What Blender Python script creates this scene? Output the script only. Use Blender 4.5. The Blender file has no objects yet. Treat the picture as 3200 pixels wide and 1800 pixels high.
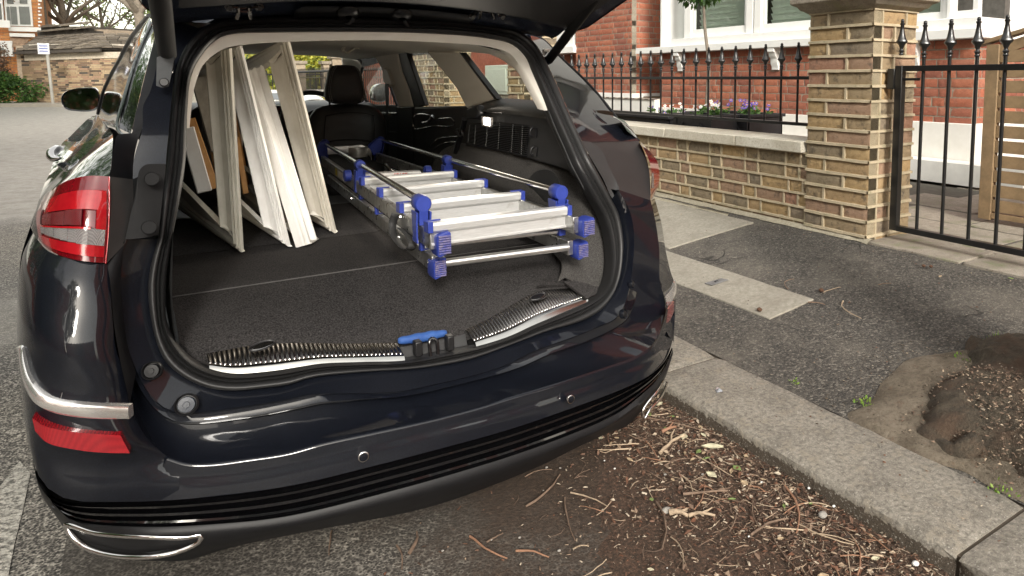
import bpy, bmesh, math, random
from mathutils import Vector, Matrix, Euler, noise
R = math.radians
random.seed(7)
rnd = random.Random(11)
scene = bpy.context.scene
col = scene.collection
# ------------------------------------------------------------------ camera
YAW, PITCH, FOC, PX, PY, CAMH = R(34.7), R(5.75), 2163.0, 1950.0, 463.0, 1.29
cam_d = bpy.data.cameras.new('camera')
cam = bpy.data.objects.new('camera', cam_d)
col.objects.link(cam)
cam.location = (0, 0, CAMH)
cam.rotation_euler = (R(90) - PITCH, 0, -YAW)
cam_d.sensor_width = 36
cam_d.lens = 36 * FOC / 3200
cam_d.shift_x = -(PX - 1600) / 3200
cam_d.shift_y = -(900 - PY) / 3200
cam_d.clip_start = .05
cam_d.clip_end = 500
scene.camera = cam
# ------------------------------------------------------------------ sky and sun (bright overcast)
world = bpy.data.worlds.new('World')
scene.world = world
world.use_nodes = True
wn = world.node_tree
wn.nodes.clear()
wo = wn.nodes.new('ShaderNodeOutputWorld')
wb = wn.nodes.new('ShaderNodeBackground')
sky = wn.nodes.new('ShaderNodeTexSky')
sky.sky_type = 'NISHITA'
sky.sun_disc = False
sky.sun_elevation = R(28)
sky.sun_rotation = R(200)
sky.dust_density = 1.5
sky.air_density = 1.3
sky.ozone_density = 1.0
hs = wn.nodes.new('ShaderNodeHueSaturation')
hs.inputs['Saturation'].default_value = .22
wn.links.new(sky.outputs[0], hs.inputs['Color'])
wm = wn.nodes.new('ShaderNodeMix'); wm.data_type = 'RGBA'; wm.blend_type = 'MULTIPLY'; wm.inputs[0].default_value = 1; wm.inputs[7].default_value = (1.05, 1.0, .91, 1)
wn.links.new(hs.outputs[0], wm.inputs[6]); wn.links.new(wm.outputs[2], wb.inputs['Color'])
wb.inputs['Strength'].default_value = .15
wn.links.new(wb.outputs[0], wo.inputs[0])
sun_d = bpy.data.lights.new('sun', 'SUN')
sun_d.energy = 1.3
sun_d.angle = R(12)
sun_d.color = (1, .95, .88)
sun = bpy.data.objects.new('sun', sun_d)
col.objects.link(sun)
az, el = R(200), R(28)          # sun_rotation is clockwise from +y seen from above
sdir = Vector((math.sin(az) * math.cos(el), math.cos(az) * math.cos(el), math.sin(el)))
sun.rotation_euler = sdir.to_track_quat('Z', 'Y').to_euler()
sun.location = (0, -6, 12)
scene.view_settings.view_transform = 'Standard'
scene.view_settings.look = 'None'
scene.view_settings.exposure = 1.45
scene.view_settings.gamma = 1
scene.view_settings.use_curve_mapping = False
scene.cycles.max_bounces = 8
scene.cycles.transparent_max_bounces = 12
# ------------------------------------------------------------------ measuring: where a sight line meets a surface
CAMP = Vector((0, 0, CAMH))
CR = Euler((R(90) - PITCH, 0, -YAW)).to_matrix()
def ray(px, py):
    return CR @ Vector(((px - PX) / FOC, -(py - PY) / FOC, -1))
def P(px, py, x=None, y=None, z=None):
    d = ray(px, py)
    if x is not None: t = x / d.x
    elif y is not None: t = y / d.y
    else: t = (z - CAMH) / d.z
    return CAMP + d * t
def PP(px, py, p0, n):
    d = ray(px, py); n = Vector(n)
    t = (Vector(p0) - CAMP).dot(n) / d.dot(n)
    return CAMP + d * t
def PF(px, py, f, lo=1.2, hi=6):
    """first point of the sight line where y passes the surface y = f(x, z)"""
    d = ray(px, py)
    def g(t):
        p = CAMP + d * t
        return p.y - f(p.x, p.z)
    best = None; t0 = lo / d.y; n = 60
    dt = (hi - lo) / d.y / n
    a = t0; ga = g(a); bt, bg = a, abs(ga)
    for i in range(n):
        b = a + dt; gb = g(b)
        if abs(gb) < bg: bt, bg = b, abs(gb)
        if ga < 0 <= gb:
            for _ in range(30):
                m = (a + b) / 2
                if g(m) < 0: a = m
                else: b = m
            return CAMP + d * b
        a, ga = b, gb
    return CAMP + d * bt
# ------------------------------------------------------------------ object helpers
WL = {}
def tag(o, label=None, cat=None, group=None, kind=None):
    if label: o['label'] = label
    if cat: o['category'] = cat
    if group: o['group'] = group
    if kind: o['kind'] = kind
    return o
def empty(name, loc, label=None, cat=None, group=None, kind=None):
    o = bpy.data.objects.new(name, None)
    o.empty_display_size = .1
    col.objects.link(o)
    o.location = loc
    WL[o.name] = Vector(loc)
    return tag(o, label, cat, group, kind)
def link(name, me, loc, parent=None):
    o = bpy.data.objects.new(name, me)
    col.objects.link(o)
    loc = Vector(loc)
    if parent:
        o.parent = parent
        o.location = loc - WL[parent.name]
    else:
        o.location = loc
    WL[o.name] = loc
    return o
def cr(pts, n, closed=False):
    """centripetal-like Catmull-Rom through pts, n samples evenly by length"""
    pts = [Vector(p) for p in pts]
    m = len(pts)
    if m == 2:
        return [pts[0].lerp(pts[1], i / (n - 1)) for i in range(n)]
    dense = []
    segs = m if closed else m - 1
    for i in range(segs):
        if closed:
            p0, p1, p2, p3 = pts[(i - 1) % m], pts[i], pts[(i + 1) % m], pts[(i + 2) % m]
        else:
            p1, p2 = pts[i], pts[i + 1]
            p0 = pts[i - 1] if i > 0 else p1 * 2 - p2
            p3 = pts[i + 2] if i + 2 < m else p2 * 2 - p1
        d1 = max((p1 - p0).length, 1e-6) ** .5; d2 = max((p2 - p1).length, 1e-6) ** .5; d3 = max((p3 - p2).length, 1e-6) ** .5
        t1, t2, t3 = d1, d1 + d2, d1 + d2 + d3
        for k in range(16):
            t = t1 + d2 * k / 16
            A1 = p0 * ((t1 - t) / d1) + p1 * (t / d1)
            A2 = p1 * ((t2 - t) / d2) + p2 * ((t - t1) / d2)
            A3 = p2 * ((t3 - t) / d3) + p3 * ((t - t2) / d3)
            B1 = A1 * ((t2 - t) / t2) + A2 * (t / t2)
            B2 = A2 * ((t3 - t) / (t3 - t1)) + A3 * ((t - t1) / (t3 - t1))
            dense.append(B1 * ((t2 - t) / d2) + B2 * ((t - t1) / d2))
    dense.append(pts[0].copy() if closed else pts[-1].copy())
    L = [0]
    for a, b in zip(dense, dense[1:]): L.append(L[-1] + (b - a).length)
    out = []; j = 0
    N = n if closed else n - 1
    for i in range(n):
        s = L[-1] * i / N
        while j < len(L) - 2 and L[j + 1] < s: j += 1
        u = (s - L[j]) / max(L[j + 1] - L[j], 1e-9)
        out.append(dense[j].lerp(dense[j + 1], min(max(u, 0), 1)))
    return out
class MB:
    def __init__(s): s.v = []; s.f = []
    def add(s, vs, fs):
        b = len(s.v); s.v += [Vector(v) for v in vs]; s.f += [tuple(i + b for i in f) for f in fs]
        return s
    def quad(s, a, b, c, d): return s.add([a, b, c, d], [(0, 1, 2, 3)])
    def box(s, c, d, m=None):
        c = Vector(c); h = [k / 2 for k in d]
        vs = []
        for sx in (-1, 1):
            for sy in (-1, 1):
                for sz in (-1, 1):
                    v = Vector((sx * h[0], sy * h[1], sz * h[2]))
                    vs.append(c + (m @ v if m else v))
        return s.add(vs, [(0, 1, 3, 2), (4, 6, 7, 5), (0, 4, 5, 1), (2, 3, 7, 6), (0, 2, 6, 4), (1, 5, 7, 3)])
    def span(s, a, b):
        a = Vector(a); b = Vector(b)
        return s.box((a + b) / 2, [abs(k) for k in (b - a)])
    def bar(s, a, b, w, h, up=(0, 0, 1)):
        """box from a to b, w wide sideways, h high"""
        a = Vector(a); b = Vector(b); d = b - a
        X = d.normalized(); Y = Vector(up).cross(X).normalized(); Z = X.cross(Y)
        return s.box((a + b) / 2, (d.length, w, h), Matrix((X, Y, Z)).transposed())
    def prism(s, pts, ext):
        pts = [Vector(p) for p in pts]; e = Vector(ext); n = len(pts)
        fs = [tuple(range(n - 1, -1, -1)), tuple(range(n, 2 * n))]
        fs += [(i, (i + 1) % n, n + (i + 1) % n, n + i) for i in range(n)]
        return s.add(pts + [p + e for p in pts], fs)
    def tube(s, pts, r, n=8, caps=True, closed=False):
        pts = [Vector(p) for p in pts]; m = len(pts)
        rr = r if isinstance(r, (list, tuple)) else [r] * m
        vs = []; up = None
        for i, p in enumerate(pts):
            if closed: t = pts[(i + 1) % m] - pts[(i - 1) % m]
            else: t = pts[min(i + 1, m - 1)] - pts[max(i - 1, 0)]
            t = t.normalized() if t.length > 1e-9 else Vector((0, 0, 1))
            if up is None:
                up = Vector((0, 0, 1)) if abs(t.z) < .9 else Vector((1, 0, 0))
            a = (up - t * up.dot(t))
            a = a.normalized() if a.length > 1e-6 else t.orthogonal().normalized()
            up = a; b = t.cross(a)
            for k in range(n):
                q = 2 * math.pi * k / n
                vs.append(p + (a * math.cos(q) + b * math.sin(q)) * rr[i])
        fs = []
        for i in range(m if closed else m - 1):
            j = (i + 1) % m
            for k in range(n):
                l = (k + 1) % n
                fs.append((i * n + k, i * n + l, j * n + l, j * n + k))
        if caps and not closed:
            fs.append(tuple(range(n - 1, -1, -1))); fs.append(tuple((m - 1) * n + k for k in range(n)))
        return s.add(vs, fs)
    def lathe(s, prof, o, n=12, axis='z', m=None):
        o = Vector(o); vs = []
        for r_, h_ in prof:
            for k in range(n):
                q = 2 * math.pi * k / n
                v = Vector((r_ * math.cos(q), r_ * math.sin(q), h_))
                if axis == 'y': v = Vector((v.x, v.z, v.y))
                if axis == 'x': v = Vector((v.z, v.x, v.y))
                vs.append(o + (m @ v if m else v))
        fs = []
        for i in range(len(prof) - 1):
            for k in range(n):
                l = (k + 1) % n
                fs.append((i * n + k, i * n + l, (i + 1) * n + l, (i + 1) * n + k))
        fs.append(tuple(range(n - 1, -1, -1))); fs.append(tuple((len(prof) - 1) * n + k for k in range(n)))
        return s.add(vs, fs)
    def loft(s, curves, n=40, closed=False, raw=False):
        cs = [[Vector(p) for p in c] for c in curves] if raw else [cr(c, n, closed) for c in curves]
        n = len(cs[0]); vs = [p for c in cs for p in c]; fs = []
        for i in range(len(cs) - 1):
            for k in range(n if closed else n - 1):
                l = (k + 1) % n
                fs.append((i * n + k, i * n + l, (i + 1) * n + l, (i + 1) * n + k))
        return s.add(vs, fs)
    def sweep(s, path, prof, nrm, closed=False):
        """prof: list of (side, out); nrm: function(i, p, tangent) -> (side vector, out vector)"""
        m = len(path); vs = []
        for i, p in enumerate(path):
            t = (path[(i + 1) % m] - path[(i - 1) % m]) if closed else (path[min(i + 1, m - 1)] - path[max(i - 1, 0)])
            a, b = nrm(i, p, t.normalized())
            for q in prof: vs.append(p + a * q[0] + b * q[1])
        k = len(prof); fs = []
        for i in range(m if closed else m - 1):
            j = (i + 1) % m
            for q in range(k - 1):
                fs.append((i * k + q, i * k + q + 1, j * k + q + 1, j * k + q))
        return s.add(vs, fs)
    def build(s, name, mat, parent=None, smooth=None, label=None, cat=None, group=None, kind=None, bevel=0, thick=0, sub=0, origin=None, normals=True):
        if origin is None:
            xs = [v.x for v in s.v]; ys = [v.y for v in s.v]; zs = [v.z for v in s.v]
            origin = Vector(((min(xs) + max(xs)) / 2, (min(ys) + max(ys)) / 2, min(zs)))
        origin = Vector(origin)
        me = bpy.data.meshes.new(name)
        me.from_pydata([tuple(v - origin) for v in s.v], [], s.f)
        if normals:
            bm = bmesh.new(); bm.from_mesh(me)
            bmesh.ops.recalc_face_normals(bm, faces=bm.faces)
            bm.to_mesh(me); bm.free()
        if mat: me.materials.append(mat)
        if smooth:
            me.polygons.foreach_set('use_smooth', [True] * len(me.polygons))
            if smooth is not True: me.set_sharp_from_angle(angle=R(smooth))
        o = link(name, me, origin, parent)
        if thick:
            md = o.modifiers.new('solid', 'SOLIDIFY'); md.thickness = thick; md.offset = -1
        if sub:
            md = o.modifiers.new('sub', 'SUBSURF'); md.levels = sub; md.render_levels = sub
        if bevel:
            md = o.modifiers.new('bevel', 'BEVEL'); md.width = bevel; md.segments = 2; md.limit_method = 'ANGLE'; md.angle_limit = R(40)
            if not smooth:
                me.polygons.foreach_set('use_smooth', [True] * len(me.polygons)); me.set_sharp_from_angle(angle=R(50))
        return tag(o, label, cat, group, kind)
# ------------------------------------------------------------------ materials
MATS = {}
def hexc(c):
    return tuple(c) + (1,)
class NT:
    """small wrapper to write node trees briefly"""
    def __init__(s, name):
        s.m = bpy.data.materials.new(name); s.m.use_nodes = True
        s.t = s.m.node_tree; s.b = s.t.nodes['Principled BSDF']; s.o = s.t.nodes['Material Output']
        s.tc = s.t.nodes.new('ShaderNodeTexCoord')
        MATS[name] = s.m
    def n(s, typ, **k):
        x = s.t.nodes.new(typ)
        for a, b in k.items():
            if a in x.inputs: x.inputs[a].default_value = b
            else: setattr(x, a, b)
        return x
    def l(s, a, b): s.t.links.new(a, b)
    def noise(s, scale, detail=6, rough=.6, vec=None, dist=0):
        x = s.n('ShaderNodeTexNoise'); x.inputs['Scale'].default_value = scale; x.inputs['Detail'].default_value = detail
        x.inputs['Roughness'].default_value = rough; x.inputs['Distortion'].default_value = dist
        s.l(vec or s.tc.outputs['Object'], x.inputs['Vector'])
        return x.outputs['Fac']
    def vor(s, scale, feature='F1', vec=None, out='Distance', rand=1):
        x = s.n('ShaderNodeTexVoronoi'); x.feature = feature; x.inputs['Scale'].default_value = scale
        x.inputs['Randomness'].default_value = rand
        s.l(vec or s.tc.outputs['Object'], x.inputs['Vector'])
        return x.outputs[out]
    def ramp(s, fac, stops, interp='LINEAR'):
        x = s.n('ShaderNodeValToRGB'); cr_ = x.color_ramp; cr_.interpolation = interp
        while len(cr_.elements) > 1: cr_.elements.remove(cr_.elements[-1])
        for i, (p, c) in enumerate(stops):
            e = cr_.elements[0] if i == 0 else cr_.elements.new(p)
            e.position = p
            e.color = hexc(c) if hasattr(c, '__len__') else (c, c, c, 1)
        s.l(fac, x.inputs['Fac'])
        return x.outputs['Color']
    def mix(s, fac, a, b, mode='MIX'):
        x = s.n('ShaderNodeMix'); x.data_type = 'RGBA'; x.blend_type = mode
        for sock, v in ((x.inputs[0], fac), (x.inputs[6], a), (x.inputs[7], b)):
            if hasattr(v, 'links'): s.l(v, sock)
            elif hasattr(v, '__len__'): sock.default_value = hexc(v)
            else: sock.default_value = v if sock == x.inputs[0] else (v, v, v, 1)
        return x.outputs[2]
    def math(s, op, a, b=0.0, c=None):
        x = s.n('ShaderNodeMath'); x.operation = op
        for i, v in enumerate((a, b) if c is None else (a, b, c)):
            if hasattr(v, 'links'): s.l(v, x.inputs[i])
            else: x.inputs[i].default_value = v
        return x.outputs[0]
    def bump(s, h, strength=.4, dist=.01, prev=None):
        x = s.n('ShaderNodeBump'); x.inputs['Strength'].default_value = strength; x.inputs['Distance'].default_value = dist
        s.l(h, x.inputs['Height'])
        if prev: s.l(prev, x.inputs['Normal'])
        return x.outputs[0]
    def set(s, **k):
        for a, v in k.items():
            sock = s.b.inputs[a.replace('_', ' ')]
            if hasattr(v, 'links'): s.l(v, sock)
            elif hasattr(v, '__len__'): sock.default_value = hexc(v)
            else: sock.default_value = v
        return s.m
def simple(name, c, rough=.5, metal=0, coat=0, var=.25, vs=14, bump=0, bs=200, spec=.5, coatr=.04, bd=.002, **k):
    if name in MATS: return MATS[name]
    t = NT(name)
    n = t.noise(vs, 5, .65)
    c0 = [x * (1 - var) for x in c]; c1 = [min(x * (1 + var), 1) for x in c]
    t.set(Base_Color=t.ramp(n, [(.3, c0), (.7, c1)]), Roughness=rough, Metallic=metal, Coat_Weight=coat, Coat_Roughness=coatr)
    t.b.inputs['Specular IOR Level'].default_value = spec
    if bump:
        t.set(Normal=t.bump(t.noise(bs, 4, .6), bump, bd))
    for a, v in k.items(): t.b.inputs[a.replace('_', ' ')].default_value = v
    return t.m
# ================================================================== the setting: road, kerb, pavement
XK0, XK1, XW, XG, XB = 1.625, 1.995, 3.66, 3.80, 6.5
ZK, ZW, ZG = .09, .275, .30
def m_road():
    t = NT('asphalt_road')
    v = t.vor(125); fine = t.noise(420, 3, .7); big = t.noise(.55, 4, .6); mid = t.noise(3.2, 6, .7)
    cell = t.vor(125, out='Color')
    sep = t.n('ShaderNodeSeparateColor'); t.l(cell, sep.inputs[0])
    base = t.ramp(sep.outputs[0], [(0, (.085, .078, .07)), (.35, (.17, .158, .14)), (.65, (.27, .25, .22)), (.88, (.46, .43, .38))])
    dark = t.mix(t.ramp(v, [(.30, 0.0), (.62, .95)]), (.03, .028, .026), base)
    patch = t.mix(t.ramp(big, [(.42, 0), (.56, 1)]), dark, t.mix(1, dark, (1.2, 1.18, 1.12), 'MULTIPLY'))
    sx0 = t.n('ShaderNodeSeparateXYZ'); t.l(t.tc.outputs['Object'], sx0.inputs[0])
    yy = t.math('ADD', sx0.outputs[1], t.math('MULTIPLY', t.noise(.8, 4, .6), .8))
    bands = t.ramp(t.math('MULTIPLY', yy, 1 / 40), [(0, 0), (.115, 0), (.122, .5), (.14, .5), (.148, .08), (.21, .1), (.225, .85), (.6, .9)])
    lf = t.math('LESS_THAN', sx0.outputs[0], .6)
    patch = t.mix(t.math('MULTIPLY', bands, lf), patch, t.mix(t.ramp(t.noise(5, 9, .85), [(.3, 0), (.7, 1)]), (.20, .188, .165), (.50, .475, .43)))
    # brown soil that has gathered towards the kerb
    sx = t.n('ShaderNodeSeparateXYZ'); t.l(t.tc.outputs['Object'], sx.inputs[0])
    edge = t.math('ADD', t.math('MULTIPLY', sx.outputs[0], 1.35), t.math('MULTIPLY', t.noise(2.6, 6, .7), 2.3))
    soilm = t.ramp(edge, [(.0, 0), (.55, 1)])
    e2 = t.math('SUBTRACT', edge, 1.75)
    soilm = t.ramp(e2, [(0, 0), (.25, .35), (.6, .85), (1, 1)])
    soil = t.ramp(t.noise(60, 6, .75), [(.3, (.022, .015, .010)), (.55, (.055, .036, .024)), (.72, (.13, .085, .055))])
    near = t.n('ShaderNodeMath'); near.operation = 'LESS_THAN'; t.l(sx.outputs[1], near.inputs[0]); near.inputs[1].default_value = 3.5
    left = t.math('GREATER_THAN', sx.outputs[0], -.25)
    sm = t.math('MULTIPLY', t.math('MULTIPLY', soilm, near.outputs[0]), left)
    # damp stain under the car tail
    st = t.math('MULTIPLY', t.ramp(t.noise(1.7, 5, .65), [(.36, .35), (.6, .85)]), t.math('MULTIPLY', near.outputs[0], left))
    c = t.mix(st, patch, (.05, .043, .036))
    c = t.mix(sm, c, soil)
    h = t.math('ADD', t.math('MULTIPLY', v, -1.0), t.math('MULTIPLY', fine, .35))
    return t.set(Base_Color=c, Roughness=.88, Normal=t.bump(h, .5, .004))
def m_footway():
    t = NT('footway_asphalt')
    v = t.vor(120); cell = t.vor(120, out='Color')
    sep = t.n('ShaderNodeSeparateColor'); t.l(cell, sep.inputs[0])
    c = t.ramp(sep.outputs[0], [(0, (.035, .031, .026)), (.5, (.08, .071, .060)), (.85, (.14, .125, .104)), (1, (.25, .225, .19))])
    c = t.mix(t.ramp(v, [(.1, .8), (.8, 0)]), c, (.03, .029, .028))
    c = t.mix(t.ramp(t.noise(1.9, 6, .7), [(.46, 0), (.74, .6)]), c, (.20, .178, .145))
    c = t.mix(t.ramp(t.noise(9, 5, .75), [(.66, 0), (.74, .8)]), c, (.42, .39, .33))
    dv = t.n('ShaderNodeVectorMath'); dv.operation = 'MULTIPLY_ADD'; nz = t.n('ShaderNodeTexNoise'); nz.inputs['Scale'].default_value = 3.5; t.l(t.tc.outputs['Object'], nz.inputs['Vector']); t.l(nz.outputs['Color'], dv.inputs[0]); dv.inputs[1].default_value = (.5, .5, .5); t.l(t.tc.outputs['Object'], dv.inputs[2])
    ck = t.vor(1.15, 'DISTANCE_TO_EDGE', vec=dv.outputs[0]); cm = t.math('MULTIPLY', t.ramp(ck, [(.002, 1), (.009, 0)]), t.ramp(t.noise(1.3, 3), [(.48, 0), (.55, .85)]))
    c = t.mix(cm, c, (.018, .016, .013))
    return t.set(Base_Color=c, Roughness=.9, Normal=t.bump(t.math('SUBTRACT', t.math('MULTIPLY', v, -1.0), t.math('MULTIPLY', cm, 3.0)), .8, .006))
def m_stone(name, a, b, sc=30, bump=.5, blot=(.10, .085, .06), moss=None, dirt=False):
    t = NT(name)
    oi = t.n('ShaderNodeObjectInfo')
    va = t.n('ShaderNodeVectorMath'); va.operation = 'MULTIPLY_ADD'
    t.l(oi.outputs['Random'], va.inputs[0]); va.inputs[1].default_value = (37, 17, 53)
    t.l(t.tc.outputs['Object'], va.inputs[2]); vec = va.outputs[0]
    n1 = t.noise(sc, 7, .7, vec); n2 = t.noise(sc * 6, 4, .7, vec); n3 = t.noise(sc * .12, 5, .6, vec)
    c = t.ramp(n1, [(.32, a), (.66, b)])
    c = t.mix(t.ramp(n2, [(.35, .55), (.5, 0)]), c, blot)
    c = t.mix(t.ramp(n3, [(.45, 0), (.7, .45)]), c, blot)
    if moss: c = t.mix(t.ramp(t.noise(sc * .25, 6, .75, vec), [(.52, 0), (.66, .8)]), c, moss)
    if dirt:
        sx = t.n('ShaderNodeSeparateXYZ'); t.l(t.tc.outputs['Object'], sx.inputs[0])
        dz = t.math('ADD', t.math('MULTIPLY', sx.outputs[2], 11.0), t.math('MULTIPLY', n1, .55))
        c = t.mix(t.ramp(dz, [(.95, .88), (1.12, 0)]), c, t.mix(t.ramp(n2, [(.45, 0), (.6, 1)]), (.035, .024, .016), (.10, .075, .05)))
        c = t.mix(t.ramp(t.noise(170, 2, .5, vec), [(.62, 0), (.68, .6)]), c, (.50, .47, .41))
    h = t.math('ADD', n1, t.math('MULTIPLY', n2, .5))
    return t.set(Base_Color=c, Roughness=.85, Normal=t.bump(h, bump, .006))
def m_brick(name, stops, blotch=(.05, .045, .04), bl=.6, rnd_by_island=False, vs=26):
    t = NT(name)
    if rnd_by_island:
        g = t.n('ShaderNodeNewGeometry'); rv = g.outputs['Random Per Island']
    else:
        oi = t.n('ShaderNodeObjectInfo'); rv = oi.outputs['Random']
    va = t.n('ShaderNodeVectorMath'); va.operation = 'MULTIPLY_ADD'
    t.l(rv, va.inputs[0]); va.inputs[1].default_value = (91, 47, 73)
    vt = t.n('ShaderNodeVectorTransform'); vt.vector_type = 'POINT'; vt.convert_from = 'OBJECT'; vt.convert_to = 'WORLD'
    t.l(t.tc.outputs['Object'], vt.inputs[0]); t.l(vt.outputs[0], va.inputs[2])
    vec = va.outputs[0]
    c = t.ramp(rv, stops, 'CONSTANT')
    n1 = t.noise(vs, 7, .75, vec); n2 = t.noise(vs * 5, 4, .7, vec)
    c = t.mix(t.ramp(n1, [(.3, .6), (.55, 0)]), c, t.mix(1, c, (.55, .5, .45), 'MULTIPLY'))
    c = t.mix(t.ramp(t.noise(vs * .55, 5, .7, vec), [(.53, 0), (.66, bl)]), c, blotch)
    c = t.mix(t.ramp(n2, [(.62, 0), (.72, .5)]), c, (.5, .46, .38))
    h = t.math('ADD', n1, t.math('MULTIPLY', n2, .4))
    return t.set(Base_Color=c, Roughness=.9, Normal=t.bump(h, .9, .008))
YEL = [(0, (.40, .28, .15)), (.14, (.34, .255, .15)), (.28, (.35, .23, .15)), (.4, (.27, .215, .14)), (.52, (.43, .30, .15)), (.66, (.36, .235, .155)), (.78, (.25, .20, .14)), (.84, (.33, .25, .15)), (.95, (.37, .205, .135))]
RED = [(0, (.38, .125, .07)), (.2, (.33, .115, .07)), (.4, (.42, .15, .085)), (.6, (.28, .10, .065)), (.8, (.40, .16, .10))]
m_brick('stock_brick', YEL); m_brick('red_brick', RED, (.25, .1, .07), .4)
m_brick('stock_brick_far', [(0, (.46, .33, .2)), (.2, (.34, .24, .15)), (.4, (.14, .10, .07)), (.5, (.5, .38, .24)), (.68, (.24, .16, .11)), (.8, (.42, .27, .18)), (.93, (.10, .085, .07))], rnd_by_island=True, bl=.1)
m_brick('stock_brick_far2', [(0, (.46, .33, .2)), (.2, (.34, .24, .15)), (.4, (.14, .10, .07)), (.5, (.5, .38, .24)), (.68, (.24, .16, .11)), (.8, (.42, .27, .18)), (.93, (.10, .085, .07))], bl=.1); m_brick('red_brick_far', [(0, (.62, .27, .09)), (.3, (.55, .22, .08)), (.6, (.66, .31, .12)), (.85, (.5, .2, .08))], rnd_by_island=True, bl=.1)
m_stone('lime_mortar', (.41, .335, .22), (.54, .45, .31), 40, .3, (.3, .26, .18), (.24, .22, .13))
m_stone('grey_mortar', (.25, .22, .17), (.37, .33, .26), 40, .3)
m_stone('granite_kerb', (.14, .128, .105), (.41, .375, .315), 62, .9, (.07, .06, .05), (.30, .26, .2), dirt=True)
m_stone('concrete_slab', (.24, .22, .175), (.38, .355, .30), 45, .35, (.16, .14, .11))
m_stone('york_stone', (.24, .205, .165), (.38, .34, .28), 22, .5, (.12, .10, .08), (.15, .16, .08))
m_stone('coping_stone', (.58, .54, .44), (.72, .69, .60), 12, .15, (.36, .31, .22))
m_stone('cap_stone', (.24, .20, .155), (.40, .35, .28), 18, .3, (.13, .12, .09), (.2, .2, .09))
simple('white_paint', (.80, .80, .77), .45, var=.05, vs=5, bump=.1, bs=40)
simple('white_render', (.78, .77, .72), .7, var=.07, vs=9, bump=.3, bs=160)
t = NT('speckled_render')
t.set(Base_Color=t.mix(t.ramp(t.noise(120, 4, .8), [(.66, 0), (.72, .8)]), t.ramp(t.noise(4, 4), [(.3, (.70, .68, .62)), (.7, (.82, .80, .75))]), (.22, .17, .10)), Roughness=.8, Normal=t.bump(t.noise(200, 3), .3, .002))
simple('black_iron', (.012, .012, .012), .28, var=.3, bump=.35, bs=90, spec=.6)
simple('shutter_green', (.52, .56, .49), .6, var=.04)
simple('cedar', (.24, .165, .09), .7, var=.3, vs=9, bump=.4, bs=60)
simple('black_planter', (.018, .018, .02), .5, var=.3, bump=.2, bs=200)
simple('door_mat', (.10, .06, .03), .95, bump=.8, bs=300)
def m_glass(name, c=(.9, .95, .95), tint=.12):
    t = NT(name)
    gl = t.n('ShaderNodeBsdfGlossy'); gl.inputs['Roughness'].default_value = .02
    tr = t.n('ShaderNodeBsdfTransparent'); tr.inputs['Color'].default_value = hexc(c)
    fr = t.n('ShaderNodeLayerWeight'); fr.inputs['Blend'].default_value = .5
    f4 = t.math('POWER', fr.outputs['Facing'], 4.0)
    mx = t.n('ShaderNodeMixShader'); t.l(t.math('ADD', t.math('MULTIPLY', f4, .75), tint), mx.inputs[0]); t.l(tr.outputs[0], mx.inputs[1]); t.l(gl.outputs[0], mx.inputs[2])
    t.l(mx.outputs[0], t.o.inputs['Surface'])
    return t.m
m_glass('window_glass', (.85, .9, .88), .05)
m_glass('car_glass', (.95, .975, .96), 0.025)
def m_leaf(name, a, b, trans=.35):
    t = NT(name)
    g = t.n('ShaderNodeNewGeometry')
    c = t.ramp(g.outputs['Random Per Island'], [(0, a), (1, b)])
    tr = t.n('ShaderNodeBsdfTranslucent'); t.l(c, tr.inputs[0])
    mx = t.n('ShaderNodeMixShader'); mx.inputs[0].default_value = trans
    t.set(Base_Color=c, Roughness=.55)
    t.l(t.b.outputs[0], mx.inputs[1]); t.l(tr.outputs[0], mx.inputs[2]); t.l(mx.outputs[0], t.o.inputs['Surface'])
    return t.m
m_leaf('spring_leaf', (.12, .19, .04), (.34, .42, .12))
m_leaf('ivy_leaf', (.03, .08, .02), (.12, .24, .05))
m_leaf('yellow_leaf', (.40, .42, .05), (.62, .58, .10))
m_leaf('dark_leaf', (.02, .05, .015), (.07, .13, .035))
m_leaf('dry_bush', (.12, .07, .045), (.26, .17, .11), .1)
simple('bark', (.12, .095, .07), .9, var=.45, vs=20, bump=.8, bs=40)
simple('pale_bark', (.19, .16, .125), .9, var=.35, vs=12, bump=.6, bs=30)

# ---- road, one sheet to the horizon (bent slightly nothing: flat)
m_road(); m_footway()
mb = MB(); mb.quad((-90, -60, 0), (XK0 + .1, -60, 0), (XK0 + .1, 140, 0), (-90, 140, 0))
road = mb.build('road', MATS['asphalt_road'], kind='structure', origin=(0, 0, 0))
mb = MB(); mb.quad((-90, -60, -.03), (90, -60, -.03), (90, 140, -.03), (-90, 140, -.03))
mb.build('ground', simple('earth', (.10, .08, .06), .95, bump=.5, bs=20), kind='structure', origin=(0, 0, -.03))
# white road line at the lower left
t = NT('road_paint')
cc = t.ramp(t.noise(38, 7, .8), [(.42, (.12, .115, .10)), (.52, (.48, .45, .39)), (.7, (.62, .60, .54))])
t.set(Base_Color=cc, Roughness=.8, Normal=t.bump(t.vor(95), .7, .006))
a, b = P(30, 1560, z=.004), P(-60, 1800, z=.004)
pts = [P(92, 1500, z=.004), P(0, 1760, z=.004), P(-150, 1800, z=.004), P(-90, 1640, z=.004), P(25, 1500, z=.004)]
mb = MB(); mb.add([P(62, 1440, z=.004), P(95, 1480, z=.004), P(70, 1600, z=.004), P(45, 1700, z=.004), P(20, 1830, z=.004), P(-120, 1830, z=.004), P(-60, 1620, z=.004), P(0, 1520, z=.004)], [tuple(range(8))])
mb.build('road_marking', MATS['road_paint'], kind='structure')

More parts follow.
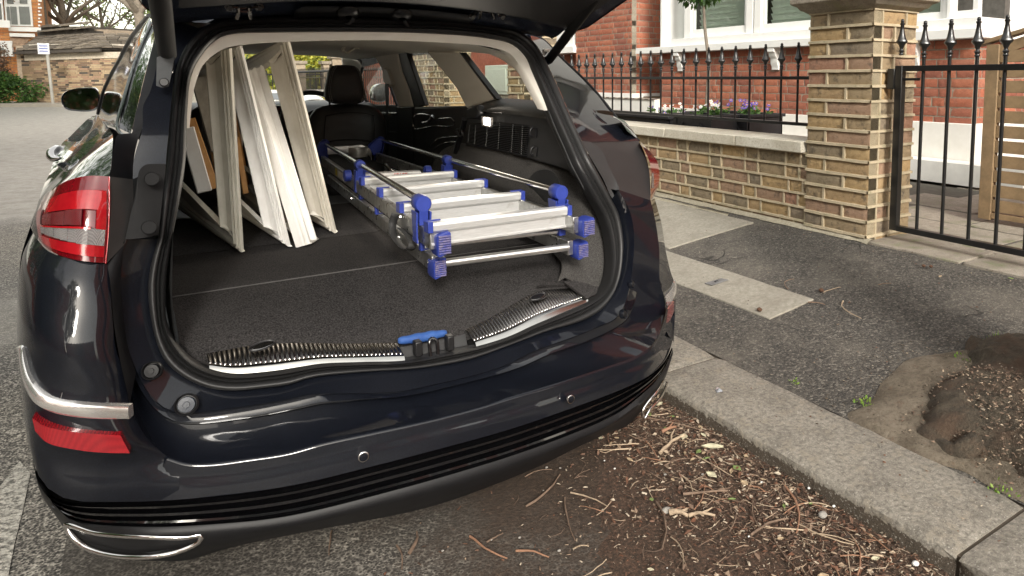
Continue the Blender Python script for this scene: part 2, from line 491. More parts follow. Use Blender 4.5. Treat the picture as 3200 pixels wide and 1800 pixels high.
# ---- kerb stones
kerb = empty('kerb', (XK0, 0, 0), kind='structure')
ky = [-3.0, -2.05, -1.1, -.10, .872, 2.165, 3.3, 4.5, 5.8, 7.1, 8.4, 9.7, 11, 13, 16, 20, 25, 30]
def kerbstone(y0, y1):
    mb = MB(); n = max(4, int((y1 - y0) / .05)); prof = []
    curves = []
    for i in range(n + 1):
        y = y0 + .006 + (y1 - y0 - .012) * i / n
        w = lambda s: .006 * noise.noise(Vector((y * 6, s, 3.1))) + .004 * noise.noise(Vector((y * 19, s * 3, 7)))
        end = .010 if i in (0, n) else 0
        curves.append([(XK0 + w(1) + end, y, 0), (XK0 + w(2) + end, y, ZK - .022), (XK0 + .006 + w(3), y, ZK - .007 - end), (XK0 + .028 + w(4), y, ZK + w(8) * .4 - end),
                       (XK0 + .13, y, ZK + .002 + w(5) * .5 - end), (XK0 + .25, y, ZK + w(6) * .5 - end), (XK1 - .015 + w(7), y, ZK - end), (XK1 + w(7), y, ZK - .012 - end), (XK1, y, 0)])
    mb.loft(curves, raw=True)
    mb.add(curves[0], [tuple(range(9))]); mb.add(curves[-1], [tuple(range(9))])
    return mb.build('kerb_stone', MATS['granite_kerb'], kerb, smooth=50)
for y0, y1 in zip(ky, ky[1:]): kerbstone(y0, y1)
MB().span((XK0 + .02, -3, 0), (XK1 + .06, 30, ZK - .014)).build('kerb_bed', simple('kerb_dirt', (.07, .055, .04), .95, bump=.6, bs=60), kerb)
# ---- pavement: asphalt sheet, then slabs laid in it
mb = MB()
def zp(x): return ZK + (ZW + .01 - ZK) * (x - XK1) / (XW - XK1)
def zf(x, y): return zp(x) - .006 + .004 * noise.noise(Vector((x * 3, y * 3, 0)))
NX, NY = 20, 80
ys = [-2.5 + 8.5 * i / NY for i in range(NY + 1)] + [8, 12, 20, 30]
g = [[(XK1 - .004 + (XW - XK1 + .03) * i / NX, y, zf(XK1 + (XW - XK1) * i / NX, y)) for i in range(NX + 1)] for y in ys]
mb.loft(g, raw=True)
mb.build('pavement', MATS['footway_asphalt'], kind='structure', smooth=True, origin=(0, 0, 0))
PN = Vector((-(ZW + .01 - ZK) / (XW - XK1), 0, 1)).normalized(); PO = Vector((XK1, 0, ZK))
def PV(px, py): return PP(px, py, PO, PN)
slabs = empty('paving_slabs', PV(2300, 900), kind='structure')
def slab(pts, mat, lift=.0005, th=.05, wob=.006, name='paving_slab', parent=None):
    out = []
    n = len(pts)
    for i in range(n):
        a, b = pts[i], pts[(i + 1) % n]
        k = max(2, int((b - a).length / .06))
        for j in range(k):
            p = a.lerp(b, j / k)
            q = noise.noise(p * 9 + Vector((i, 0, 0))) * wob
            out.append(Vector((p.x + q, p.y + q * .7, p.z + lift)))
    mb = MB(); mb.prism([p - Vector((0, 0, th)) for p in out], (0, 0, th))
    return mb.build(name, mat, parent or slabs, bevel=.004)
CS = MATS['concrete_slab']
xa0, xa1 = 2.475, 2.80
pa = [PV(2131, 800), PV(2555, 936), PV(2400, 990), PV(2114, 886)]
xi = (pa[2].x + pa[3].x) / 2; xo = (pa[0].x + pa[1].x) / 2; ye = (pa[1].y + pa[2].y) / 2
def Z(x, y, dz=0): return Vector((x, y, zp(x) + dz))
slab([Z(xi, ye), Z(xi, 4.4), Z(xo, 4.4), Z(xo, ye)], CS)
pb = PV(2083, 772); pc = PV(2359, 693)
slab([Z(pb.x, pc.y * .5 + pb.y * .5), Z(pb.x, 5.2), Z(XW - .13, 5.2), Z(XW - .13, pc.y)], CS, wob=.012)
pd = PV(2062, 653)
slab([Z(pb.x, 5.25), Z(pb.x, 6.2), Z(XW - .13, 6.2), Z(XW - .13, 5.25)], simple('grey_slab', (.20, .19, .165), .85, bump=.4, bs=80))
# mortar fillets along the wall foot and slab joints
m_stone('cement', (.27, .24, .17), (.44, .40, .31), 50, .5, (.25, .22, .16))
mb = MB()
def strip(x0, x1, y0, y1, h=.008):
    n = int(abs(y1 - y0) / .05) + 2; cs = []
    for i in range(n):
        y = y0 + (y1 - y0) * i / (n - 1); q = .02 * noise.noise(Vector((x0 * 5, y * 8, 1))) + .01 * noise.noise(Vector((x0, y * 30, 1)))
        cs.append([Z(x0 - q * .8, y, -.004), Z(x0 + .012 - q, y, h * .7), Z((x0 + x1) / 2, y, h + .004), Z(x1, y, h)])
    mb.loft(cs, raw=True)
strip(XW - .125, XW - .10, 3.75, 6.3)
strip(XW - .045, XW + .01, 2.58, 6.3, .012)
mb.build('mortar_strip', MATS['cement'], slabs, smooth=60)
# small metal number plate let into the slab
pc1 = [PV(2202, 888), PV(2254, 873), PV(2276, 878), PV(2224, 895)]
plate = MB(); plate.prism([p + Vector((0, 0, .004)) for p in pc1], (0, 0, .003))
plate = plate.build('number_plate_inlay', simple('worn_grey_metal', (.22, .22, .22), .5, .4), slabs)
def text(s, loc, size, rot, mat, parent, name='lettering', ext=.0006):
    cu = bpy.data.curves.new(name, 'FONT'); cu.body = s; cu.size = size; cu.extrude = ext; cu.align_x = 'CENTER'; cu.align_y = 'CENTER'
    tmp = bpy.data.objects.new(name, cu)
    col.objects.link(tmp)
    dg = bpy.context.evaluated_depsgraph_get()
    me = bpy.data.meshes.new_from_object(tmp.evaluated_get(dg))
    bpy.data.objects.remove(tmp)
    me.materials.clear(); me.materials.append(mat)
    o = link(name, me, loc, parent); o.rotation_euler = rot
    return o
cpl = sum(pc1, Vector()) / 4
text('8T', cpl + Vector((0, 0, .0085)), .026, (0, R(-6.6), math.atan2((pc1[1] - pc1[0]).y, (pc1[1] - pc1[0]).x)), simple('plate_ink', (.03, .03, .03), .7), slabs)

# ================================================================== brickwork
BV = []
for k in range(6):
    mb = MB(); nx, nz = 7, 3; cs = []
    for j in range(nz + 1):
        row = []
        for i in range(nx + 1):
            u, w = i / nx, j / nz
            e = min(u, 1 - u) * 3.2; e2 = min(w, 1 - w)
            d = .05 * noise.noise(Vector((u * 5 + k * 9, w * 2.2, k * 3.3))) + .03 * noise.noise(Vector((u * 14 + k, w * 5, k * 7.3)))
            if min(e, e2) < .01: d += .06
            cx = .012 * noise.noise(Vector((k, j * 2.0, 5))) * (1 if i in (0, nx) else 0)
            cz = .05 * noise.noise(Vector((k * 4 + i * 1.3, 9, 5))) * (1 if j in (0, nz) else 0)
            row.append((u + cx, d, w + cz))
        cs.append(row)
    mb.loft(cs, raw=True)
    fr = [cs[0][i] for i in range(nx + 1)] + [cs[j][nx] for j in range(1, nz + 1)] + [cs[nz][i] for i in range(nx - 1, -1, -1)] + [cs[j][0] for j in range(nz - 1, 0, -1)]
    bk = [(p[0], 1, p[2]) for p in fr]; n = len(fr); b = len(mb.v)
    mb.add(fr + bk, [(i, n + i, n + (i + 1) % n, (i + 1) % n) for i in range(n)])
    me = bpy.data.meshes.new('brick'); me.from_pydata([tuple(v) for v in mb.v], [], mb.f)
    bm = bmesh.new(); bm.from_mesh(me); bmesh.ops.remove_doubles(bm, verts=bm.verts, dist=1e-4); bmesh.ops.recalc_face_normals(bm, faces=bm.faces); bm.to_mesh(me); bm.free()
    me.polygons.foreach_set('use_smooth', [True] * len(me.polygons)); me.set_sharp_from_angle(angle=R(50))
    BV.append(me)
FLATB = bpy.data.meshes.new('brick')
_b = MB(); _b.box((.5, .5, .5), (1, 1, 1)); FLATB.from_pydata([tuple(v) for v in _b.v], [], _b.f)
BM = {}
def bmesh_for(mat, v):
    k = (mat, v)
    if k not in BM:
        src = FLATB if v < 0 else BV[v]
        me = src.copy(); me.materials.append(MATS[mat]); BM[k] = me
    return BM[k]
def brickwork(parent, O, D, L, rows, ch=.094, bl=.27, hb=.13, jt=.016, depth=.09, mat='stock_brick', mort='lime_mortar', bond='flemish', proud=.006, limit=300,
              phase=0, flat=False, corner=False, wrap=False, keep=None, back=True, far_mat=None, name='brick'):
    """bricks laid from O along D (left to right for someone facing the wall); each its own part"""
    O = Vector(O); D = Vector(D).normalized(); N = Vector((D.y, -D.x, 0)); ang = math.atan2(D.y, D.x)
    lst = []
    r2 = random.Random(int(L * 1000) + rows)
    for r in range(rows):
        x = 0.0
        if bond == 'flemish': seq = [bl, hb]; start = [0, -(bl - hb) / 2 - .0][r % 2] if not corner else 0
        elif bond == 'header': seq = [hb, hb]; start = -(r % 2) * hb / 2
        else: seq = [bl, bl]; start = -(r % 2) * bl / 2
        i = (r + phase) % 2 if bond == 'flemish' else 0
        if bond == 'flemish' and not corner: start = -r2.random() * .02 - (r % 2) * .07
        x = start
        while x < L - .02:
            w = seq[i % 2] * (1 + r2.uniform(-.04, .04)) if not corner else seq[i % 2]
            a, b = max(x, 0), min(x + w, L)
            if corner and L - b < .06: b = L
            if b - a > .035:
                lst.append((a + jt / 2 if a > 0 else a, b - jt / 2 if b < L else b, r))
            x = x + w if b < L else L + 1
            i += 1
    for (a, b, r) in lst:
        pass
    made = 0; rest = MB()
    for (a, b, r) in lst:
        z0 = O.z + r * ch + jt / 2; h = ch - jt
        if keep and not keep(O + D * ((a + b) / 2) + Vector((0, 0, z0 + h / 2 - O.z))): continue
        base = O + D * a + Vector((0, 0, z0 - O.z))
        if made < limit:
            me = bmesh_for(mat, -1 if flat else r2.randrange(6))
            o = link(name, me, base - N * r2.uniform(0, .004), parent)
            o.rotation_euler = (0, 0, ang); o.scale = (b - a, depth, h)
            made += 1
        else:
            c = base + D * (b - a) / 2 - N * depth / 2 + Vector((0, 0, h / 2))
            rest.box(c, (b - a, depth, h), Matrix.Rotation(ang, 3, 'Z'))
    if rest.v: rest.build(name + '_rest', MATS[far_mat or mat], parent, kind='stuff')
    # mortar: backing slab, plus slightly proud ribbons when the joints stand out
    H = rows * ch
    if back:
        mo = MB(); c = O + D * L / 2 - N * (depth / 2 + (.010 if proud > 0 else (.010 if not flat else .02))) + Vector((0, 0, H / 2))
        mo.box(c, (L, depth, H), Matrix.Rotation(ang, 3, 'Z'))
        mo.build('mortar', MATS[mort], parent)
    if proud > 0:
        rb = MB()
        L0 = -.102 if wrap else 0
        for r in range(rows + 1):
            n = max(2, int(L / .04)); cs = []
            for i in range(n + 1):
                s = L0 + (L - L0) * i / n; p = O + D * s; zz = O.z + r * ch
                w = lambda q: .0025 * noise.noise(Vector((s * 9 + O.x * 3, r * 3.3 + q, O.y)))
                e = -N * .012
                cs.append([(p + e).to_tuple()[:2] + (zz + jt * .62 + w(1),), (p + N * (proud + w(5))).to_tuple()[:2] + (zz + jt * .45 + w(2),), (p + N * (proud + .002 + w(5))).to_tuple()[:2] + (zz - jt * .5 + w(3),), (p + e).to_tuple()[:2] + (zz - jt * .62 + w(4),)])
            rb.loft(cs, raw=True)
        for (a, b, r) in lst:
            if a > .01 or wrap:
                p = O + D * (a - jt / 2) + N * (proud * .5 - .007); zc = O.z + (r + .5) * ch
                rb.box((p.x, p.y, zc), (jt * .9, .016, ch - jt), Matrix.Rotation(ang, 3, 'Z'))
        rb.build('pointing', MATS[mort], parent)
# ---- garden wall with coping
gw = empty('garden_wall', (XW, 4, ZW), 'low yellow brick garden wall with raised pale pointing under stone copings', 'wall')
WY0, WY1, CZ = 3.10, 8.0, .795
brickwork(gw, (XW, WY1, ZW - .05), (0, -1, 0), WY1 - WY0, 6, ch=.094, depth=.1, jt=.014)
def coping(y0, y1, x0=XW - .05, x1=XW + .33, z0=CZ - .005, z1=.868):
    mb = MB(); mb.span((x0, y0, z0), (x1, y1, z1)); o = mb.build('coping_stone', MATS['coping_stone'], gw, bevel=.007)
cy = [P(p, q, x=XW - .05).y for p, q in ((2503, 450), (2296, 420), (2076, 400))]
coping(cy[0], cy[1] - .004); coping(cy[1] + .004, cy[2] - .004); coping(cy[2] + .004, 5.9); coping(5.908, 6.9); coping(6.908, 8.0)
mb = MB(); mb.span((XW + .1, WY0, ZW), (XW + .25, WY1, CZ)); mb.build('wall_core', MATS['lime_mortar'], gw)
# ---- brick gate pier
gp = empty('brick_pier', (XW, 2.85, ZW), 'tall yellow brick gate pier with moulded stone cap beside the iron gate', 'pier')
PY0, PY1, PXD = 2.618, 3.105, .46
brickwork(gp, (XW - .022, PY1, ZW - .06), (0, -1, 0), PY1 - PY0, 16, ch=.0935, bl=.305, hb=.155, jt=.0165, corner=True, proud=.007)
brickwork(gp, (XW - .022 + .102, PY0, ZW - .06), (1, 0, 0), PXD - .102, 16, ch=.0935, bl=.235, hb=.12, jt=.0165, corner=True, wrap=True, phase=1, proud=.007)
brickwork(gp, (XW - .022 + PXD, PY1, ZW - .06), (-1, 0, 0), PXD - .12, 16, ch=.0935, bl=.29, hb=.15, jt=.0165, corner=True, phase=1, proud=.007, limit=0)
mb = MB(); mb.span((XW + .06, PY0 + .08, ZW - .06), (XW + PXD - .06, PY1 - .08, 1.735)); mb.build('pier_core', MATS['lime_mortar'], gp)
mb = MB()
zc0 = ZW - .06 + 16 * .0935
def ring(e, z): return [(XW - .022 - e, PY0 - e, z), (XW - .022 - e, PY1 + e, z), (XW - .022 + PXD + e, PY1 + e, z), (XW - .022 + PXD + e, PY0 - e, z)]
rs = [ring(.0, zc0), ring(.012, zc0 + .002), ring(.03, zc0 + .016), ring(.045, zc0 + .022), ring(.06, zc0 + .045), ring(.085, zc0 + .058), ring(.092, zc0 + .062), ring(.092, zc0 + .10), ring(.07, zc0 + .115), ring(-.15, zc0 + .16)]
mb.add([p for r_ in rs for p in r_], [(i * 4 + k, i * 4 + (k + 1) % 4, (i + 1) * 4 + (k + 1) % 4, (i + 1) * 4 + k) for i in range(len(rs) - 1) for k in range(4)] + [(0, 1, 2, 3), tuple(len(rs) * 4 - 4 + k for k in range(4))])
mb.build('pier_cap', MATS['cap_stone'], gp, bevel=.004)
# ---- iron finials (one mesh, reused)
FP = [(.006, 0), (.0105, 0), (.013, .004), (.0095, .010), (.0105, .014), (.0145, .019), (.0105, .024), (.008, .03), (.012, .04), (.017, .048), (.0305, .060), (.0315, .064), (.024, .074), (.0155, .093), (.0105, .118), (.0085, .138), (.0115, .142), (.0115, .148), (.0075, .150), (.009, .155), (.008, .164), (.003, .168)]
def finial_mesh():
    mb = MB(); n = 16; vs = []
    for r_, h_ in FP:
        for k in range(n):
            q = 2 * math.pi * k / n
            rr = r_ * (1 - .20 * (r_ > .016) * (.5 - .5 * math.cos(q * 4)))
            vs.append((rr * math.cos(q), rr * math.sin(q), h_))
    fs = [(i * n + k, i * n + (k + 1) % n, (i + 1) * n + (k + 1) % n, (i + 1) * n + k) for i in range(len(FP) - 1) for k in range(n)]
    mb.add(vs, fs + [tuple((len(FP) - 1) * n + k for k in range(n))])
    me = bpy.data.meshes.new('finial'); me.from_pydata([tuple(v) for v in mb.v], [], mb.f)
    me.polygons.foreach_set('use_smooth', [True] * len(me.polygons)); me.set_sharp_from_angle(angle=R(55))
    me.materials.append(MATS['black_iron']); return me
FIN = finial_mesh()
IR = MATS['black_iron']
rl = empty('iron_railing', (3.85, 3.12, .88), 'black iron railing with spearhead finials on top of the garden wall', 'railing')
RX = 3.85
zb, zt = P(2521, 387, x=RX).z, P(2521, 239, x=RX).z
MB().span((RX - .022, 3.10, zb - .016), (RX + .022, 8, zb + .006)).build('bottom_rail', IR, rl, bevel=.002)
MB().span((RX - .026, 3.10, zt - .022), (RX + .026, 8, zt + .002)).build('top_rail', IR, rl, bevel=.002)
ry = [P(x, 300, x=RX).y for x in (2492, 2440, 2390, 2342, 2297, 2254, 2213, 2174, 2136, 2099, 2065, 2033, 2002, 1971, 1942, 1914, 1886, 1859, 1834, 1810, 1787, 1762)]
while ry[-1] < 7.9: ry.append(ry[-1] + .137)
bm1 = MB().tube([(0, 0, zb), (0, 0, zt + .052)], .0085, 10).v
barme = None
for y in ry:
    if barme is None:
        o = MB().tube([(RX, y, zb), (RX, y, zt + .06)], .0088, 10).build('bar', IR, rl, smooth=40); barme = o.data; bz = o.location.copy()
    else:
        o = link('bar', barme, (RX, y, zb), rl)
    link('finial', FIN, (RX, y, zt + .055), rl).scale = (1.12, 1.12, 1.12)
# ---- gate
gt = empty('iron_gate', (XG, 2.1, .35), 'black iron garden gate with spearhead finials hung beside the brick pier', 'gate')
g0, g1 = P(2795, 708, x=XG), P(2802, 209, x=XG)
zt2, zb2 = 1.355, .372
MB().span((XG - .022, 2.505, zb2 - .02), (XG + .022, 2.552, zt2 + .012)).build('hinge_post', IR, gt, bevel=.002)
MB().span((XG - .02, 1.45, zt2 - .022), (XG + .02, 2.505, zt2 + .012)).build('top_rail', IR, gt, bevel=.002)
MB().span((XG - .02, 1.45, zb2 - .022), (XG + .02, 2.505, zb2 + .012)).build('bottom_rail', IR, gt, bevel=.002)
MB().span((XG - .008, 2.40, zt2 - .078), (XG + .008, 2.505, zt2 - .062)).build('brace', IR, gt)
MB().span((XG - .03, 2.552, zt2 - .13), (XG + .03, 2.60, zt2 - .005)).build('hinge_box', IR, gt, bevel=.003)
gy = [P(x, 350, x=XG).y for x in (2880, 2960, 3045, 3133)]
gy += [gy[-1] - (gy[-2] - gy[-1]) * k for k in (1, 2, 3)]
for y in gy:
    MB().tube([(XG, y, zb2), (XG, y, zt2 + .06)], .0105, 10).build('bar', IR, gt, smooth=40)
for y in [2.528] + gy:
    link('finial', FIN, (XG, y, zt2 + (.055 if y != 2.528 else .075)), gt).scale = (1.22, 1.22, 1.30)
# ---- garden paving
gpv = empty('garden_path', (5, 2.5, ZG), kind='structure')
MB().span((XW + .05, -3, ZG - .2), (12, 9, ZG - .03)).build('bedding', simple('joint_soil', (.09, .08, .065), .95, bump=.6, bs=60), gpv)
YS = MATS['york_stone']
xs = XW - .0
row = 0
x = XW - .04
while x < 7.2:
    w = [.40, .62, .46, .58, .5, .55, .6][row % 7]
    y = 2.62 if row == 0 else 3.2 + .3 * (row % 2)
    k = 0
    while y > -.8:
        l_ = [.62, .78, .5, .9, .66][(k + row * 2) % 5]
        zz = ZG - .025 + (.0 if x > XW + .3 else -.015) + rnd.uniform(-.004, .004)
        if row == 0: zz = ZW + .012
        slab([Vector((x + .012, y - l_ + .012, zz)), Vector((x + w - .012, y - l_ + .012, zz)), Vector((x + w - .012, y - .012, zz)), Vector((x + .012, y - .012, zz))], YS, 0, .04, .012, parent=gpv)
        y -= l_; k += 1
    x += w; row += 1
# ---- wooden slatted screen
sc_ = empty('slatted_screen', (4.87, 2.0, ZG), 'honey coloured wooden slatted screen with open gaps behind the iron gate', 'screen')
sx0 = P(3063, 680, z=ZG).x
def SY(px, py): return P(px, py, x=4.87)
py_ = SY(3075, 600).y; py2 = SY(3100, 600).y
CD = MATS['cedar']
zt3 = SY(3085, 140).z
MB().span((4.84, py2 - .01, ZG), (4.90, py_ + .02, zt3)).build('post', CD, sc_, bevel=.003)
nsl = 11; 
for i in range(nsl):
    z0 = ZG + .06 + (zt3 - ZG - .08) * i / nsl; hh = (zt3 - ZG - .08) / nsl * .80
    MB().span((4.855, .9, z0), (4.88, py2 - .012, z0 + hh)).build('slat', CD, sc_, bevel=.002)
MB().span((4.845, .9, ZG + .012), (4.90, py2 - .012, ZG + .05)).build('bottom_rail', CD, sc_, bevel=.002)
mb = MB(); a_, b_ = SY(3072, 140), SY(3230, 88)
mb.bar(a_ + Vector((0, .03, 0)), b_ + Vector((0, -.3, .08)), .09, .028); mb.build('top_cap', CD, sc_, bevel=.003)
mb = MB(); mb.bar(a_ + Vector((0, -.04, -.07)), b_ + Vector((0, -.3, .03)), .03, .07); mb.build('top_board', CD, sc_, bevel=.003)
MB().span((4.93, .9, ZG), (5.5, 1.9, zt3 - .1)).build('bin_box', simple('dark_inside', (.05, .045, .04), .8), sc_)
# ================================================================== the house on the right
def X6(px, py, x=XB): return P(px, py, x=x)
WP, WR = MATS['white_paint'], MATS['white_render']
ho = empty('brick_house', (XB, 5, ZG), 'red brick house with white bay window and recessed porch behind the railing', 'house')
yL, yR = X6(2062, 300).y, X6(3033, 400).y
zs0, zs1 = X6(2300, 156).z, X6(2300, 134).z      # outer sill slab
zpl = X6(2460, 352).z                             # top of white plinth
zpl2 = X6(2950, 388).z
zpl = (zpl + zpl2) / 2
nrow = int((zs0 - zpl) / .094) + 1
brickwork(ho, (XB, yL, zs0 - nrow * .094), (0, -1, 0), yL - yR, nrow, mat='red_brick', mort='grey_mortar', proud=0, limit=240, bl=.28, hb=.14, jt=.012)
brickwork(ho, (XB + .10, yR, zs0 - nrow * .094), (1, 0, 0), 1.1, nrow, mat='red_brick', mort='grey_mortar', proud=0, limit=60, bl=.28, hb=.14, jt=.012)
MB().span((XB - .035, yR - .035, ZG - .1), (XB + 1.2, yL + .03, zpl)).build('plinth', MATS['speckled_render'], ho, bevel=.005)
MB().span((XB + .1, yR + .02, zpl), (XB + 1.6, yL - .02, zs0)).build('bay_core', MATS['grey_mortar'], ho)
# sill slab, stepped
MB().span((XB - .13, yR - .12, zs0), (XB + 1.3, X6(2007, 162).y, zs1)).build('sill', WP, ho, bevel=.006)
zu = X6(2300, 108, XB).z
MB().span((XB - .05, yR - .04, zs1), (XB + 1.3, X6(2105, 125).y, zu)).build('sill', WP, ho, bevel=.006)
# brackets
for px in (2130, 2427, 2860):
    yb = X6(px, 190).y; zt_ = zs0
    prof = [(0, 0), (-.12, 0), (-.12, -.05), (-.09, -.06), (-.085, -.10), (-.055, -.13), (-.05, -.20), (-.03, -.23), (-.03, -.27), (0, -.27)]
    mb = MB(); mb.prism([(XB + a, yb - .055, zt_ + b) for a, b in prof], (0, .11, 0)); mb.build('bracket', WP, ho, bevel=.004)
# windows: frames, sashes, glass, shutters behind
ztop = 3.3
XF = XB + .02
def wy(px, x=XF): return P(px, 60, x=x).y
wf = MB()
wins = [(2165, 2322, 86), (2382, 2540, 70), (2600, 2934, 30)]
zg1 = X6(2240, 86, XF).z
edges = [(2140, 2350), (2362, 2950), (2990, 3033)]
zfr0 = zu
def window(y0, y1, zsill, zg, glass_y0, glass_y1, xf=XF):
    f = MB()
    f.span((xf, y0, zsill), (xf + .09, y1, zg - .10)).span((xf, y0, zg - .10), (xf + .09, glass_y0 - .05, ztop)).span((xf, glass_y1 + .05, zg - .10), (xf + .09, y1, ztop))
    w = f.build('window_frame', WP, ho, bevel=.005)
    s = MB(); a, b = glass_y0 - .05, glass_y1 + .05
    s.span((xf + .025, a, zg - .1), (xf + .07, b, zg)).span((xf + .025, a, zg), (xf + .07, a + .05, ztop)).span((xf + .025, b - .05, zg), (xf + .07, b, ztop))
    s.build('sash', WP, w, bevel=.004)
    MB().quad((xf + .05, glass_y0, zg), (xf + .05, glass_y1, zg), (xf + .05, glass_y1, ztop), (xf + .05, glass_y0, ztop)).build('pane', MATS['window_glass'], w)
    z = zg - .03
    sh = MB()
    while z < ztop:
        sh.add([(xf + .17, glass_y0 + .01, z), (xf + .17, glass_y1 - .01, z), (xf + .12, glass_y1 - .01, z + .085), (xf + .12, glass_y0 + .01, z + .085)], [(0, 1, 2, 3)])
        sh.quad((xf + .17, glass_y0 + .01, z), (xf + .17, glass_y1 - .01, z), (xf + .121, glass_y1 - .01, z - .004), (xf + .121, glass_y0 + .01, z - .004))
        z += .078
    sh.build('shutter', MATS['shutter_green'], w)
gA0, gA1 = wy(2322), wy(2165)
gB0, gB1 = wy(2560), wy(2386)
window(wy(2352), wy(2138), zu - .02, X6(2240, 86, XF).z, gA0, gA1)
window(wy(2590), wy(2356), zu - .02, X6(2440, 70, XF).z, gB0, gB1)
window(wy(2960), wy(2594), zu - .02, X6(2890, 40, XF).z, wy(2932), wy(2640))
MB().span((XF - .02, wy(2972), zu - .02), (XF + .1, wy(2961), ztop)).build('mullion', WP, ho, bevel=.004)
# the bay's far pane is dark inside: side return window
fw = MB(); fw.span((XF + .02, yR + .004, zu - .02), (XF + .09, wy(2975), X6(3060, 28, XF).z)).span((XF + .021, yR + .30, zu), (XF + .089, wy(2975) - .003, ztop)).span((XF + .022, yR + .005, zu), (XF + .088, yR + .06, ztop))
w_ = fw.build('window_frame', WP, ho, bevel=.004)
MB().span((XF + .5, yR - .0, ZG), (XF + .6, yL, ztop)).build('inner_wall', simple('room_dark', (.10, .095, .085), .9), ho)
MB().span((XF + 1.3, -6, ZG), (XF + 1.4, yR - .0, 4.2)).build('side_wall', simple('brick_plain', (.33, .1, .06), .9, bump=.4, bs=30), ho)
# upper storey / wall above so the bay is closed and reflects properly
MB().span((XF - .05, yR - .05, ztop), (XF + 1.5, yL + .1, ztop + 1.2)).build('bay_head', WP, ho)
MB().span((XB + .9, -6, ztop + 1.2), (XB + 1.5, 24, 8)).build('upper_wall', MATS['brick_plain'], ho)
# porch
zpf = X6(1934, 304).z
yp0, yp1 = X6(1973, 200).y, X6(1830, 200).y
MB().span((XB - .1, yL + .0, ZG), (XB + 2.2, yp1 + .3, zpf - .012)).build('porch_base', WR, ho)
tb = MB()
i = 0
tw = NT('porch_tile')
chk = tw.n('ShaderNodeTexChecker'); chk.inputs['Scale'].default_value = 11; tw.l(tw.tc.outputs['Object'], chk.inputs['Vector'])
tw.set(Base_Color=tw.mix(chk.outputs['Fac'], (.55, .5, .42), (.10, .07, .06)), Roughness=.5)
MB().span((XB - .12, yL + .0, zpf - .012), (XB + 2.2, yp1 + .3, zpf)).build('porch_floor', MATS['porch_tile'], ho)
xw2 = XB + .75
MB().span((xw2, yL - .02, zpf), (xw2 + .1, P(1985, 200, x=xw2).y + .5, 4)).build('porch_wall', WP, ho)
MB().span((XB + .02, yL - .02, zpf - .3), (xw2, yL + .02, 4)).build('porch_return', WP, ho)
ydoor = P(2102, 80, x=xw2 - .03).y
MB().span((xw2 - .03, P(2122, 80, x=xw2 - .03).y, zpf), (xw2, P(2062, 80, x=xw2 - .03).y, 4)).build('door_frame', WP, ho, bevel=.004)
MB().span((xw2 - .045, P(2100, 60, x=xw2).y, P(2090, 68, x=xw2).z), (xw2 - .03, P(2080, 60, x=xw2).y, 4)).build('sidelight', simple('dark_glass', (.03, .03, .035), .1), ho)
MB().span((XB + .22, yL + .05, zpf), (XB + .7, yL + .75, zpf + .02)).build('door_mat', MATS['door_mat'], ho)
# red pier between the porches
nr = int((4 - zpf) / .094)
brickwork(ho, (XB, yp1 + .35, zpf + .02), (0, -1, 0), yp1 + .35 - yp0, nr, mat='red_brick', mort='grey_mortar', proud=0, limit=170, bl=.28, hb=.14, jt=.012)
brickwork(ho, (XB + .10, yp0, zpf + .02), (1, 0, 0), .5, nr, mat='red_brick', mort='grey_mortar', proud=0, limit=60, bl=.28, hb=.14, jt=.012)
MB().span((XB + .1, yp0 + .05, ZG), (XB + .5, yp1 + .33, 4)).build('pier_core', MATS['grey_mortar'], ho)
MB().span((XB - .03, yp0 - .03, zpf), (XB + .62, yp1 + .4, zpf + .07)).build('pier_plinth', WP, ho, bevel=.004)
# neighbouring house further along
h2 = empty('neighbour_house', (XB, 14, ZG), 'neighbouring red brick house with white window bay seen beyond the open tailgate', 'house')
yn = yp1 + .35
MB().span((XB + .25, yn, ZG), (XB + 3, 30, 7.5)).build('front_wall', MATS['brick_plain'], h2)
brickwork(h2, (XB + .24, yn + 3.0, ZG), (0, -1, 0), 3.0, 24, mat='red_brick', mort='grey_mortar', proud=0, limit=280, flat=True, bl=.28, hb=.14, jt=.012)
zn = X6(1800, 165, XB + .0).z
zn2 = X6(1800, 108, XB + .0).z
MB().span((XB - .05, yn - .02, zn), (XB + .3, yn + 2.2, zn + .13)).build('sill', WP, h2, bevel=.01)
MB().span((XB + .02, yn + .1, zn + .13), (XB + .3, yn + 2.1, zn + .45)).build('window_frame', WP, h2, bevel=.01)
MB().span((XB + .12, yn + .25, zn + .45), (XB + .2, yn + 2.0, 3.4)).build('pane', simple('dark_window', (.06, .055, .05), .08, var=.2), h2)
MB().span((XB + .05, yn + .12, zn + .45), (XB + .22, yn + .25, 3.4)).build('window_frame', WP, h2)
MB().tube([(XB + .2, yn + .02, ZG), (XB + .2, yn + .02, 4)], .02, 8).build('drain_pipe', IR, h2)
# utility box seen through the rear quarter window
ub = empty('meter_cabinet', (5.2, 9, ZG), 'pale green metal cabinet standing in the garden, seen through the car window', 'cabinet')
q0, q1 = P(1515, 205, x=5.2), P(1592, 297, x=5.2)
MB().span((5.2, q1.y, q1.z), (5.5, q0.y, q0.z)).build('cabinet_body', simple('pale_green', (.60, .64, .55), .5, var=.05), ub, bevel=.01)
MB().span((5.19, q1.y + .12, q1.z + .06), (5.2, q0.y - .05, q0.z - .07)).build('cabinet_door', MATS['pale_green'], ub, bevel=.003)
MB().span((5.22, q1.y, ZG), (5.45, q0.y, q1.z)).build('cabinet_plinth', MATS['grey_mortar'], ub)
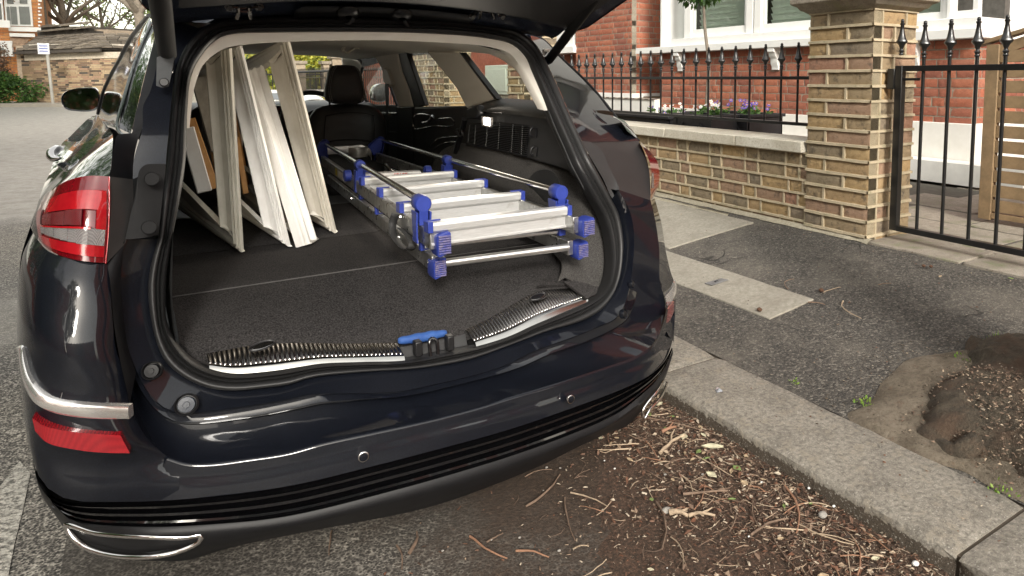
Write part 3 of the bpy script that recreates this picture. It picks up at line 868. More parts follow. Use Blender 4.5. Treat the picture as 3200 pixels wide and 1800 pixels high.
# ---- planters
def planter(px0, px1, pyt, xx, depth, label, ztop_, gname=None):
    a, b = P(px0, pyt, x=xx), P(px1, pyt, x=xx)
    y1, y0 = a.y, b.y
    t_ = empty('planter_box', (xx + depth / 2, (y0 + y1) / 2, ZG), label, 'planter', gname)
    z1 = ztop_; BP = MATS['black_planter']
    m = MB()
    m.span((xx, y0, ZG), (xx + .02, y1, z1)).span((xx + depth - .02, y0, ZG), (xx + depth, y1, z1)).span((xx, y0, ZG), (xx + depth, y0 + .02, z1 - .001)).span((xx, y1 - .02, ZG), (xx + depth, y1, z1 - .001))
    m.build('box_wall', BP, t_, bevel=.003)
    m = MB()
    m.span((xx - .02, y0 - .02, z1), (xx + .015, y1 + .02, z1 + .03)).span((xx + depth - .015, y0 - .02, z1), (xx + depth + .02, y1 + .02, z1 + .03)).span((xx + .015, y0 - .02, z1), (xx + depth - .015, y0 + .015, z1 + .03)).span((xx + .015, y1 - .015, z1), (xx + depth - .015, y1 + .02, z1 + .03))
    m.build('rim', BP, t_, bevel=.004)
    m = MB(); ym = (y0 + y1) / 2
    for sy in (y0, y1 - .05): m.span((xx - .008, sy, ZG + .05), (xx, sy + .05, z1 - .02))
    m.bar((xx - .004, y0 + .05, z1 - .2), (xx - .004, y0 + .15, z1 - .05), .012, .03, (1, 0, 0)); m.bar((xx - .004, y1 - .05, z1 - .2), (xx - .004, y1 - .15, z1 - .05), .012, .03, (1, 0, 0))
    m.span((xx - .008, y0 + .05, ZG + .05), (xx, y1 - .05, ZG + .1)); m.build('panel_trim', BP, t_)
    MB().span((xx + .02, y0 + .02, z1 - .05), (xx + depth - .02, y1 - .02, z1 - .02)).build('compost', simple('compost', (.05, .035, .025), .95, bump=.8, bs=60), t_)
    return t_, xx, y0, y1, z1
m_leaf('petal_violet', (.10, .05, .32), (.22, .15, .50), .2); m_leaf('petal_white', (.75, .72, .80), (.85, .85, .78), .2)
def disc(m, c, n, r, k=5):
    n = Vector(n).normalized(); a = n.orthogonal().normalized(); b = n.cross(a); c = Vector(c)
    m.add([c + (a * math.cos(2 * math.pi * i / k) + b * math.sin(2 * math.pi * i / k)) * r for i in range(k)], [tuple(range(k))])
def leafquad(m, c, d, n, l_, w_):
    d = d.normalized(); s_ = d.cross(n).normalized()
    m.add([c, c + d * l_ * .5 + s_ * w_ * .5, c + d * l_, c + d * l_ * .5 - s_ * w_ * .5], [(0, 1, 2, 3)])
def rv(r=None):
    r = r or rnd
    while True:
        v = Vector((r.uniform(-1, 1), r.uniform(-1, 1), r.uniform(-1, 1)))
        if .05 < v.length < 1: return v
def pansies(name, x0, x1, y0, y1, z, n, petal, label, group=None):
    t_ = empty(name, ((x0 + x1) / 2, (y0 + y1) / 2, z), label, 'flowers', group)
    lf = MB(); pt = MB(); ct = MB(); wt = MB()
    for i in range(n):
        c = Vector((rnd.uniform(x0, x1), rnd.uniform(y0, y1), z + rnd.uniform(.0, .07)))
        for k in range(9):
            d = rv(); d.z = abs(d.z) * .6; leafquad(lf, c + rv() * .03, d, rv(), .045, .022)
        up = Vector((rnd.uniform(-.9, -.2), rnd.uniform(-.7, .1), rnd.uniform(.2, .7))).normalized()
        h = c + Vector((-.01, 0, .035 + rnd.uniform(0, .05)))
        tgt = wt if petal == 'white' or (petal == 'mixed' and rnd.random() < .5) else pt
        a = up.orthogonal().normalized(); b = up.cross(a)
        for k in range(5):
            q = 2 * math.pi * k / 5; disc(tgt, h + (a * math.cos(q) + b * math.sin(q)) * .010 + up * .0015 * k, up, .0085, 6)
        disc(ct, h + up * .013, up, .005, 5)
    lf.build('leaves', MATS['ivy_leaf'], t_, kind='stuff')
    if pt.v: pt.build('petals', MATS['petal_violet'], t_, kind='stuff')
    if wt.v: wt.build('petals', MATS['petal_white'], t_, kind='stuff')
    ct.build('flower_centres', simple('flower_yellow', (.8, .55, .05), .6), t_, kind='stuff')
XP = 4.45
zr = P(2230, 352, x=XP).z
t1, _, a0, a1, az1 = planter(2150, 2338, 350, XP, .45, 'large black square planter holding a standard tree, behind the railing', zr - .03)
pansies('pansies', XP + .05, XP + .35, a0 + .05, a1 - .1, az1, 26, 'violet', 'deep violet pansies filling the large square planter')
t2, _, b0, b1, bz1 = planter(2105, 2225, 362, XP - .34, .3, 'small black trough planter in front of the large square one', P(2160, 356, x=XP - .34).z - .03)
pansies('pansies', XP - .3, XP - .08, b0 + .05, b1, bz1, 14, 'white', 'white pansies and trailing green in the small trough planter')
t3, _, c0, c1, cz1 = planter(1915, 2090, 352, XP - .1, .35, 'long low dark planter at the left end of the row', P(2000, 352, x=XP - .1).z - .05)
pansies('pansies', XP - .05, XP + .2, c0 + .02, c0 + .6, cz1, 22, 'mixed', 'pale violet and white pansies in the long low planter')
# a white sprig hanging through the railing
tr = empty('standard_tree', (XP + .2, P(2208, 320, x=XP + .2).y, az1), 'slim standard bay tree with bare stem growing from the large planter', 'tree')
ty = P(2207, 300, x=XP + .2).y; zt4 = P(2200, -10, x=XP + .2).z
st = cr([(XP + .2, ty, az1 - .02), (XP + .21, P(2212, 200, x=XP + .2).y, P(2212, 200, x=XP + .2).z), (XP + .2, P(2203, 90, x=XP + .2).y, P(2203, 90, x=XP + .2).z), (XP + .2, P(2197, 20, x=XP + .2).y, zt4)], 14)
MB().tube(st, [.021 - .0006 * i for i in range(14)], 8).build('trunk', MATS['pale_bark'], tr, smooth=50)
cw = MB(); c0_ = Vector((XP + .2, P(2185, 20, x=XP + .2).y, zt4 + .24))
for i in range(1500):
    v = rv(); v = v.normalized() * (v.length ** .5)
    c = c0_ + Vector((v.x * .3, v.y * .33, v.z * .30))
    d = rv() + v; leafquad(cw, c, d, rv(), .085, .028)
cw.build('crown', MATS['ivy_leaf'], tr)
bs = MB()
for i in range(9):
    d = rv(); d.z = abs(d.z); bs.tube([st[-1], st[-1] + d * .14, c0_ + d * .22], [.008, .005, .002], 5)
bs.build('branches', MATS['pale_bark'], tr)
# white low wall strip seen behind the railing at right
MB().span((XB - .3, 2.9, ZG), (XB - .05, 6, .5)).build('garden_step', MATS['white_render'], None, label='low white rendered step along the foot of the bay', cat='step')
# ---- further along: pier, railing and hedge seen through the car windows
def pier(px0, px1, label, xx=XW, top=200, n=16):
    a, b = P(px0, 250, x=xx).y, P(px1, 250, x=xx).y
    y1, y0 = max(a, b), min(a, b)
    e = empty('brick_pier', (xx, (y0 + y1) / 2, ZW), label, 'pier')
    brickwork(e, (xx - .02, y1, ZW), (0, -1, 0), y1 - y0, n, ch=.0935, bl=.3, hb=.15, jt=.02, proud=.005, mat='stock_brick')
    brickwork(e, (xx + .08, y0, ZW), (1, 0, 0), .35, n, ch=.0935, bl=.3, hb=.15, jt=.02, proud=.005, mat='stock_brick')
    MB().span((xx + .05, y0 + .05, ZW), (xx + .4, y1 - .02, ZW + n * .0935)).build('pier_core', MATS['lime_mortar'], e)
    MB().span((xx - .08, y0 - .06, ZW + n * .0935), (xx + .5, y1 + .06, ZW + n * .0935 + .1)).build('pier_cap', MATS['cap_stone'], e, bevel=.01)
    return y0, y1
fy0, fy1 = pier(1388, 1282, 'yellow brick pier seen through the rear door window of the car')
pier(1640, 1590, 'yellow brick pier seen through the rear quarter window', n=18, xx=XW)
# wall + railing beyond
gw2 = empty('front_wall', (XW, 14, ZW), 'low white rendered wall with railing further up the street', 'wall')
MB().span((XW, fy1 + .1, ZW - .3), (XW + .3, 26, .62)).build('wall_body', WR, gw2)
r3 = empty('far_railing', (XW + .15, 12, .6), 'plain black railing on the white wall, seen past the front seat', 'railing')
yy = fy1 + .2; bme = None
while yy < 25:
    if bme is None:
        o = MB().tube([(XW + .15, yy, .62), (XW + .15, yy, 1.4)], .011, 6).build('bar', IR, r3); bme = o.data
    else: link('bar', bme, (XW + .15, yy, .62), r3)
    link('finial', FIN, (XW + .15, yy, 1.4), r3)
    yy += .16
MB().span((XW + .13, fy1 + .1, 1.3), (XW + .17, 25, 1.325)).build('top_rail', IR, r3)
MB().span((XW + .13, fy1 + .1, .68), (XW + .17, 25, .70)).build('bottom_rail', IR, r3)
def bush(name, c, r_, n, mat, label, cat='bush', lw=.09, group=None, core=None):
    e = empty(name, (c[0], c[1], c[2] - r_[2]), label, cat, group)
    m = MB(); rr = random.Random(int(c[0] * 100 + c[1] * 7))
    blobs = [(Vector(c) + Vector((rr.uniform(-.6, .6) * r_[0], rr.uniform(-.6, .6) * r_[1], rr.uniform(-.5, .6) * r_[2])), rr.uniform(.3, .55)) for _ in range(14)]
    for i in range(n):
        b_, s_ = rr.choice(blobs); v = rv(rr).normalized() * rr.uniform(.55, 1)
        p = b_ + Vector((v.x * r_[0] * s_, v.y * r_[1] * s_, v.z * r_[2] * s_))
        leafquad(m, p, rv(rr) + v * .5, rv(rr), lw, lw * .55)
    m.build('foliage', MATS[mat], e)
    m = MB()
    for i in range(10):
        b_, s_ = blobs[i]; m.tube([Vector((c[0], c[1], c[2] - r_[2])), Vector(c).lerp(b_, .5), b_], [.04, .02, .008], 5)
    m.build('stems', MATS['bark'], e)
# view through the windscreen: a street across, yellow shrub behind brick piers and railings
yb = 26
def B(px, py, y=yb): return P(px, py, y=y)
bush('golden_shrub', B(985, 185, 29), (3.2, 1.2, 1.7), 7000, 'yellow_leaf', 'golden yellow shrub beyond the railings, seen through the windscreen', lw=.2)
bush('green_shrub', B(1010, 245, 28.5), (3.0, .8, 1.3), 4500, 'spring_leaf', 'mid green shrub below the golden one, seen through the windscreen', lw=.17)
bush('pale_tree', B(850, 200, 34), (3, 1.5, 2.6), 4500, 'spring_leaf', 'pale spring tree seen through the left of the windscreen', cat='tree', lw=.25)
bush('hedge', P(1165, 215, y=27), (1.3, .8, 1.8), 3000, 'ivy_leaf', 'dark green hedge behind the far railing, past the headrest', lw=.18)
for k, (pa_, pb_) in enumerate(((918, 955), (1012, 1030), (1040, 1072))):
    a, b = B(pa_, 220), B(pb_, 220)
    e = empty('brick_pier', (a.x, yb, 0), ['grey capped pier left of the golden shrub, through the windscreen', 'slim pier in the middle of the far railings, through the windscreen', 'pale brick pier right of the golden shrub, through the windscreen'][k], 'pier')
    MB().span((a.x, yb, 0), (b.x, yb + .5, B(940, (190, 190, 172)[k]).z - .1)).build('pier_body', simple('pier_far', (.36, .30, .22), .9, bump=.5, bs=12), e)
    MB().span((a.x - .06, yb - .06, B(940, (190, 190, 172)[k]).z - .1), (b.x + .06, yb + .56, B(940, (190, 190, 172)[k]).z)).build('pier_cap', MATS['cap_stone'], e)
e = empty('white_wall', (B(950, 300).x, yb, 0), 'low white wall below the far railings, through the windscreen', 'wall')
MB().span((B(760, 290).x, yb + .1, 0), (B(1100, 290).x, yb + .35, B(980, 280).z)).build('wall_body', WR, e)
e = empty('far_railing', (B(980, 260).x, yb, 0), 'black railings between the far piers, seen through the windscreen', 'railing')
xx = B(800, 250).x
bme = None
while xx < B(1075, 250).x:
    if bme is None: o = MB().span((xx, yb + .2, 0), (xx + .035, yb + .24, B(980, 222).z)).build('bar', IR, e); bme = o.data; bz_ = o.location.z; bo = .0175
    else: link('bar', bme, (xx + .0175, yb + .22, bz_), e)
    xx += .17
MB().span((B(800, 250).x, yb + .2, B(980, 235).z), (B(1075, 250).x, yb + .24, B(980, 235).z + .05)).build('top_rail', IR, e)

# ================================================================== far left: wall, lodge roof, house, trees
fw0, fw1 = P(78, 326, y=44), P(470, 318, y=41)
fw0.z = fw1.z = 0
Dw = (fw1 - fw0); Dw.z = 0; Lw = Dw.length; Dw.normalize()
far = empty('boundary_wall', fw0, 'long brown brick boundary wall below the shingled roof across the road', 'wall')
zwt = P(200, 176, y=43).z
rows = 25
brickwork(far, fw0, Dw, Lw, rows, ch=zwt / rows, bl=.36, hb=.17, jt=.018, mat='stock_brick_far2', far_mat='stock_brick_far', mort='grey_mortar', proud=0, flat=True, limit=300, depth=.1)
Nw = Vector((Dw.y, -Dw.x, 0))
for i in range(60):
    pass
# brick-on-edge course
m = MB(); n = int(Lw / .14)
for i in range(n):
    m.box(fw0 + Dw * (i + .5) * Lw / n + Vector((0, 0, zwt + .11)) - Nw * .04, (Lw / n - .02, .16, .2), Matrix.Rotation(math.atan2(Dw.y, Dw.x), 3, 'Z'))
m.build('coping_bricks', MATS['stock_brick_far'], far, kind='stuff')
# lodge with shingle roof (behind the wall)
def W(s, dz, back=0): return fw0 + Dw * s + Vector((0, 0, dz)) - Nw * back
def sof(px, back=0):
    d = ray(px, 200); # parameter along wall for a column of the picture
    a = fw0 - Nw * back
    den = d.x * Dw.y - d.y * Dw.x
    t_ = (a.x * Dw.y - a.y * Dw.x) / den
    return (CAMP + d * t_ - a).dot(Dw)
def zat(px, py, back=0):
    d = ray(px, py); p0 = fw0 - Nw * back
    t_ = (p0 - CAMP).dot(Nw) / d.dot(Nw)
    return (CAMP + d * t_).z
lodge = empty('lodge', W(2, 0, 1), 'low lodge with stepped weathered shingle roof behind the boundary wall', 'building')
t = NT('shingle')
oi = t.n('ShaderNodeObjectInfo')
t.set(Base_Color=t.mix(t.ramp(t.noise(3, 5), [(.4, 0), (.6, .7)]), t.ramp(oi.outputs['Random'], [(0, (.10, .08, .06)), (.5, (.19, .155, .12)), (1, (.30, .25, .19))]), (.07, .06, .045)), Roughness=.95)
t = NT('shingle_stuff')
gg = t.n('ShaderNodeNewGeometry')
t.set(Base_Color=t.ramp(gg.outputs['Random Per Island'], [(0, (.10, .08, .06)), (.5, (.18, .15, .115)), (1, (.28, .235, .18))]), Roughness=.95)
nsh = [0]
SHM = bpy.data.meshes.new('shingle'); _b = MB(); _b.box((.5, .5, .5), (1, 1, 1)); SHM.from_pydata([tuple(v) for v in _b.v], [], _b.f); SHM.materials.append(MATS['shingle'])
rest = MB()
def roofface(p00, p10, p01, p11, rows_, tw_):
    """p00-p10 lower edge, p01-p11 upper edge"""
    rr = random.Random(5)
    for r in range(rows_):
        a0, a1 = r / rows_, (r + 1.15) / rows_
        l0, l1 = p00.lerp(p01, a0), p10.lerp(p11, a0); u0, u1 = p00.lerp(p01, min(a1, 1)), p10.lerp(p11, min(a1, 1))
        n_ = max(1, int((l1 - l0).length / tw_))
        for i in range(n_):
            s0, s1 = (i + .04) / n_, (i + .96) / n_
            A, B_, C_ = l0.lerp(l1, s0), l0.lerp(l1, s1), u0.lerp(u1, s0)
            X_ = (B_ - A); Y_ = (C_ - A); Y_ -= X_.normalized() * Y_.dot(X_.normalized()); Zn = X_.cross(Y_).normalized()
            lift = Zn * (.05 + rr.uniform(0, .03))
            if nsh[0] < 300:
                o = bpy.data.objects.new('shingle', SHM); col.objects.link(o); o.parent = lodge
                M_ = Matrix((X_, Y_ - Zn * .05, Zn * .035)).transposed().to_4x4(); M_.translation = A + lift - WL[lodge.name]
                o.matrix_local = M_; nsh[0] += 1
            else:
                rest.box((A + B_) / 2 + Y_ / 2 + lift * .6, (X_.length, Y_.length, .04), Matrix((X_.normalized(), (Y_ - Zn * .05).normalized(), Zn)).transposed())
zr0, zr1, zr2, zr3 = zat(60, 168, .2), zat(130, 116, 2.2), zat(125, 100, 2.4), zat(140, 90, 2.6)
eL, eM, eR = sof(48, -.3), sof(320, -.3), sof(470, -.3)
r1L, r1M, r1R = sof(125, 2.2), sof(290, 2.2), sof(420, 2.2)
ze0 = zat(60, 163, -.3); ze1 = zat(320, 143, -.3); 
E0, E1_, E2_ = W(eL, ze0, -.3), W(eM, ze0 + .15, -.3), W(eR + 1, ze0 + .1, 1.2)
T0, T1, T2 = W(r1L, zat(125, 117, 2.2), 2.2), W(r1M, zat(290, 108, 2.2), 2.2), W(sof(340, 3) + .8, zat(340, 108, 3.0), 3.0)
roofface(E0, E1_, T0, T1, 9, .42)
roofface(E1_, E2_, T1, T2, 9, .42)
m = MB(); m.add([E0, E1_, T1, T0], [(0, 1, 2, 3)]); m.add([E1_, E2_, T2, T1], [(0, 1, 2, 3)]); m.build('roof_deck', simple('roof_dark', (.07, .06, .05), .9), lodge)
# stepped crown of the roof
def crownbox(pxl, pxr, py0, py1, back, side, mt):
    a, b = sof(pxl, back), sof(pxr, back); z0, z1 = zat((pxl + pxr) / 2, py1, back), zat((pxl + pxr) / 2, py0, back)
    m = MB(); m.prism([W(a, z0, back), W(b, z0, back), W(b + 1.2, z0, back + 2.5), W(a - .2, z0, back + 2.5)], (0, 0, z1 - z0)); m.build('roof_step', mt, lodge)
crownbox(125, 288, 95, 112, 2.3, 0, MATS['roof_dark'])
p_ = [W(sof(120, 2.0), zat(120, 106, 2.0), 2.0), W(sof(293, 2.0), zat(293, 92, 2.0), 2.0), W(sof(140, 2.6), zat(140, 98, 2.6), 2.6), W(sof(290, 2.6), zat(290, 85, 2.6), 2.6)]
roofface(p_[0], p_[1], p_[2], p_[3], 2, .42)
crownbox(137, 282, 82, 96, 2.6, 0, MATS['roof_dark'])
p_ = [W(sof(131, 2.4), zat(131, 91, 2.4), 2.4), W(sof(284, 2.4), zat(284, 80, 2.4), 2.4), W(sof(150, 3.2), zat(150, 83, 3.2), 3.2), W(sof(275, 3.2), zat(275, 73, 3.2), 3.2)]
roofface(p_[0], p_[1], p_[2], p_[3], 2, .42)
crownbox(290, 345, 92, 108, 2.9, 0, simple('pale_wood', (.34, .27, .2), .9))
if rest.v: rest.build('shingle_rest', MATS['shingle_stuff'], lodge, kind='stuff')
m = MB(); m.bar(W(eL, ze0 - .04, -.35), W(eM, ze0 + .11, -.35), .12, .14); m.build('gutter', MATS['roof_dark'], lodge)
m = MB(); m.bar(W(sof(80, 0), ze0 - .25, -.02), W(eM, ze0 - .12, -.02), .06, .3); m.bar(W(eM, ze0 - .12, -.02), W(eR + 1, ze0 - .1, .0), .06, .3); m.build('fascia', simple('fascia_cream', (.55, .48, .38), .6), lodge)
m = MB(); m.bar(W(sof(85, .1), zat(200, 172, .1) + .02, .08), W(sof(318, .1), zat(200, 168, .1) + .1, .08), .06, .30); m.build('dark_gap', MATS['roof_dark'], lodge)
m = MB(); m.prism([W(sof(90, .3), 0, .4), W(eR, 0, .4), W(eR, 0, 4), W(sof(90, .3), 0, 4)], (0, 0, zwt + .6)); m.build('lodge_wall', simple('lodge_cream', (.55, .5, .42), .8), lodge)
# far pavement and kerb
fk = MB(); a, b = P(-60, 352, z=0), P(300, 330, z=0)
A0 = fw0 - Dw * 30 + Nw * 0; 
fk.prism([W(-30, 0, -2.2), W(Lw + 25, 0, -2.2), W(Lw + 25, 0, 1), W(-30, 0, 1)], (0, 0, .14))
fk.build('far_pavement', simple('far_paving', (.36, .33, .28), .9, var=.15, vs=1.5), kind='structure')
# sign post
sp = P(160, 333, z=.1); sp = W(sof(156, -1.5), 0, -1.5)
d = empty('street_sign', sp, 'slim white street sign post standing in front of the brick wall', 'sign')
zst = zat(143, 146, -1.5)
tp = Vector((P(146, 160, y=sp.y).x, sp.y, zst))
MB().tube([sp, tp], .06, 8).build('post', simple('pole_white', (.45, .44, .40), .6, var=.25, vs=2), d)
MB().box(tp + Vector((-.1, -.08, -.1)), (.42, .04, .5)).build('sign_plate', simple('sign_white', (.75, .76, .8), .5), d, bevel=.01)
for k_ in range(3): MB().box(tp + Vector((-.1, -.105, .03 - .12 * k_)), (.30, .01, .05)).build('sign_stripe', simple('sign_blue', (.18, .22, .5), .5), d)
# close boarded fence at wall's left end
fe = empty('timber_fence', W(-.5, 0, 0), 'short run of brown timber fence at the left end of the brick wall', 'fence')
s0 = sof(50); 
for i in range(7):
    a = s0 + (0 - s0) * i / 7
    m = MB(); m.prism([W(a, 0, .25 - i * .03), W(a + (-s0) / 7 - .015, 0, .25 - i * .03), W(a + (-s0) / 7 - .015, 0, .31 - i * .03), W(a, 0, .31 - i * .03)], (0, 0, zwt + .35)); m.build('board', simple('fence_brown', (.30, .2, .14), .9, var=.3), fe)
MB().box(W(-.1, (zwt + .5) / 2, .1), (.25, .25, zwt + .5)).build('post', simple('post_tan', (.5, .4, .3), .9), fe)
# dry bush and ivy at far left
bush('dry_shrub', W(-1.6, 2.0, -1.0), (2.3, .9, 2.2), 14000, 'dry_bush', 'leafless brown shrub at the far left beside the timber fence', lw=.13)
bush('ivy_mound', W(-1.5, .8, -1.4), (2.8, .8, .95), 8000, 'ivy_leaf', 'bright green ivy mound below the brown shrub at far left', lw=.17)
# orange brick house at the far left
YH = 52
def H(px, py, y=YH): return P(px, py, y=y)
oh = empty('orange_brick_house', (H(40, 200).x, YH, 0), 'orange brick house with white sash windows at the top left', 'house')
xr = H(128, 50).x; xl = H(-120, 50).x
zT = H(40, -60).z
OB = 'red_brick_far'
brickwork(oh, (xl, YH, 0), (1, 0, 0), xr - xl, int((H(40, -60).z) / .16), ch=.16, bl=.5, hb=.25, jt=.02, mat=OB, mort='grey_mortar', proud=0, flat=True, limit=0, depth=.12)
MB().span((xl, YH + .15, 0), (xr, YH + 6, zT)).build('house_body', simple('orange_plain', (.5, .22, .09), .9), oh)
def hb(px0, px1, py0, py1, off, nm, mt, th=.2, par=None):
    a, b = H(px0, py1, YH - off), H(px1, py0, YH - off)
    return MB().span((a.x, YH - off, a.z), (b.x, YH - off + th, b.z)).build(nm, mt, par or oh, bevel=.01)
DW = simple('far_pane', (.16, .17, .16), .15, var=.3, vs=1)
wfr = hb(19, 95, -20, 80, .15, 'window', WP)
for p0, p1 in ((24, 29), (36, 51), (63, 76), (79, 91)): hb(p0, p1, 21, 76, .2, 'pane', DW, .03, wfr)
for p0, p1 in ((22, 41), (62, 84)): hb(p0, p1, -10, 11, .2, 'pane', DW, .03, wfr)
hb(27, 130, 86, 97, .4, 'sill', WP); hb(-20, 30, 64, 85, .7, 'sill', WP)
wf2 = hb(-30, 5, -20, 66, .3, 'window', WP); hb(-15, 2, 10, 60, .35, 'pane', DW, .03, wf2)
hb(30, 108, 105, 114, .3, 'band', WP)
hb(-40, 36, 128, 175, .9, 'porch', WP, .6); hb(-10, 12, 150, 168, 1.0, 'pane', DW, .05)
m = MB(); m.add([H(30, 146, YH - .9), H(66, 148, YH - .9), H(98, 118, YH), H(32, 113, YH)], [(0, 1, 2, 3)]); m.build('porch_roof', simple('tile_brown', (.30, .2, .13), .9, var=.4, vs=6), oh)
for k_ in range(10): hb(119, 130 - (k_ % 2) * 5, k_ * 11, k_ * 11 + 5, .1, 'quoin', WP, .1)
# trees
def tree(name, base, top, lean, limbs, leaves, mat, label, trunk_r=.3, spread=4, lsize=.25, seed=1, bark='bark', twig=3):
    rr = random.Random(seed)
    e = empty(name, base, label, 'tree')
    m = MB(); tips = []
    base = Vector(base); top = Vector(top)
    def grow(p, d, l, r, lv):
        n = 5; pts = [p]; q = p.copy(); dd = d.normalized()
        for i in range(n):
            dd = (dd + rv(rr) * .28 + Vector((0, 0, .06))).normalized(); q = q + dd * l / n; pts.append(q.copy())
        m.tube(pts, [r * (1 - .6 * i / n) for i in range(n + 1)], 7 if lv < 2 else 4, caps=False)
        if lv >= twig:
            tips.extend(pts[2:]); return
        for k in range(3 if lv < 2 else 3):
            i = rr.randint(2, n); nd = (dd + rv(rr) * 1.1).normalized()
            grow(pts[i], nd, l * rr.uniform(.55, .8), r * .45, lv + 1)
    tk = cr([base, base.lerp(top, .5) + Vector(lean), top], 8)
    m.tube(tk, [trunk_r * (1 - .4 * i / 7) for i in range(8)], 10, caps=False)
    for k in range(limbs):
        a = 2 * math.pi * k / limbs + rr.random()
        grow(tk[rr.randint(4, 7)], Vector((math.cos(a), math.sin(a), rr.uniform(.3, 1.1))), spread * rr.uniform(.6, 1), trunk_r * .5, 1)
    m.build('trunk', MATS[bark], e, smooth=60)
    lf = MB()
    for i in range(leaves):
        c = rr.choice(tips) + rv(rr) * lsize * 2.2
        leafquad(lf, c, rv(rr), rv(rr), lsize, lsize * .6)
    lf.build('crown', MATS[mat], e)
def G(px, y, z=0): p = P(px, 200, y=y); return Vector((p.x, p.y, z))
tree('bare_tree', G(455, 40), G(405, 40, 7.5), (.2, 0, .3), 6, 5200, 'spring_leaf', 'large spreading tree with thick limbs and sparse young leaves right of the lodge', .27, 4.8, .15, 3, 'pale_bark', 4)
tree('leafy_tree', G(200, 56), G(190, 56, 8), (.3, 0, 0), 9, 22000, 'spring_leaf', 'yellow green leafy tree rising behind the lodge roof', .27, 5.2, .21, 9, 'bark', 4)
tree('ivy_clad_tree', G(150, 54), G(135, 54, 10), (.1, 0, 0), 6, 9000, 'dry_bush', 'twiggy grey tree directly right of the orange brick house', .2, 3.2, .16, 21, 'bark', 4)
tree('young_tree', G(330, 60), G(325, 60, 6), (.1, 0, 0), 8, 6500, 'spring_leaf', 'thin pale tree in the gap between the two larger trees', .15, 4.6, .17, 33, 'pale_bark', 4)

# ================================================================== behind the photographer (what the paint mirrors)
oph = empty('opposite_terrace', (-4, -14, 0), 'red brick terrace with white windows behind the photographer', 'house')
def terrace(x0, x1, y, facing, parent):
    MB().span((x0, min(y, y - 4 * facing), 0), (x1, max(y, y - 4 * facing), 6.2)).build('terrace_wall', MATS['brick_plain'], parent)
    xx = x0 + 1
    while xx < x1 - 2:
        for z0 in (1.0, 4.2):
            w = MB().span((xx, y, z0), (xx + 1.7, y + .12 * facing, z0 + 2.2)).build('window', WP, parent)
            for k in range(2): MB().span((xx + .15 + k * .75, y + .1 * facing, z0 + .15), (xx + .8 + k * .75, y + .14 * facing, z0 + 2.05)).build('pane', DW, w)
        xx += 3.1
terrace(-18, 16, -19, 1, oph)
oph2 = empty('side_terrace', (-13, 2, 0), 'red brick terrace with white windows across the road at left, outside the view', 'house')
MB().span((-18, -13, 0), (-13.5, 22, 9)).build('terrace_wall', MATS['brick_plain'], oph2)
yy = -11
while yy < 20:
    for z0 in (1.0, 4.2):
        w = MB().span((-13.5, yy, z0), (-13.38, yy + 1.7, z0 + 2.2)).build('window', WP, oph2)
        for k in range(2): MB().span((-13.4, yy + .15 + k * .75, z0 + .15), (-13.36, yy + .8 + k * .75, z0 + 2.05)).build('pane', DW, w)
    yy += 3.1
tree('street_tree', (-6.5, -6, 0), (-6.3, -6, 4.5), (.1, 0, 0), 6, 5000, 'spring_leaf', 'leafy street tree behind the photographer', .25, 3.2, .25, 51)
bush('tall_laurel', (-6.2, 4.5, 3.2), (2.6, 5.5, 3.2), 16000, 'dark_leaf', 'tall dark evergreen hedge across the road, outside the left edge', lw=.22)
for k_, (bx, by, bz, br, mt_) in enumerate(((-14, 20, 8, 7, 'dark_leaf'), (-20, 31, 9, 7, 'spring_leaf'), (-13, 36, 8, 6, 'ivy_leaf'), (-25, 22, 9, 7, 'dark_leaf'))):
    bush('roadside_tree', (bx, by, bz), (br, br, bz), 10000, mt_, ['dark evergreen tree beside the road, nearest of those beyond the left edge', 'pale green broad tree far along the road beyond the left edge', 'glossy dark tree closest to the lodge beyond the left edge', 'wide dark tree set back from the road beyond the left edge'][k_], cat='tree', lw=.45)
bush('garden_hedge', (-1.2, -9, 1.8), (3.2, 1.0, 1.8), 9000, 'dark_leaf', 'dark hedge behind the photographer mirrored in the door mirror', cat='hedge', lw=.16)
tree('street_tree', (-9, 6, 0), (-9, 6, 5), (.1, 0, 0), 6, 4500, 'spring_leaf', 'leafy street tree across the road beyond the left edge', .25, 3.0, .25, 52)
# ================================================================== the car
t = NT('car_paint')
fl = t.vor(1700, out='Color'); sp_ = t.n('ShaderNodeSeparateColor'); t.l(fl, sp_.inputs[0])
t.set(Base_Color=t.ramp(sp_.outputs[0], [(0, (.0028, .0034, .0056)), (.88, (.0045, .0056, .0094)), (1, (.018, .024, .038))]), Metallic=0, Roughness=.5, Coat_Weight=1.0, Coat_Roughness=t.ramp(t.noise(35, 6, .7), [(.45, .015), (.75, .09)]))
t.b.inputs['Coat IOR'].default_value = 1.47; t.b.inputs['Specular IOR Level'].default_value = .12
PAINT = t.m
BLACKG = simple('gloss_black', (.006, .006, .007), .12, coat=1, coatr=.03, var=.1)
PLAST = simple('dark_plastic', (.027, .027, .0275), .55, var=.12, bump=.35, bs=900, bd=.0006)
SATIN = simple('satin_black', (.012, .012, .013), .38, var=.15, bump=.15, bs=500, bd=.0006)
RUBBER = simple('seal_rubber', (.016, .016, .0165), .48, var=.12, bump=.25, bs=600, bd=.0006)
CHROME = simple('chrome', (.82, .80, .78), .10, 1, var=.03)
SATCH = simple('satin_chrome', (.62, .61, .60), .24, 1, var=.05)
HEAD = simple('headliner', (.80, .76, .68), .85, var=.04, vs=4, bump=.25, bs=700, bd=.0008)
IVORY = simple('ivory_trim', (.66, .62, .54), .5, var=.03)
LEATH = simple('leather_black', (.034, .033, .032), .48, var=.15, bump=.35, bs=260, bd=.0012)
t = NT('carpet')
nn = t.noise(230, 4, .9); n2 = t.noise(5, 5, .65)
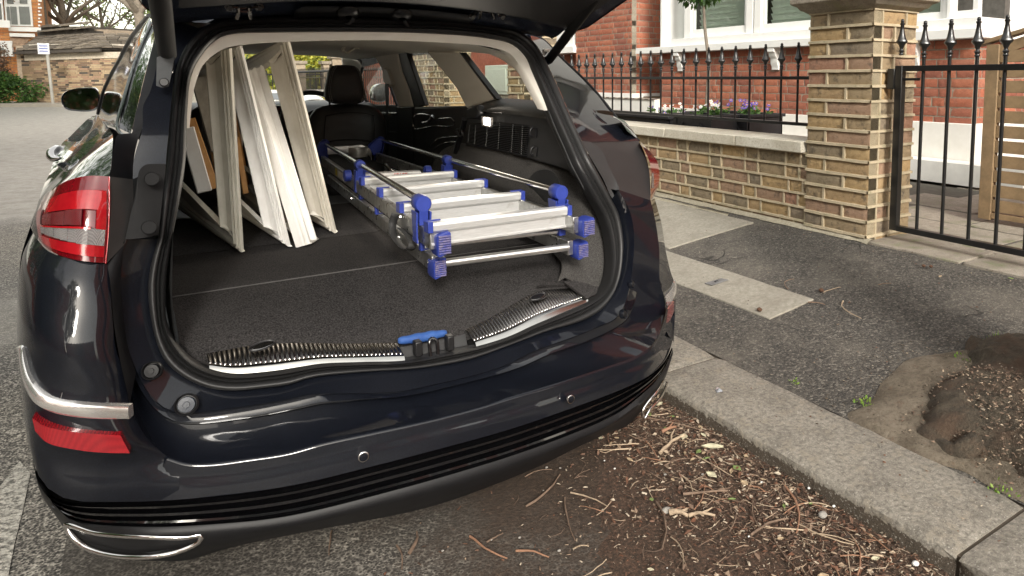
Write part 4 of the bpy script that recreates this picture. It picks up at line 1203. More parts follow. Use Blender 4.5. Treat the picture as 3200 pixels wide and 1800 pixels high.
c = t.mix(t.ramp(nn, [(.40, 0), (.66, 1)]), (.010, .0094, .0095), (.072, .068, .067))
c = t.mix(t.ramp(n2, [(.4, 0), (.75, .35)]), c, (.060, .057, .056))
t.set(Base_Color=c, Roughness=1.0, Normal=t.bump(nn, .8, .003)); t.b.inputs['Specular IOR Level'].default_value = .05; CARPET = t.m
t = NT('side_carpet')
nn = t.noise(420, 3, .85)
t.set(Base_Color=t.ramp(nn, [(.38, (.014, .0132, .0125)), (.62, (.105, .10, .095))]), Roughness=1.0, Normal=t.bump(nn, .7, .002)); t.b.inputs['Specular IOR Level'].default_value = .08; SCARP = t.m
CX = .70
car = empty('estate_car', (CX, 4.1, 0), 'dark navy blue estate car parked at the kerb with its tailgate raised and boot loaded', 'car')
def yR(x, z):
    u = abs(x - CX)
    return 1.80 + .12 * (min(u, .75) / .75) ** 2 + .9 * max(u - .75, 0) + .35 * max(0, z - .62)
def yS(x, z):
    u = abs(x - CX)
    return 1.925 + .06 * (u / .65) ** 2 + .22 * max(0, z - .5) + .55 * max(0, z - .98)
def C(pts, f, off=0):
    return [PF(a, b, (lambda x, z: f(x, z) + off)) for a, b in pts]
E1 = [(336, 827), (344, 893), (350, 976), (355, 1040), (362, 1090), (381, 1149), (406, 1259), (425, 1320), (469, 1381), (524, 1425), (585, 1444), (662, 1444), (773, 1430), (900, 1410), (1005, 1382), (1160, 1349), (1354, 1307), (1500, 1269), (1588, 1242), (1744, 1196), (1899, 1145), (1976, 1118), (2027, 1087), (2050, 1060), (2067, 1013), (2079, 960)]
E1r = [(2079, 960, 2.10), (2075, 925, 2.10), (2062, 880, 2.09), (2060, 779, 2.11), (2048, 690, 2.14), (2033, 626, 2.17)]
E2 = [(391, 748), (379, 852), (379, 935), (389, 1018), (404, 1100), (430, 1165), (469, 1232), (524, 1279), (597, 1289), (718, 1277), (900, 1248), (966, 1233), (1082, 1229), (1237, 1225), (1354, 1202), (1500, 1167), (1588, 1137), (1666, 1098), (1782, 1056), (1879, 1017), (1929, 990), (1953, 947), (1971, 880), (1981, 776), (1979, 707), (1966, 655), (1933, 593)]
E3 = [(493, 748), (476, 810), (464, 873), (464, 935), (476, 1018), (497, 1092), (524, 1138), (580, 1182), (650, 1212), (730, 1221), (810, 1214), (900, 1202), (966, 1181), (1121, 1163), (1276, 1153), (1354, 1144), (1472, 1121), (1588, 1079), (1704, 1036), (1821, 1001), (1879, 966), (1914, 920), (1933, 869), (1943, 811), (1945, 742), (1931, 666), (1910, 624)]
# the whole opening seal, outer and inner outline
SO = [(518, 500), (505, 620), (493, 748), (476, 810), (464, 873), (464, 935), (476, 1018), (497, 1092), (524, 1138), (580, 1182), (650, 1212), (730, 1221), (810, 1214), (900, 1202), (966, 1181), (1121, 1163), (1276, 1153), (1354, 1144), (1472, 1121), (1588, 1079), (1704, 1036), (1821, 1001), (1879, 966), (1914, 920), (1933, 869), (1943, 811), (1945, 742), (1931, 666), (1910, 624), (1878, 560), (1845, 500), (1815, 437), (1773, 345), (1735, 255), (1700, 182), (1675, 140), (1645, 112), (1600, 90), (1500, 73), (1400, 62), (1199, 57), (989, 54), (779, 57), (692, 66), (640, 84), (605, 115), (577, 150), (556, 199), (545, 245), (538, 314), (528, 402)]
SI = [(580, 500), (566, 600), (545, 710), (534, 769), (522, 850), (518, 930), (520, 1000), (539, 1050), (578, 1105), (616, 1135), (667, 1156), (733, 1167), (849, 1159), (930, 1147), (1004, 1136), (1130, 1131), (1268, 1126), (1394, 1102), (1487, 1083), (1588, 1052), (1665, 1017), (1743, 984), (1832, 945), (1867, 925), (1894, 893), (1906, 850), (1908, 790), (1898, 720), (1880, 668), (1855, 625), (1826, 575), (1795, 515), (1769, 455), (1740, 390), (1705, 310), (1666, 222), (1645, 176), (1604, 138), (1521, 118), (1397, 106), (1199, 99), (1024, 98), (849, 100), (744, 103), (695, 113), (657, 140), (629, 175), (608, 209), (594, 250), (588, 310), (583, 400)]
n_s = 220
so3 = cr(C(SO, yS), n_s, True); si3 = cr(C(SI, yS, .012), n_s, True)
# match the two loops by nearest start
def match(a, b):
    n = len(a); best = min(range(n), key=lambda k: (b[k] - a[0]).length); return [b[(i + best) % n] for i in range(n)]
si3 = match(so3, si3)
def bead(o, i, s, out): # point on the band at fraction s, lifted towards the viewer side (-y)
    return o.lerp(i, s) + Vector((0, -out, out * .15))
prof = [(0, -.03), (0, .0), (.04, .008), (.16, .016), (.30, .017), (.40, .008), (.45, .002), (.50, .008), (.56, .013), (.63, .008), (.67, .003), (.72, .012), (.82, .019), (.93, .014), (1.0, .0), (1.0, -.04)]
mb = MB(); mb.loft([[bead(so3[i], si3[i], s, o_) for i in range(n_s)] for s, o_ in prof], raw=True, closed=True)
mb.build('door_seal', RUBBER, car, smooth=75)
# --- recessed painted flange around the opening: from seal outer edge (E3) to ledge line (E2)
def lerpc(a, b, s): return [p.lerp(q, s) for p, q in zip(a, b)]
N_ = 90
e3 = cr(C(E3, yS, .004), N_); e2 = cr(C(E2, yS, -.045), N_)
def shift(c, v): v = Vector(v); return [p + v for p in c]
mb = MB(); mb.loft([shift(e3, (0, .05, 0)), e3, lerpc(e3, e2, .1), lerpc(e3, e2, .5), lerpc(e3, e2, .94), e2, shift(e2, (0, .012, -.003)), shift(e2, (0, .05, -.004))], raw=True)
mb.build('opening_flange', PAINT, car, smooth=42)
# --- gutter and recessed lower panel (between ledge E2 and lip E1)
e1 = cr(C(E1, yR), N_)
E2b = [(391, 748), (379, 852), (379, 935), (389, 1018), (404, 1100), (430, 1165), (469, 1232), (524, 1279), (597, 1289), (718, 1277), (900, 1248), (966, 1233), (1082, 1229), (1237, 1225), (1354, 1202), (1500, 1167), (1588, 1137), (1666, 1098), (1782, 1056), (1879, 1017), (1929, 990), (1953, 947), (1966, 900)]
e2b = cr(C(E2b, yS, -.045), N_)
def mid(s, back): return [p.lerp(q, s) + Vector((0, back, 0)) for p, q in zip(e2b, e1)]
mb = MB(); mb.loft([shift(e2b, (0, .006, -.002)), mid(.10, .015), mid(.24, .012), mid(.30, .02), mid(.36, .048), mid(.46, .062), mid(.62, .058), mid(.80, .045), mid(.93, .022), mid(.985, .006), e1], raw=True)
mb.build('rear_panel', PAINT, car, smooth=60)
# second step line of the panel above the gutter
# --- bumper skin
C0 = [(111, 1481), (132, 1552), (182, 1624), (237, 1701), (309, 1734), (386, 1748), (497, 1753), (585, 1751), (718, 1712), (900, 1673), (1329, 1588), (1526, 1522), (1687, 1456), (1808, 1396), (1909, 1350), (1960, 1330), (2000, 1290), (2050, 1235), (2083, 1175), (2102, 1110)]
CL5 = [(105, 1460), (130, 1530), (190, 1600), (260, 1650), (400, 1675), (560, 1682), (700, 1672), (900, 1640), (1160, 1592), (1405, 1533), (1657, 1447), (1834, 1368), (1960, 1295), (2030, 1225), (2070, 1160), (2098, 1100)]
B3 = [(90, 1400), (115, 1500), (166, 1560), (193, 1567), (386, 1568), (607, 1557), (900, 1519), (1203, 1447), (1394, 1397), (1588, 1343), (1782, 1277), (1937, 1219), (2015, 1182), (2073, 1139), (2098, 1095), (2104, 1075)]
B4 = [(100, 1440), (128, 1530), (182, 1596), (248, 1629), (442, 1645), (662, 1637), (900, 1611), (1253, 1525), (1607, 1420), (1780, 1357), (1859, 1322), (1960, 1275), (2030, 1210), (2075, 1148), (2100, 1090), (2103, 1080)]
def yB(off): return lambda x, z: yR(x, z) + off
def left_wrap(px, py, y1=2.75, z=None):
    """front end of a left-side line: where the body side has curved out of sight"""
    return P(px, py, y=y1)
def full(pts, off, lw, n=N_):
    c = C(pts, yR, off)
    return cr([Vector((CX - .93, 2.9, lw)), Vector((CX - .925, 2.4, lw))] + c + [Vector((CX + .925, 2.35, lw)), Vector((CX + .93, 2.9, lw))], n)
e1f = cr([Vector((CX - .90, 2.9, .98)), Vector((CX - .89, 2.3, .97))] + C([(250, 815), (300, 822)], yR, .01) + C(E1, yR) + [Vector((CX + .90, 2.35, .95)), Vector((CX + .92, 2.9, .97))], 160)
BH = [(64, 1180), (80, 1260), (100, 1330), (160, 1420), (300, 1475), (450, 1500), (620, 1510), (773, 1497), (950, 1460), (1160, 1408), (1354, 1360), (1500, 1320), (1650, 1275), (1800, 1225), (1930, 1175), (2010, 1140), (2060, 1105), (2090, 1060), (2105, 1010)]
e1c = C(E1, yR)
# bumper upper: from the lip E1 outward (small roll) down to groove top B3
lipA = cr(e1c, 120)
def cut(pts, off): return cr(C(pts, yR, off), 120)
B1 = [(322, 850), (330, 960), (338, 1060), (346, 1160), (370, 1290), (400, 1370), (450, 1430), (520, 1462), (600, 1474), (700, 1470), (800, 1458), (950, 1430), (1160, 1382), (1354, 1338), (1500, 1298), (1650, 1250), (1800, 1205), (1930, 1160), (2010, 1125), (2050, 1095), (2075, 1050), (2090, 980)]
NB = 140
c1 = cr(e1c, NB)
c2 = cr(C(B1, yR, -.022), NB)
c3 = cr(C([(62, 1180), (70, 1260), (100, 1370), (160, 1450), (300, 1508), (450, 1520), (600, 1512), (760, 1496), (950, 1458), (1160, 1405), (1394, 1345), (1588, 1290), (1782, 1225), (1937, 1170), (2015, 1135), (2073, 1085), (2098, 1030), (2108, 980)], yR, -.038), NB)
c4 = cr(C(B3, yR, -.036), NB)
# upper skin between lip and groove, on the left carried up to the lamp
Lup = [(336, 827), (250, 817), (180, 798), (141, 775), (121, 752)]
def side(px, py, y): return P(px, py, y=y)
# left corner panel (bumper side + quarter panel under the lamp)
rows_ = []
colsL = [  # each column: from E1-side point out to the silhouette, listed from top (lamp) to bottom
    [(336, 827, 1.985), (300, 822, 1.97), (230, 812, 1.98), (160, 790, 2.03), (122, 755, 2.12), (100, 720, 2.22), (96, 700, 2.5)],
    [(344, 893, 1.965), (300, 890, 1.945), (220, 885, 1.95), (140, 870, 1.99), (98, 840, 2.06), (72, 805, 2.16), (66, 800, 2.5)],
    [(350, 976, 1.945), (300, 975, 1.925), (220, 970, 1.93), (130, 955, 1.965), (85, 930, 2.03), (60, 900, 2.13), (60, 890, 2.5)],
    [(362, 1090, 1.92), (310, 1085, 1.895), (220, 1078, 1.895), (140, 1060, 1.925), (85, 1030, 1.985), (57, 1000, 2.08), (62, 990, 2.5)],
    [(381, 1149, 1.91), (330, 1165, 1.885), (250, 1160, 1.88), (150, 1130, 1.91), (90, 1095, 1.97), (57, 1060, 2.06), (64, 1050, 2.5)],
    [(398, 1230, 1.895), (350, 1245, 1.868), (250, 1240, 1.87), (150, 1210, 1.895), (90, 1165, 1.95), (60, 1110, 2.04), (66, 1100, 2.5)],
    [(418, 1300, 1.885), (370, 1310, 1.855), (260, 1300, 1.855), (160, 1270, 1.88), (100, 1225, 1.93), (66, 1160, 2.02), (70, 1150, 2.5)],
    [(469, 1381, 1.865), (410, 1390, 1.835), (290, 1380, 1.84), (180, 1345, 1.865), (110, 1290, 1.91), (72, 1210, 2.0), (75, 1200, 2.5)],
    [(524, 1425, 1.855), (470, 1440, 1.82), (330, 1440, 1.825), (200, 1410, 1.85), (115, 1350, 1.90), (76, 1260, 1.99), (80, 1250, 2.5)],
    [(560, 1440, 1.85), (500, 1475, 1.812), (350, 1490, 1.82), (210, 1465, 1.845), (120, 1405, 1.893), (80, 1310, 1.98), (85, 1300, 2.5)],
    [(560, 1500, 1.825), (500, 1525, 1.807), (350, 1530, 1.815), (210, 1512, 1.84), (126, 1460, 1.885), (86, 1355, 1.97), (90, 1340, 2.5)],
    [(560, 1560, 1.825), (500, 1565, 1.81), (350, 1568, 1.818), (210, 1560, 1.84), (135, 1510, 1.88), (93, 1400, 1.96), (96, 1390, 2.5)],
]
ADD = [0, 0, 0, .010, .015, .025, .030, .045, .055, .060, .058, .056]
g = [cr([P(a, b, y=y + (ADD[i_] * (1 - .12 * j_) if j_ < 6 else 0) + ((0, .028, .020, .010, 0, 0, 0)[j_] if i_ >= 8 else 0)) for j_, (a, b, y) in enumerate(r_)], 26) for i_, r_ in enumerate(colsL)]
gT = list(zip(*g)); gT = [cr(list(c_), 48) for c_ in gT]
mb = MB(); mb.loft(gT, raw=True); mb.build('rear_quarter_panel', PAINT, car, smooth=60)
# centre + right bumper
topE = [(524, 1425), (585, 1444), (662, 1444), (773, 1430), (900, 1410), (1005, 1382), (1160, 1349), (1354, 1307), (1500, 1269), (1588, 1242), (1744, 1196), (1899, 1145), (1976, 1118), (2027, 1087), (2050, 1060), (2067, 1013), (2079, 960)]
r0 = cr(C(topE, yR), NB)
r1 = cr(C([(524, 1432), (590, 1455), (662, 1454), (773, 1440), (900, 1419), (1005, 1391), (1160, 1358), (1354, 1315), (1500, 1277), (1588, 1250), (1744, 1204), (1899, 1152), (1976, 1126), (2030, 1095), (2056, 1066), (2073, 1016), (2084, 963)], yR, -.007), NB)
r2 = cr(C([(500, 1475), (590, 1490), (662, 1488), (773, 1475), (900, 1452), (1160, 1390), (1354, 1345), (1500, 1308), (1588, 1282), (1744, 1234), (1899, 1180), (1990, 1142), (2045, 1108), (2073, 1070), (2088, 1022), (2094, 968)], yR, -.012), NB)
r3 = cr(C([(500, 1520), (590, 1522), (700, 1512), (900, 1480), (1160, 1420), (1394, 1358), (1588, 1305), (1782, 1243), (1937, 1188), (2015, 1150), (2060, 1110), (2088, 1070), (2102, 1025), (2106, 972)], yR, -.018), NB)
r4 = cr(C([(500, 1565), (607, 1557), (900, 1519), (1203, 1447), (1394, 1397), (1588, 1343), (1782, 1277), (1937, 1219), (2015, 1182), (2070, 1135), (2096, 1085), (2106, 1035), (2108, 976)], yR, -.024), NB)
mb = MB(); mb.loft([r0, r1, r2, r3, r4], raw=True); 
# smooth via resample across
cols_ = list(zip(r0, shift(r0, (0, -.0055, -.0025)), r1, r2, r3, r4)); cols_ = [cr(list(c_), 18) for c_ in cols_]
mb = MB(); mb.loft(cols_, raw=True); mb.build('bumper', PAINT, car, smooth=60)
# groove: ribs between B3 and B4
def gline(s, off):
    b3 = C([(150, 1540), (193, 1563), (386, 1568), (607, 1557), (900, 1519), (1203, 1447), (1394, 1397), (1588, 1343), (1782, 1277), (1937, 1219), (2015, 1182), (2073, 1135), (2100, 1085)], yR, off)
    b4 = C([(165, 1590), (248, 1629), (442, 1645), (662, 1637), (900, 1611), (1253, 1525), (1460, 1466), (1607, 1420), (1780, 1357), (1930, 1290), (2030, 1210), (2080, 1145), (2102, 1090)], yR, off)
    return lerpc(cr(b3, 100), cr(b4, 100), s)
mb = MB(); mb.loft([gline(0, -.024), gline(.03, -.020), gline(.08, .004), gline(.17, .008), gline(.19, -.026), gline(.22, -.032), gline(.30, -.030), gline(.33, .004), gline(.44, .010), gline(.47, -.022), gline(.50, -.034), gline(.60, -.034), gline(.63, .0), gline(.72, .006), gline(.75, -.022), gline(.79, -.034), gline(.88, -.036), gline(.91, -.010), gline(.95, -.008), gline(1, -.030)], raw=True)
mb.build('lower_grille', BLACKG, car, smooth=40)
# left end cap of the groove and valance
v0 = cr(C([(96, 1395), (118, 1490), (150, 1545), (165, 1592), (248, 1631), (442, 1647), (662, 1639), (900, 1613), (1253, 1527), (1460, 1468), (1607, 1422), (1780, 1359), (1930, 1292), (2030, 1212), (2080, 1147), (2102, 1092)], yR, -.031), NB)
v1 = cr(C([(98, 1410), (120, 1510), (165, 1570), (215, 1620), (300, 1655), (450, 1668), (662, 1662), (900, 1637), (1253, 1548), (1460, 1488), (1607, 1443), (1780, 1378), (1930, 1310), (2030, 1228), (2082, 1160), (2103, 1100)], yR, -.040), NB)
v2 = cr(C([(103, 1440), (127, 1540), (185, 1615), (250, 1680), (330, 1712), (450, 1725), (600, 1712), (718, 1692), (900, 1655), (1329, 1560), (1526, 1500), (1687, 1436), (1808, 1380), (1909, 1334), (2000, 1270), (2050, 1220), (2083, 1165), (2103, 1105)], yR, -.018), NB)
v3 = cr(C(C0, yR, .03), NB)
v4 = shift(v3, (0, .18, .03))
cols_ = [cr(list(c_), 12) for c_ in zip(v0, v1, v2, v3)]
mb = MB(); mb.loft(cols_, raw=True); mb.build('lower_valance', simple('valance_black', (.009, .009, .010), .5, var=.2, spec=.35), car, smooth=60)
mb = MB(); mb.loft([v3, v4, shift(v4, (0, .6, .02))], raw=True); mb.build('underside', SATIN, car, smooth=60)
# exhaust trims
def pipe(pxs, f, off, r_, name, mat, n=60, closed=False, flat=1.0, par=None, nn=8):
    c = cr(C(pxs, f, off), n, closed)
    return MB().tube(c, r_, nn, closed=closed).build(name, mat, par or car, smooth=60)
ex = pipe([(207, 1640), (300, 1664), (450, 1676), (580, 1678), (630, 1672), (622, 1692), (560, 1722), (480, 1738), (380, 1738), (300, 1722), (240, 1690)], yR, -.034, .0068, 'exhaust_trim', CHROME, closed=True)
c_ = C([(215, 1646), (300, 1668), (450, 1680), (580, 1682), (612, 1682), (560, 1718), (480, 1732), (380, 1732), (300, 1716), (245, 1684)], yR, -.02)
MB().add(c_, [tuple(range(len(c_)))]).build('exhaust_recess', SATIN, ex)
pipe([(2085, 1195), (2060, 1250), (2030, 1280), (2012, 1310), (2008, 1285), (2020, 1262), (2050, 1228), (2075, 1190)], yR, -.04, .005, 'exhaust_trim', CHROME, closed=True)
CHS = simple('bright_strip', (.86, .84, .81), .22, .85, var=.04)
# chrome side strip, left
def flatband(top, bot, off, mat, name, bulge=.010, n=60, par=None):
    a = cr([P(x, y, y=w) for x, y, w in top], n); b = cr([P(x, y, y=w) for x, y, w in bot], n)
    mb = MB(); mb.loft([lerpc(a, b, s) if o_ is None else [p.lerp(q, s) + Vector((-o_ * .5, -o_, 0)) for p, q in zip(a, b)] for s, o_ in ((0, -.012), (0, .004), (.12, bulge * .8), (.35, bulge), (.62, bulge), (.88, bulge * .8), (1, .004), (1, -.012))], raw=True)
    i0 = len(mb.v); 
    for e_ in (0, n - 1): mb.add([mb.v[k * n + e_] for k in range(8)], [tuple(range(8))])
    return mb.build(name, mat, par or car, smooth=60)
flatband([(60, 1080, 2.036), (72, 1082, 2.006), (80, 1130, 1.973), (96, 1180, 1.943), (130, 1222, 1.911), (180, 1246, 1.894), (240, 1258, 1.880), (320, 1265, 1.877), (405, 1268, 1.891)],
         [(58, 1090, 2.036), (62, 1110, 2.006), (68, 1160, 1.973), (84, 1212, 1.943), (115, 1258, 1.911), (170, 1286, 1.894), (240, 1300, 1.880), (320, 1306, 1.877), (408, 1306, 1.891)], 0, CHS, 'chrome_strip', .007)
flatband([(2078, 925, 2.085), (2095, 905, 2.09), (2106, 885, 2.12), (2108, 872, 2.16)], [(2084, 958, 2.085), (2098, 945, 2.09), (2112, 915, 2.12), (2113, 888, 2.16)], 0, CHS, 'chrome_strip', .006, 20)
# reflector, left and right
t = NT('reflector_red'); w_ = t.vor(420, rand=.1)
t.set(Base_Color=t.ramp(w_, [(0, (.40, .012, .018)), (.6, (.22, .004, .009))]), Roughness=.15, Coat_Weight=1.0, Normal=t.bump(w_, .12, .001)); REFR = t.m
t = NT('lamp_red')
t.set(Base_Color=t.ramp(t.noise(30, 3), [(.3, (.30, .004, .010)), (.7, (.42, .010, .016))]), Roughness=.1, Coat_Weight=1.0, Coat_Roughness=.02); LRED = t.m
LDARK = simple('lamp_dark_red', (.13, .002, .006), .08, coat=1, coatr=.02, var=.2)
t = NT('lamp_clear'); w_ = t.vor(520, rand=.15)
t.set(Base_Color=t.ramp(w_, [(0, (.80, .78, .75)), (.5, (.22, .20, .20))]), Roughness=.25, Metallic=.4, Coat_Weight=.4, Normal=t.bump(w_, .8, .003)); LCLR = t.m
t = NT('lamp_prism'); w_ = t.vor(480, rand=.1)
t.set(Base_Color=t.ramp(w_, [(0, (.30, .006, .012)), (.6, (.09, .001, .003))]), Roughness=.2, Coat_Weight=.35, Normal=t.bump(w_, .8, .003)); LPRI = t.m
def patch(px, f, off, name, mat, par=None, thick=.006, rows=10, n=24, bevel=0):
    """px: two outlines (top, bottom) as pixel lists; a curved plate lying on the surface f"""
    a = cr(C(px[0], f, off), n); b = cr(C(px[1], f, off), n)
    m = MB(); cs = [lerpc(a, b, k / rows) for k in range(rows + 1)]
    bk = [shift(c_, (0, thick, 0)) for c_ in (cs[0], cs[-1])]
    m.loft([bk[0]] + cs + [bk[1]], raw=True)
    return m.build(name, mat, par or car, smooth=50)
refl = MB(); ra_ = cr([P(a, b, y=w) for a, b, w in [(113, 1290, 1.925), (150, 1314, 1.903), (240, 1333, 1.886), (320, 1340, 1.880), (384, 1344, 1.880)]], 24); rb_ = cr([P(a, b, y=w) for a, b, w in [(122, 1330, 1.918), (160, 1366, 1.897), (250, 1388, 1.882), (330, 1397, 1.876), (413, 1399, 1.874)]], 24)
refl.loft([shift(ra_, (0, .02, 0))] + [shift(lerpc(ra_, rb_, k_ / 6), (-.004, -.026, 0)) for k_ in range(7)] + [shift(rb_, (0, .02, 0))], raw=True)
for e_ in (0, 23): refl.add([refl.v[k_ * 24 + e_] for k_ in range(9)], [tuple(range(9))])
refl.build('reflector', REFR, car, smooth=40)
patch(([(2088, 965), (2100, 950), (2107, 942)], [(2082, 1010), (2094, 1000), (2106, 975)]), yR, -.046, 'reflector', REFR, rows=4, n=8)
# parking sensors
for px_, py_s in ((349, 1479), (1124, 1407), (1764, 1233)):
    p = PF(px_, py_s, yR) + Vector((0, -.038, 0)); n_ = Vector(((p.x - CX) * .25, -1, .05)).normalized()
    m_ = n_.to_track_quat('Z', 'Y').to_matrix()
    se = MB().lathe([(.0135, -.004), (.0135, .002), (.0118, .003)], p, 24, m=m_).build('parking_sensor', SATCH, car, smooth=40)
    MB().lathe([(.0108, .0), (.0108, .0036), (.0095, .0042)], p, 24, m=m_).build('sensor_face', PAINT, se, smooth=40)
# ---------------- tail lamp, left
def yL_(x, z):
    u = abs(x - CX); return 1.965 + 1.5 * max(u - .77, 0) + .25 * (z - .8)
def colL(pts, n=20, off=0):
    return cr([P(a, b, y=y + off) for a, b, y in pts], n)
LT = [(344, 552, 2.03), (300, 549, 2.03), (261, 551, 2.04), (207, 566, 2.07), (166, 591, 2.12), (141, 610, 2.18)]
LB = [(333, 822, 1.975), (290, 819, 1.962), (248, 814, 1.965), (190, 799, 2.0), (145, 774, 2.06), (122, 748, 2.13)]
LM = [(343, 690, 2.0), (300, 690, 1.985), (250, 686, 1.99), (190, 682, 2.03), (140, 678, 2.09), (114, 672, 2.17)]
def lamp_pt(s, r_): # s 0..1 across (0 = inner edge), r_ 0..1 down
    a, b, c = cr([P(*k[:2], y=k[2]) for k in LT], 41), cr([P(*k[:2], y=k[2]) for k in LM], 41), cr([P(*k[:2], y=k[2]) for k in LB], 41)
    return a, b, c
la, lb_, lc = lamp_pt(0, 0)
grid = [cr([a, b, c], 31) for a, b, c in zip(la, lb_, lc)]
def LP(s, r_, off=0):
    x = min(max(s, 0), 1) * 40; i = min(int(x), 39); y = min(max(r_, 0), 1) * 30; j = min(int(y), 29); fx, fy = x - i, y - j
    p = grid[i][j].lerp(grid[i + 1][j], fx).lerp(grid[i][j + 1].lerp(grid[i + 1][j + 1], fx), fy)
    return p + Vector((-off * .35, -off, 0))
lamp = MB(); lamp.loft(grid, raw=True)
lo = lamp.build('tail_lamp', LDARK, car, smooth=True)
def lp_patch(s0, s1, r0_, r1_, off, name, mat, ns=16, nr=10, skew=0, par=None):
    m = MB(); cs = []
    for i in range(ns + 1):
        cs.append([LP(s0 + (s1 - s0) * i / ns, r0_ + (r1_ - r0_) * j / nr + skew * i / ns, off) for j in range(nr + 1)])
    cs = [[LP(s0 + (s1 - s0) * i / ns, r0_ + (skew * i / ns), off - .008)] + c_ + [LP(s0 + (s1 - s0) * i / ns, r1_ + (skew * i / ns), off - .008)] for i, c_ in enumerate(cs)]
    m.loft(cs, raw=True); return m.build(name, mat, par or lo, smooth=50)
lp_patch(.06, .66, .17, .40, .006, 'red_band', LRED)
lp_patch(.02, .10, .17, .93, .0055, 'red_edge', LRED, 6)
lp_patch(.10, .78, .80, .93, .006, 'red_band', LRED)
lp_patch(.78, .93, .34, .90, .0055, 'red_band', LRED, 8)
for k in range(6):
    lp_patch(.20 + k * .085, .284 + k * .085, .40 + .006 * k, .590, .0085 - .0009 * (k % 2), 'brake_segment', LPRI, 3, 5)
for k in range(7):
    lp_patch(.15 + k * .086, .235 + k * .086, .622, .80 - .010 * k, .009 - .0008 * (k % 2), 'clear_segment', LCLR, 3, 5)
lp_patch(.02, .15, .62, .80, .008, 'clear_segment', LCLR, 4, 6)
lp_patch(.13, .80, .605, .628, .010, 'divider', LRED, 14, 2)
# rim line round the lamp
pipe_pts = [LP(s, 0, .003) for s in [i / 20 for i in range(21)]]
MB().tube([LP(0, j / 20, .004) for j in range(21)], .0016, 6).build('lamp_edge', LRED, lo, smooth=60)
# right tail lamp (seen edge on)
def band(pa_, pb_, name, mat, n=24, par=None, out=.0, flip=False):
    a = cr([P(*k[:2], y=k[2]) for k in pa_], n); b = cr([P(*k[:2], y=k[2]) for k in pb_], n)
    m = MB(); m.loft([lerpc(a, b, k / 6) for k in range(7)], raw=True); return m.build(name, mat, par or car, smooth=60)
lr = band([(2000, 442, 2.30), (2028, 500, 2.25), (2036, 540, 2.23), (2034, 585, 2.20), (2033, 626, 2.175)], [(2004, 445, 2.45), (2050, 498, 2.40), (2060, 532, 2.37), (2059, 570, 2.33), (2042, 618, 2.30)], 'tail_lamp', LRED)
band([(2037, 540, 2.222), (2037, 562, 2.212), (2036, 588, 2.195)], [(2055, 540, 2.35), (2055, 562, 2.33), (2050, 585, 2.30)], 'clear_segment', LCLR, 8, lr)
# ---------------- right rear corner: body between the lip and the outline
band([(2033, 626, 2.17), (2048, 690, 2.14), (2060, 779, 2.11), (2062, 880, 2.09), (2075, 925, 2.095), (2079, 960, 2.10), (2072, 1013, 2.09), (2090, 1050, 2.085)],
     [(2046, 620, 2.34), (2069, 707, 2.33), (2079, 776, 2.31), (2096, 850, 2.29), (2110, 893, 2.27), (2111, 960, 2.25), (2108, 1020, 2.24), (2106, 1070, 2.22)], 'rear_quarter_panel', PAINT, 50)
# bright line along the edge of the lip, right: recess wall between E1r and E2 right
band([(2033, 626, 2.17), (2048, 690, 2.14), (2060, 779, 2.11), (2062, 880, 2.09), (2079, 945, 2.10), (2067, 1013, 2.075), (2050, 1060, 2.06)],
     [(1933, 593, 2.13), (1966, 655, 2.11), (1979, 707, 2.10), (1981, 776, 2.09), (1968, 880, 2.07), (1955, 947, 2.05), (1935, 990, 2.03)], 'aperture_side', PAINT, 50)
# grey corner trim and black filler (right)
band([(1815, 440, 2.26), (1850, 500, 2.22), (1885, 560, 2.18), (1915, 620, 2.15), (1925, 600, 2.15)], [(1845, 443, 2.28), (1880, 470, 2.26), (1905, 525, 2.22), (1930, 575, 2.18), (1935, 594, 2.16)], 'corner_trim', PLAST, 30)
band([(1845, 443, 2.285), (1880, 470, 2.265), (1905, 525, 2.225), (1930, 575, 2.185), (1935, 596, 2.165)], [(1995, 440, 2.36), (2015, 480, 2.30), (2028, 530, 2.26), (2032, 580, 2.22), (2033, 627, 2.17)], 'corner_filler', simple('charcoal_panel', (.022, .021, .021), .45, var=.1), 30)
# right D-pillar painted panel from roof to the filler
band([(1620, 104, 2.50), (1660, 128, 2.47), (1700, 182, 2.43), (1735, 250, 2.38), (1773, 338, 2.33), (1815, 437, 2.27), (1845, 443, 2.28)], [(1640, 96, 2.62), (1702, 124, 2.60), (1752, 175, 2.60), (1822, 241, 2.60), (1875, 297, 2.58), (1915, 350, 2.52), (1998, 441, 2.36)], 'rear_pillar', PAINT, 50)
# corner outline bead and gutter
MB().tube(cr([P(a, b, y=y) for a, b, y in [(1660, 100, 2.60), (1702, 126, 2.595), (1752, 177, 2.59), (1822, 243, 2.59), (1875, 299, 2.57), (1912, 346, 2.52), (1950, 395, 2.45), (1998, 440, 2.37)]], 40), .004, 6).build('pillar_trim', CHROME if False else SATIN, car, smooth=60)
MB().tube(cr([P(a, b, y=y) for a, b, y in [(1718, 205, 2.44), (1770, 262, 2.46), (1820, 318, 2.46), (1862, 352, 2.44)]], 24), .0035, 6).build('pillar_crease', PAINT, car, smooth=60)
patch(([(1862, 345), (1890, 345), (1915, 350)], [(1868, 352), (1893, 358), (1918, 362)]), lambda x, z: 2.43, 0, 'lamp_clip', CHROME, rows=3, n=8)
band([(1905, 360, 2.40), (1940, 380, 2.38), (1960, 410, 2.35)], [(1950, 375, 2.48), (1975, 405, 2.44), (1995, 436, 2.38)], 'pillar_gloss', BLACKG, 14)
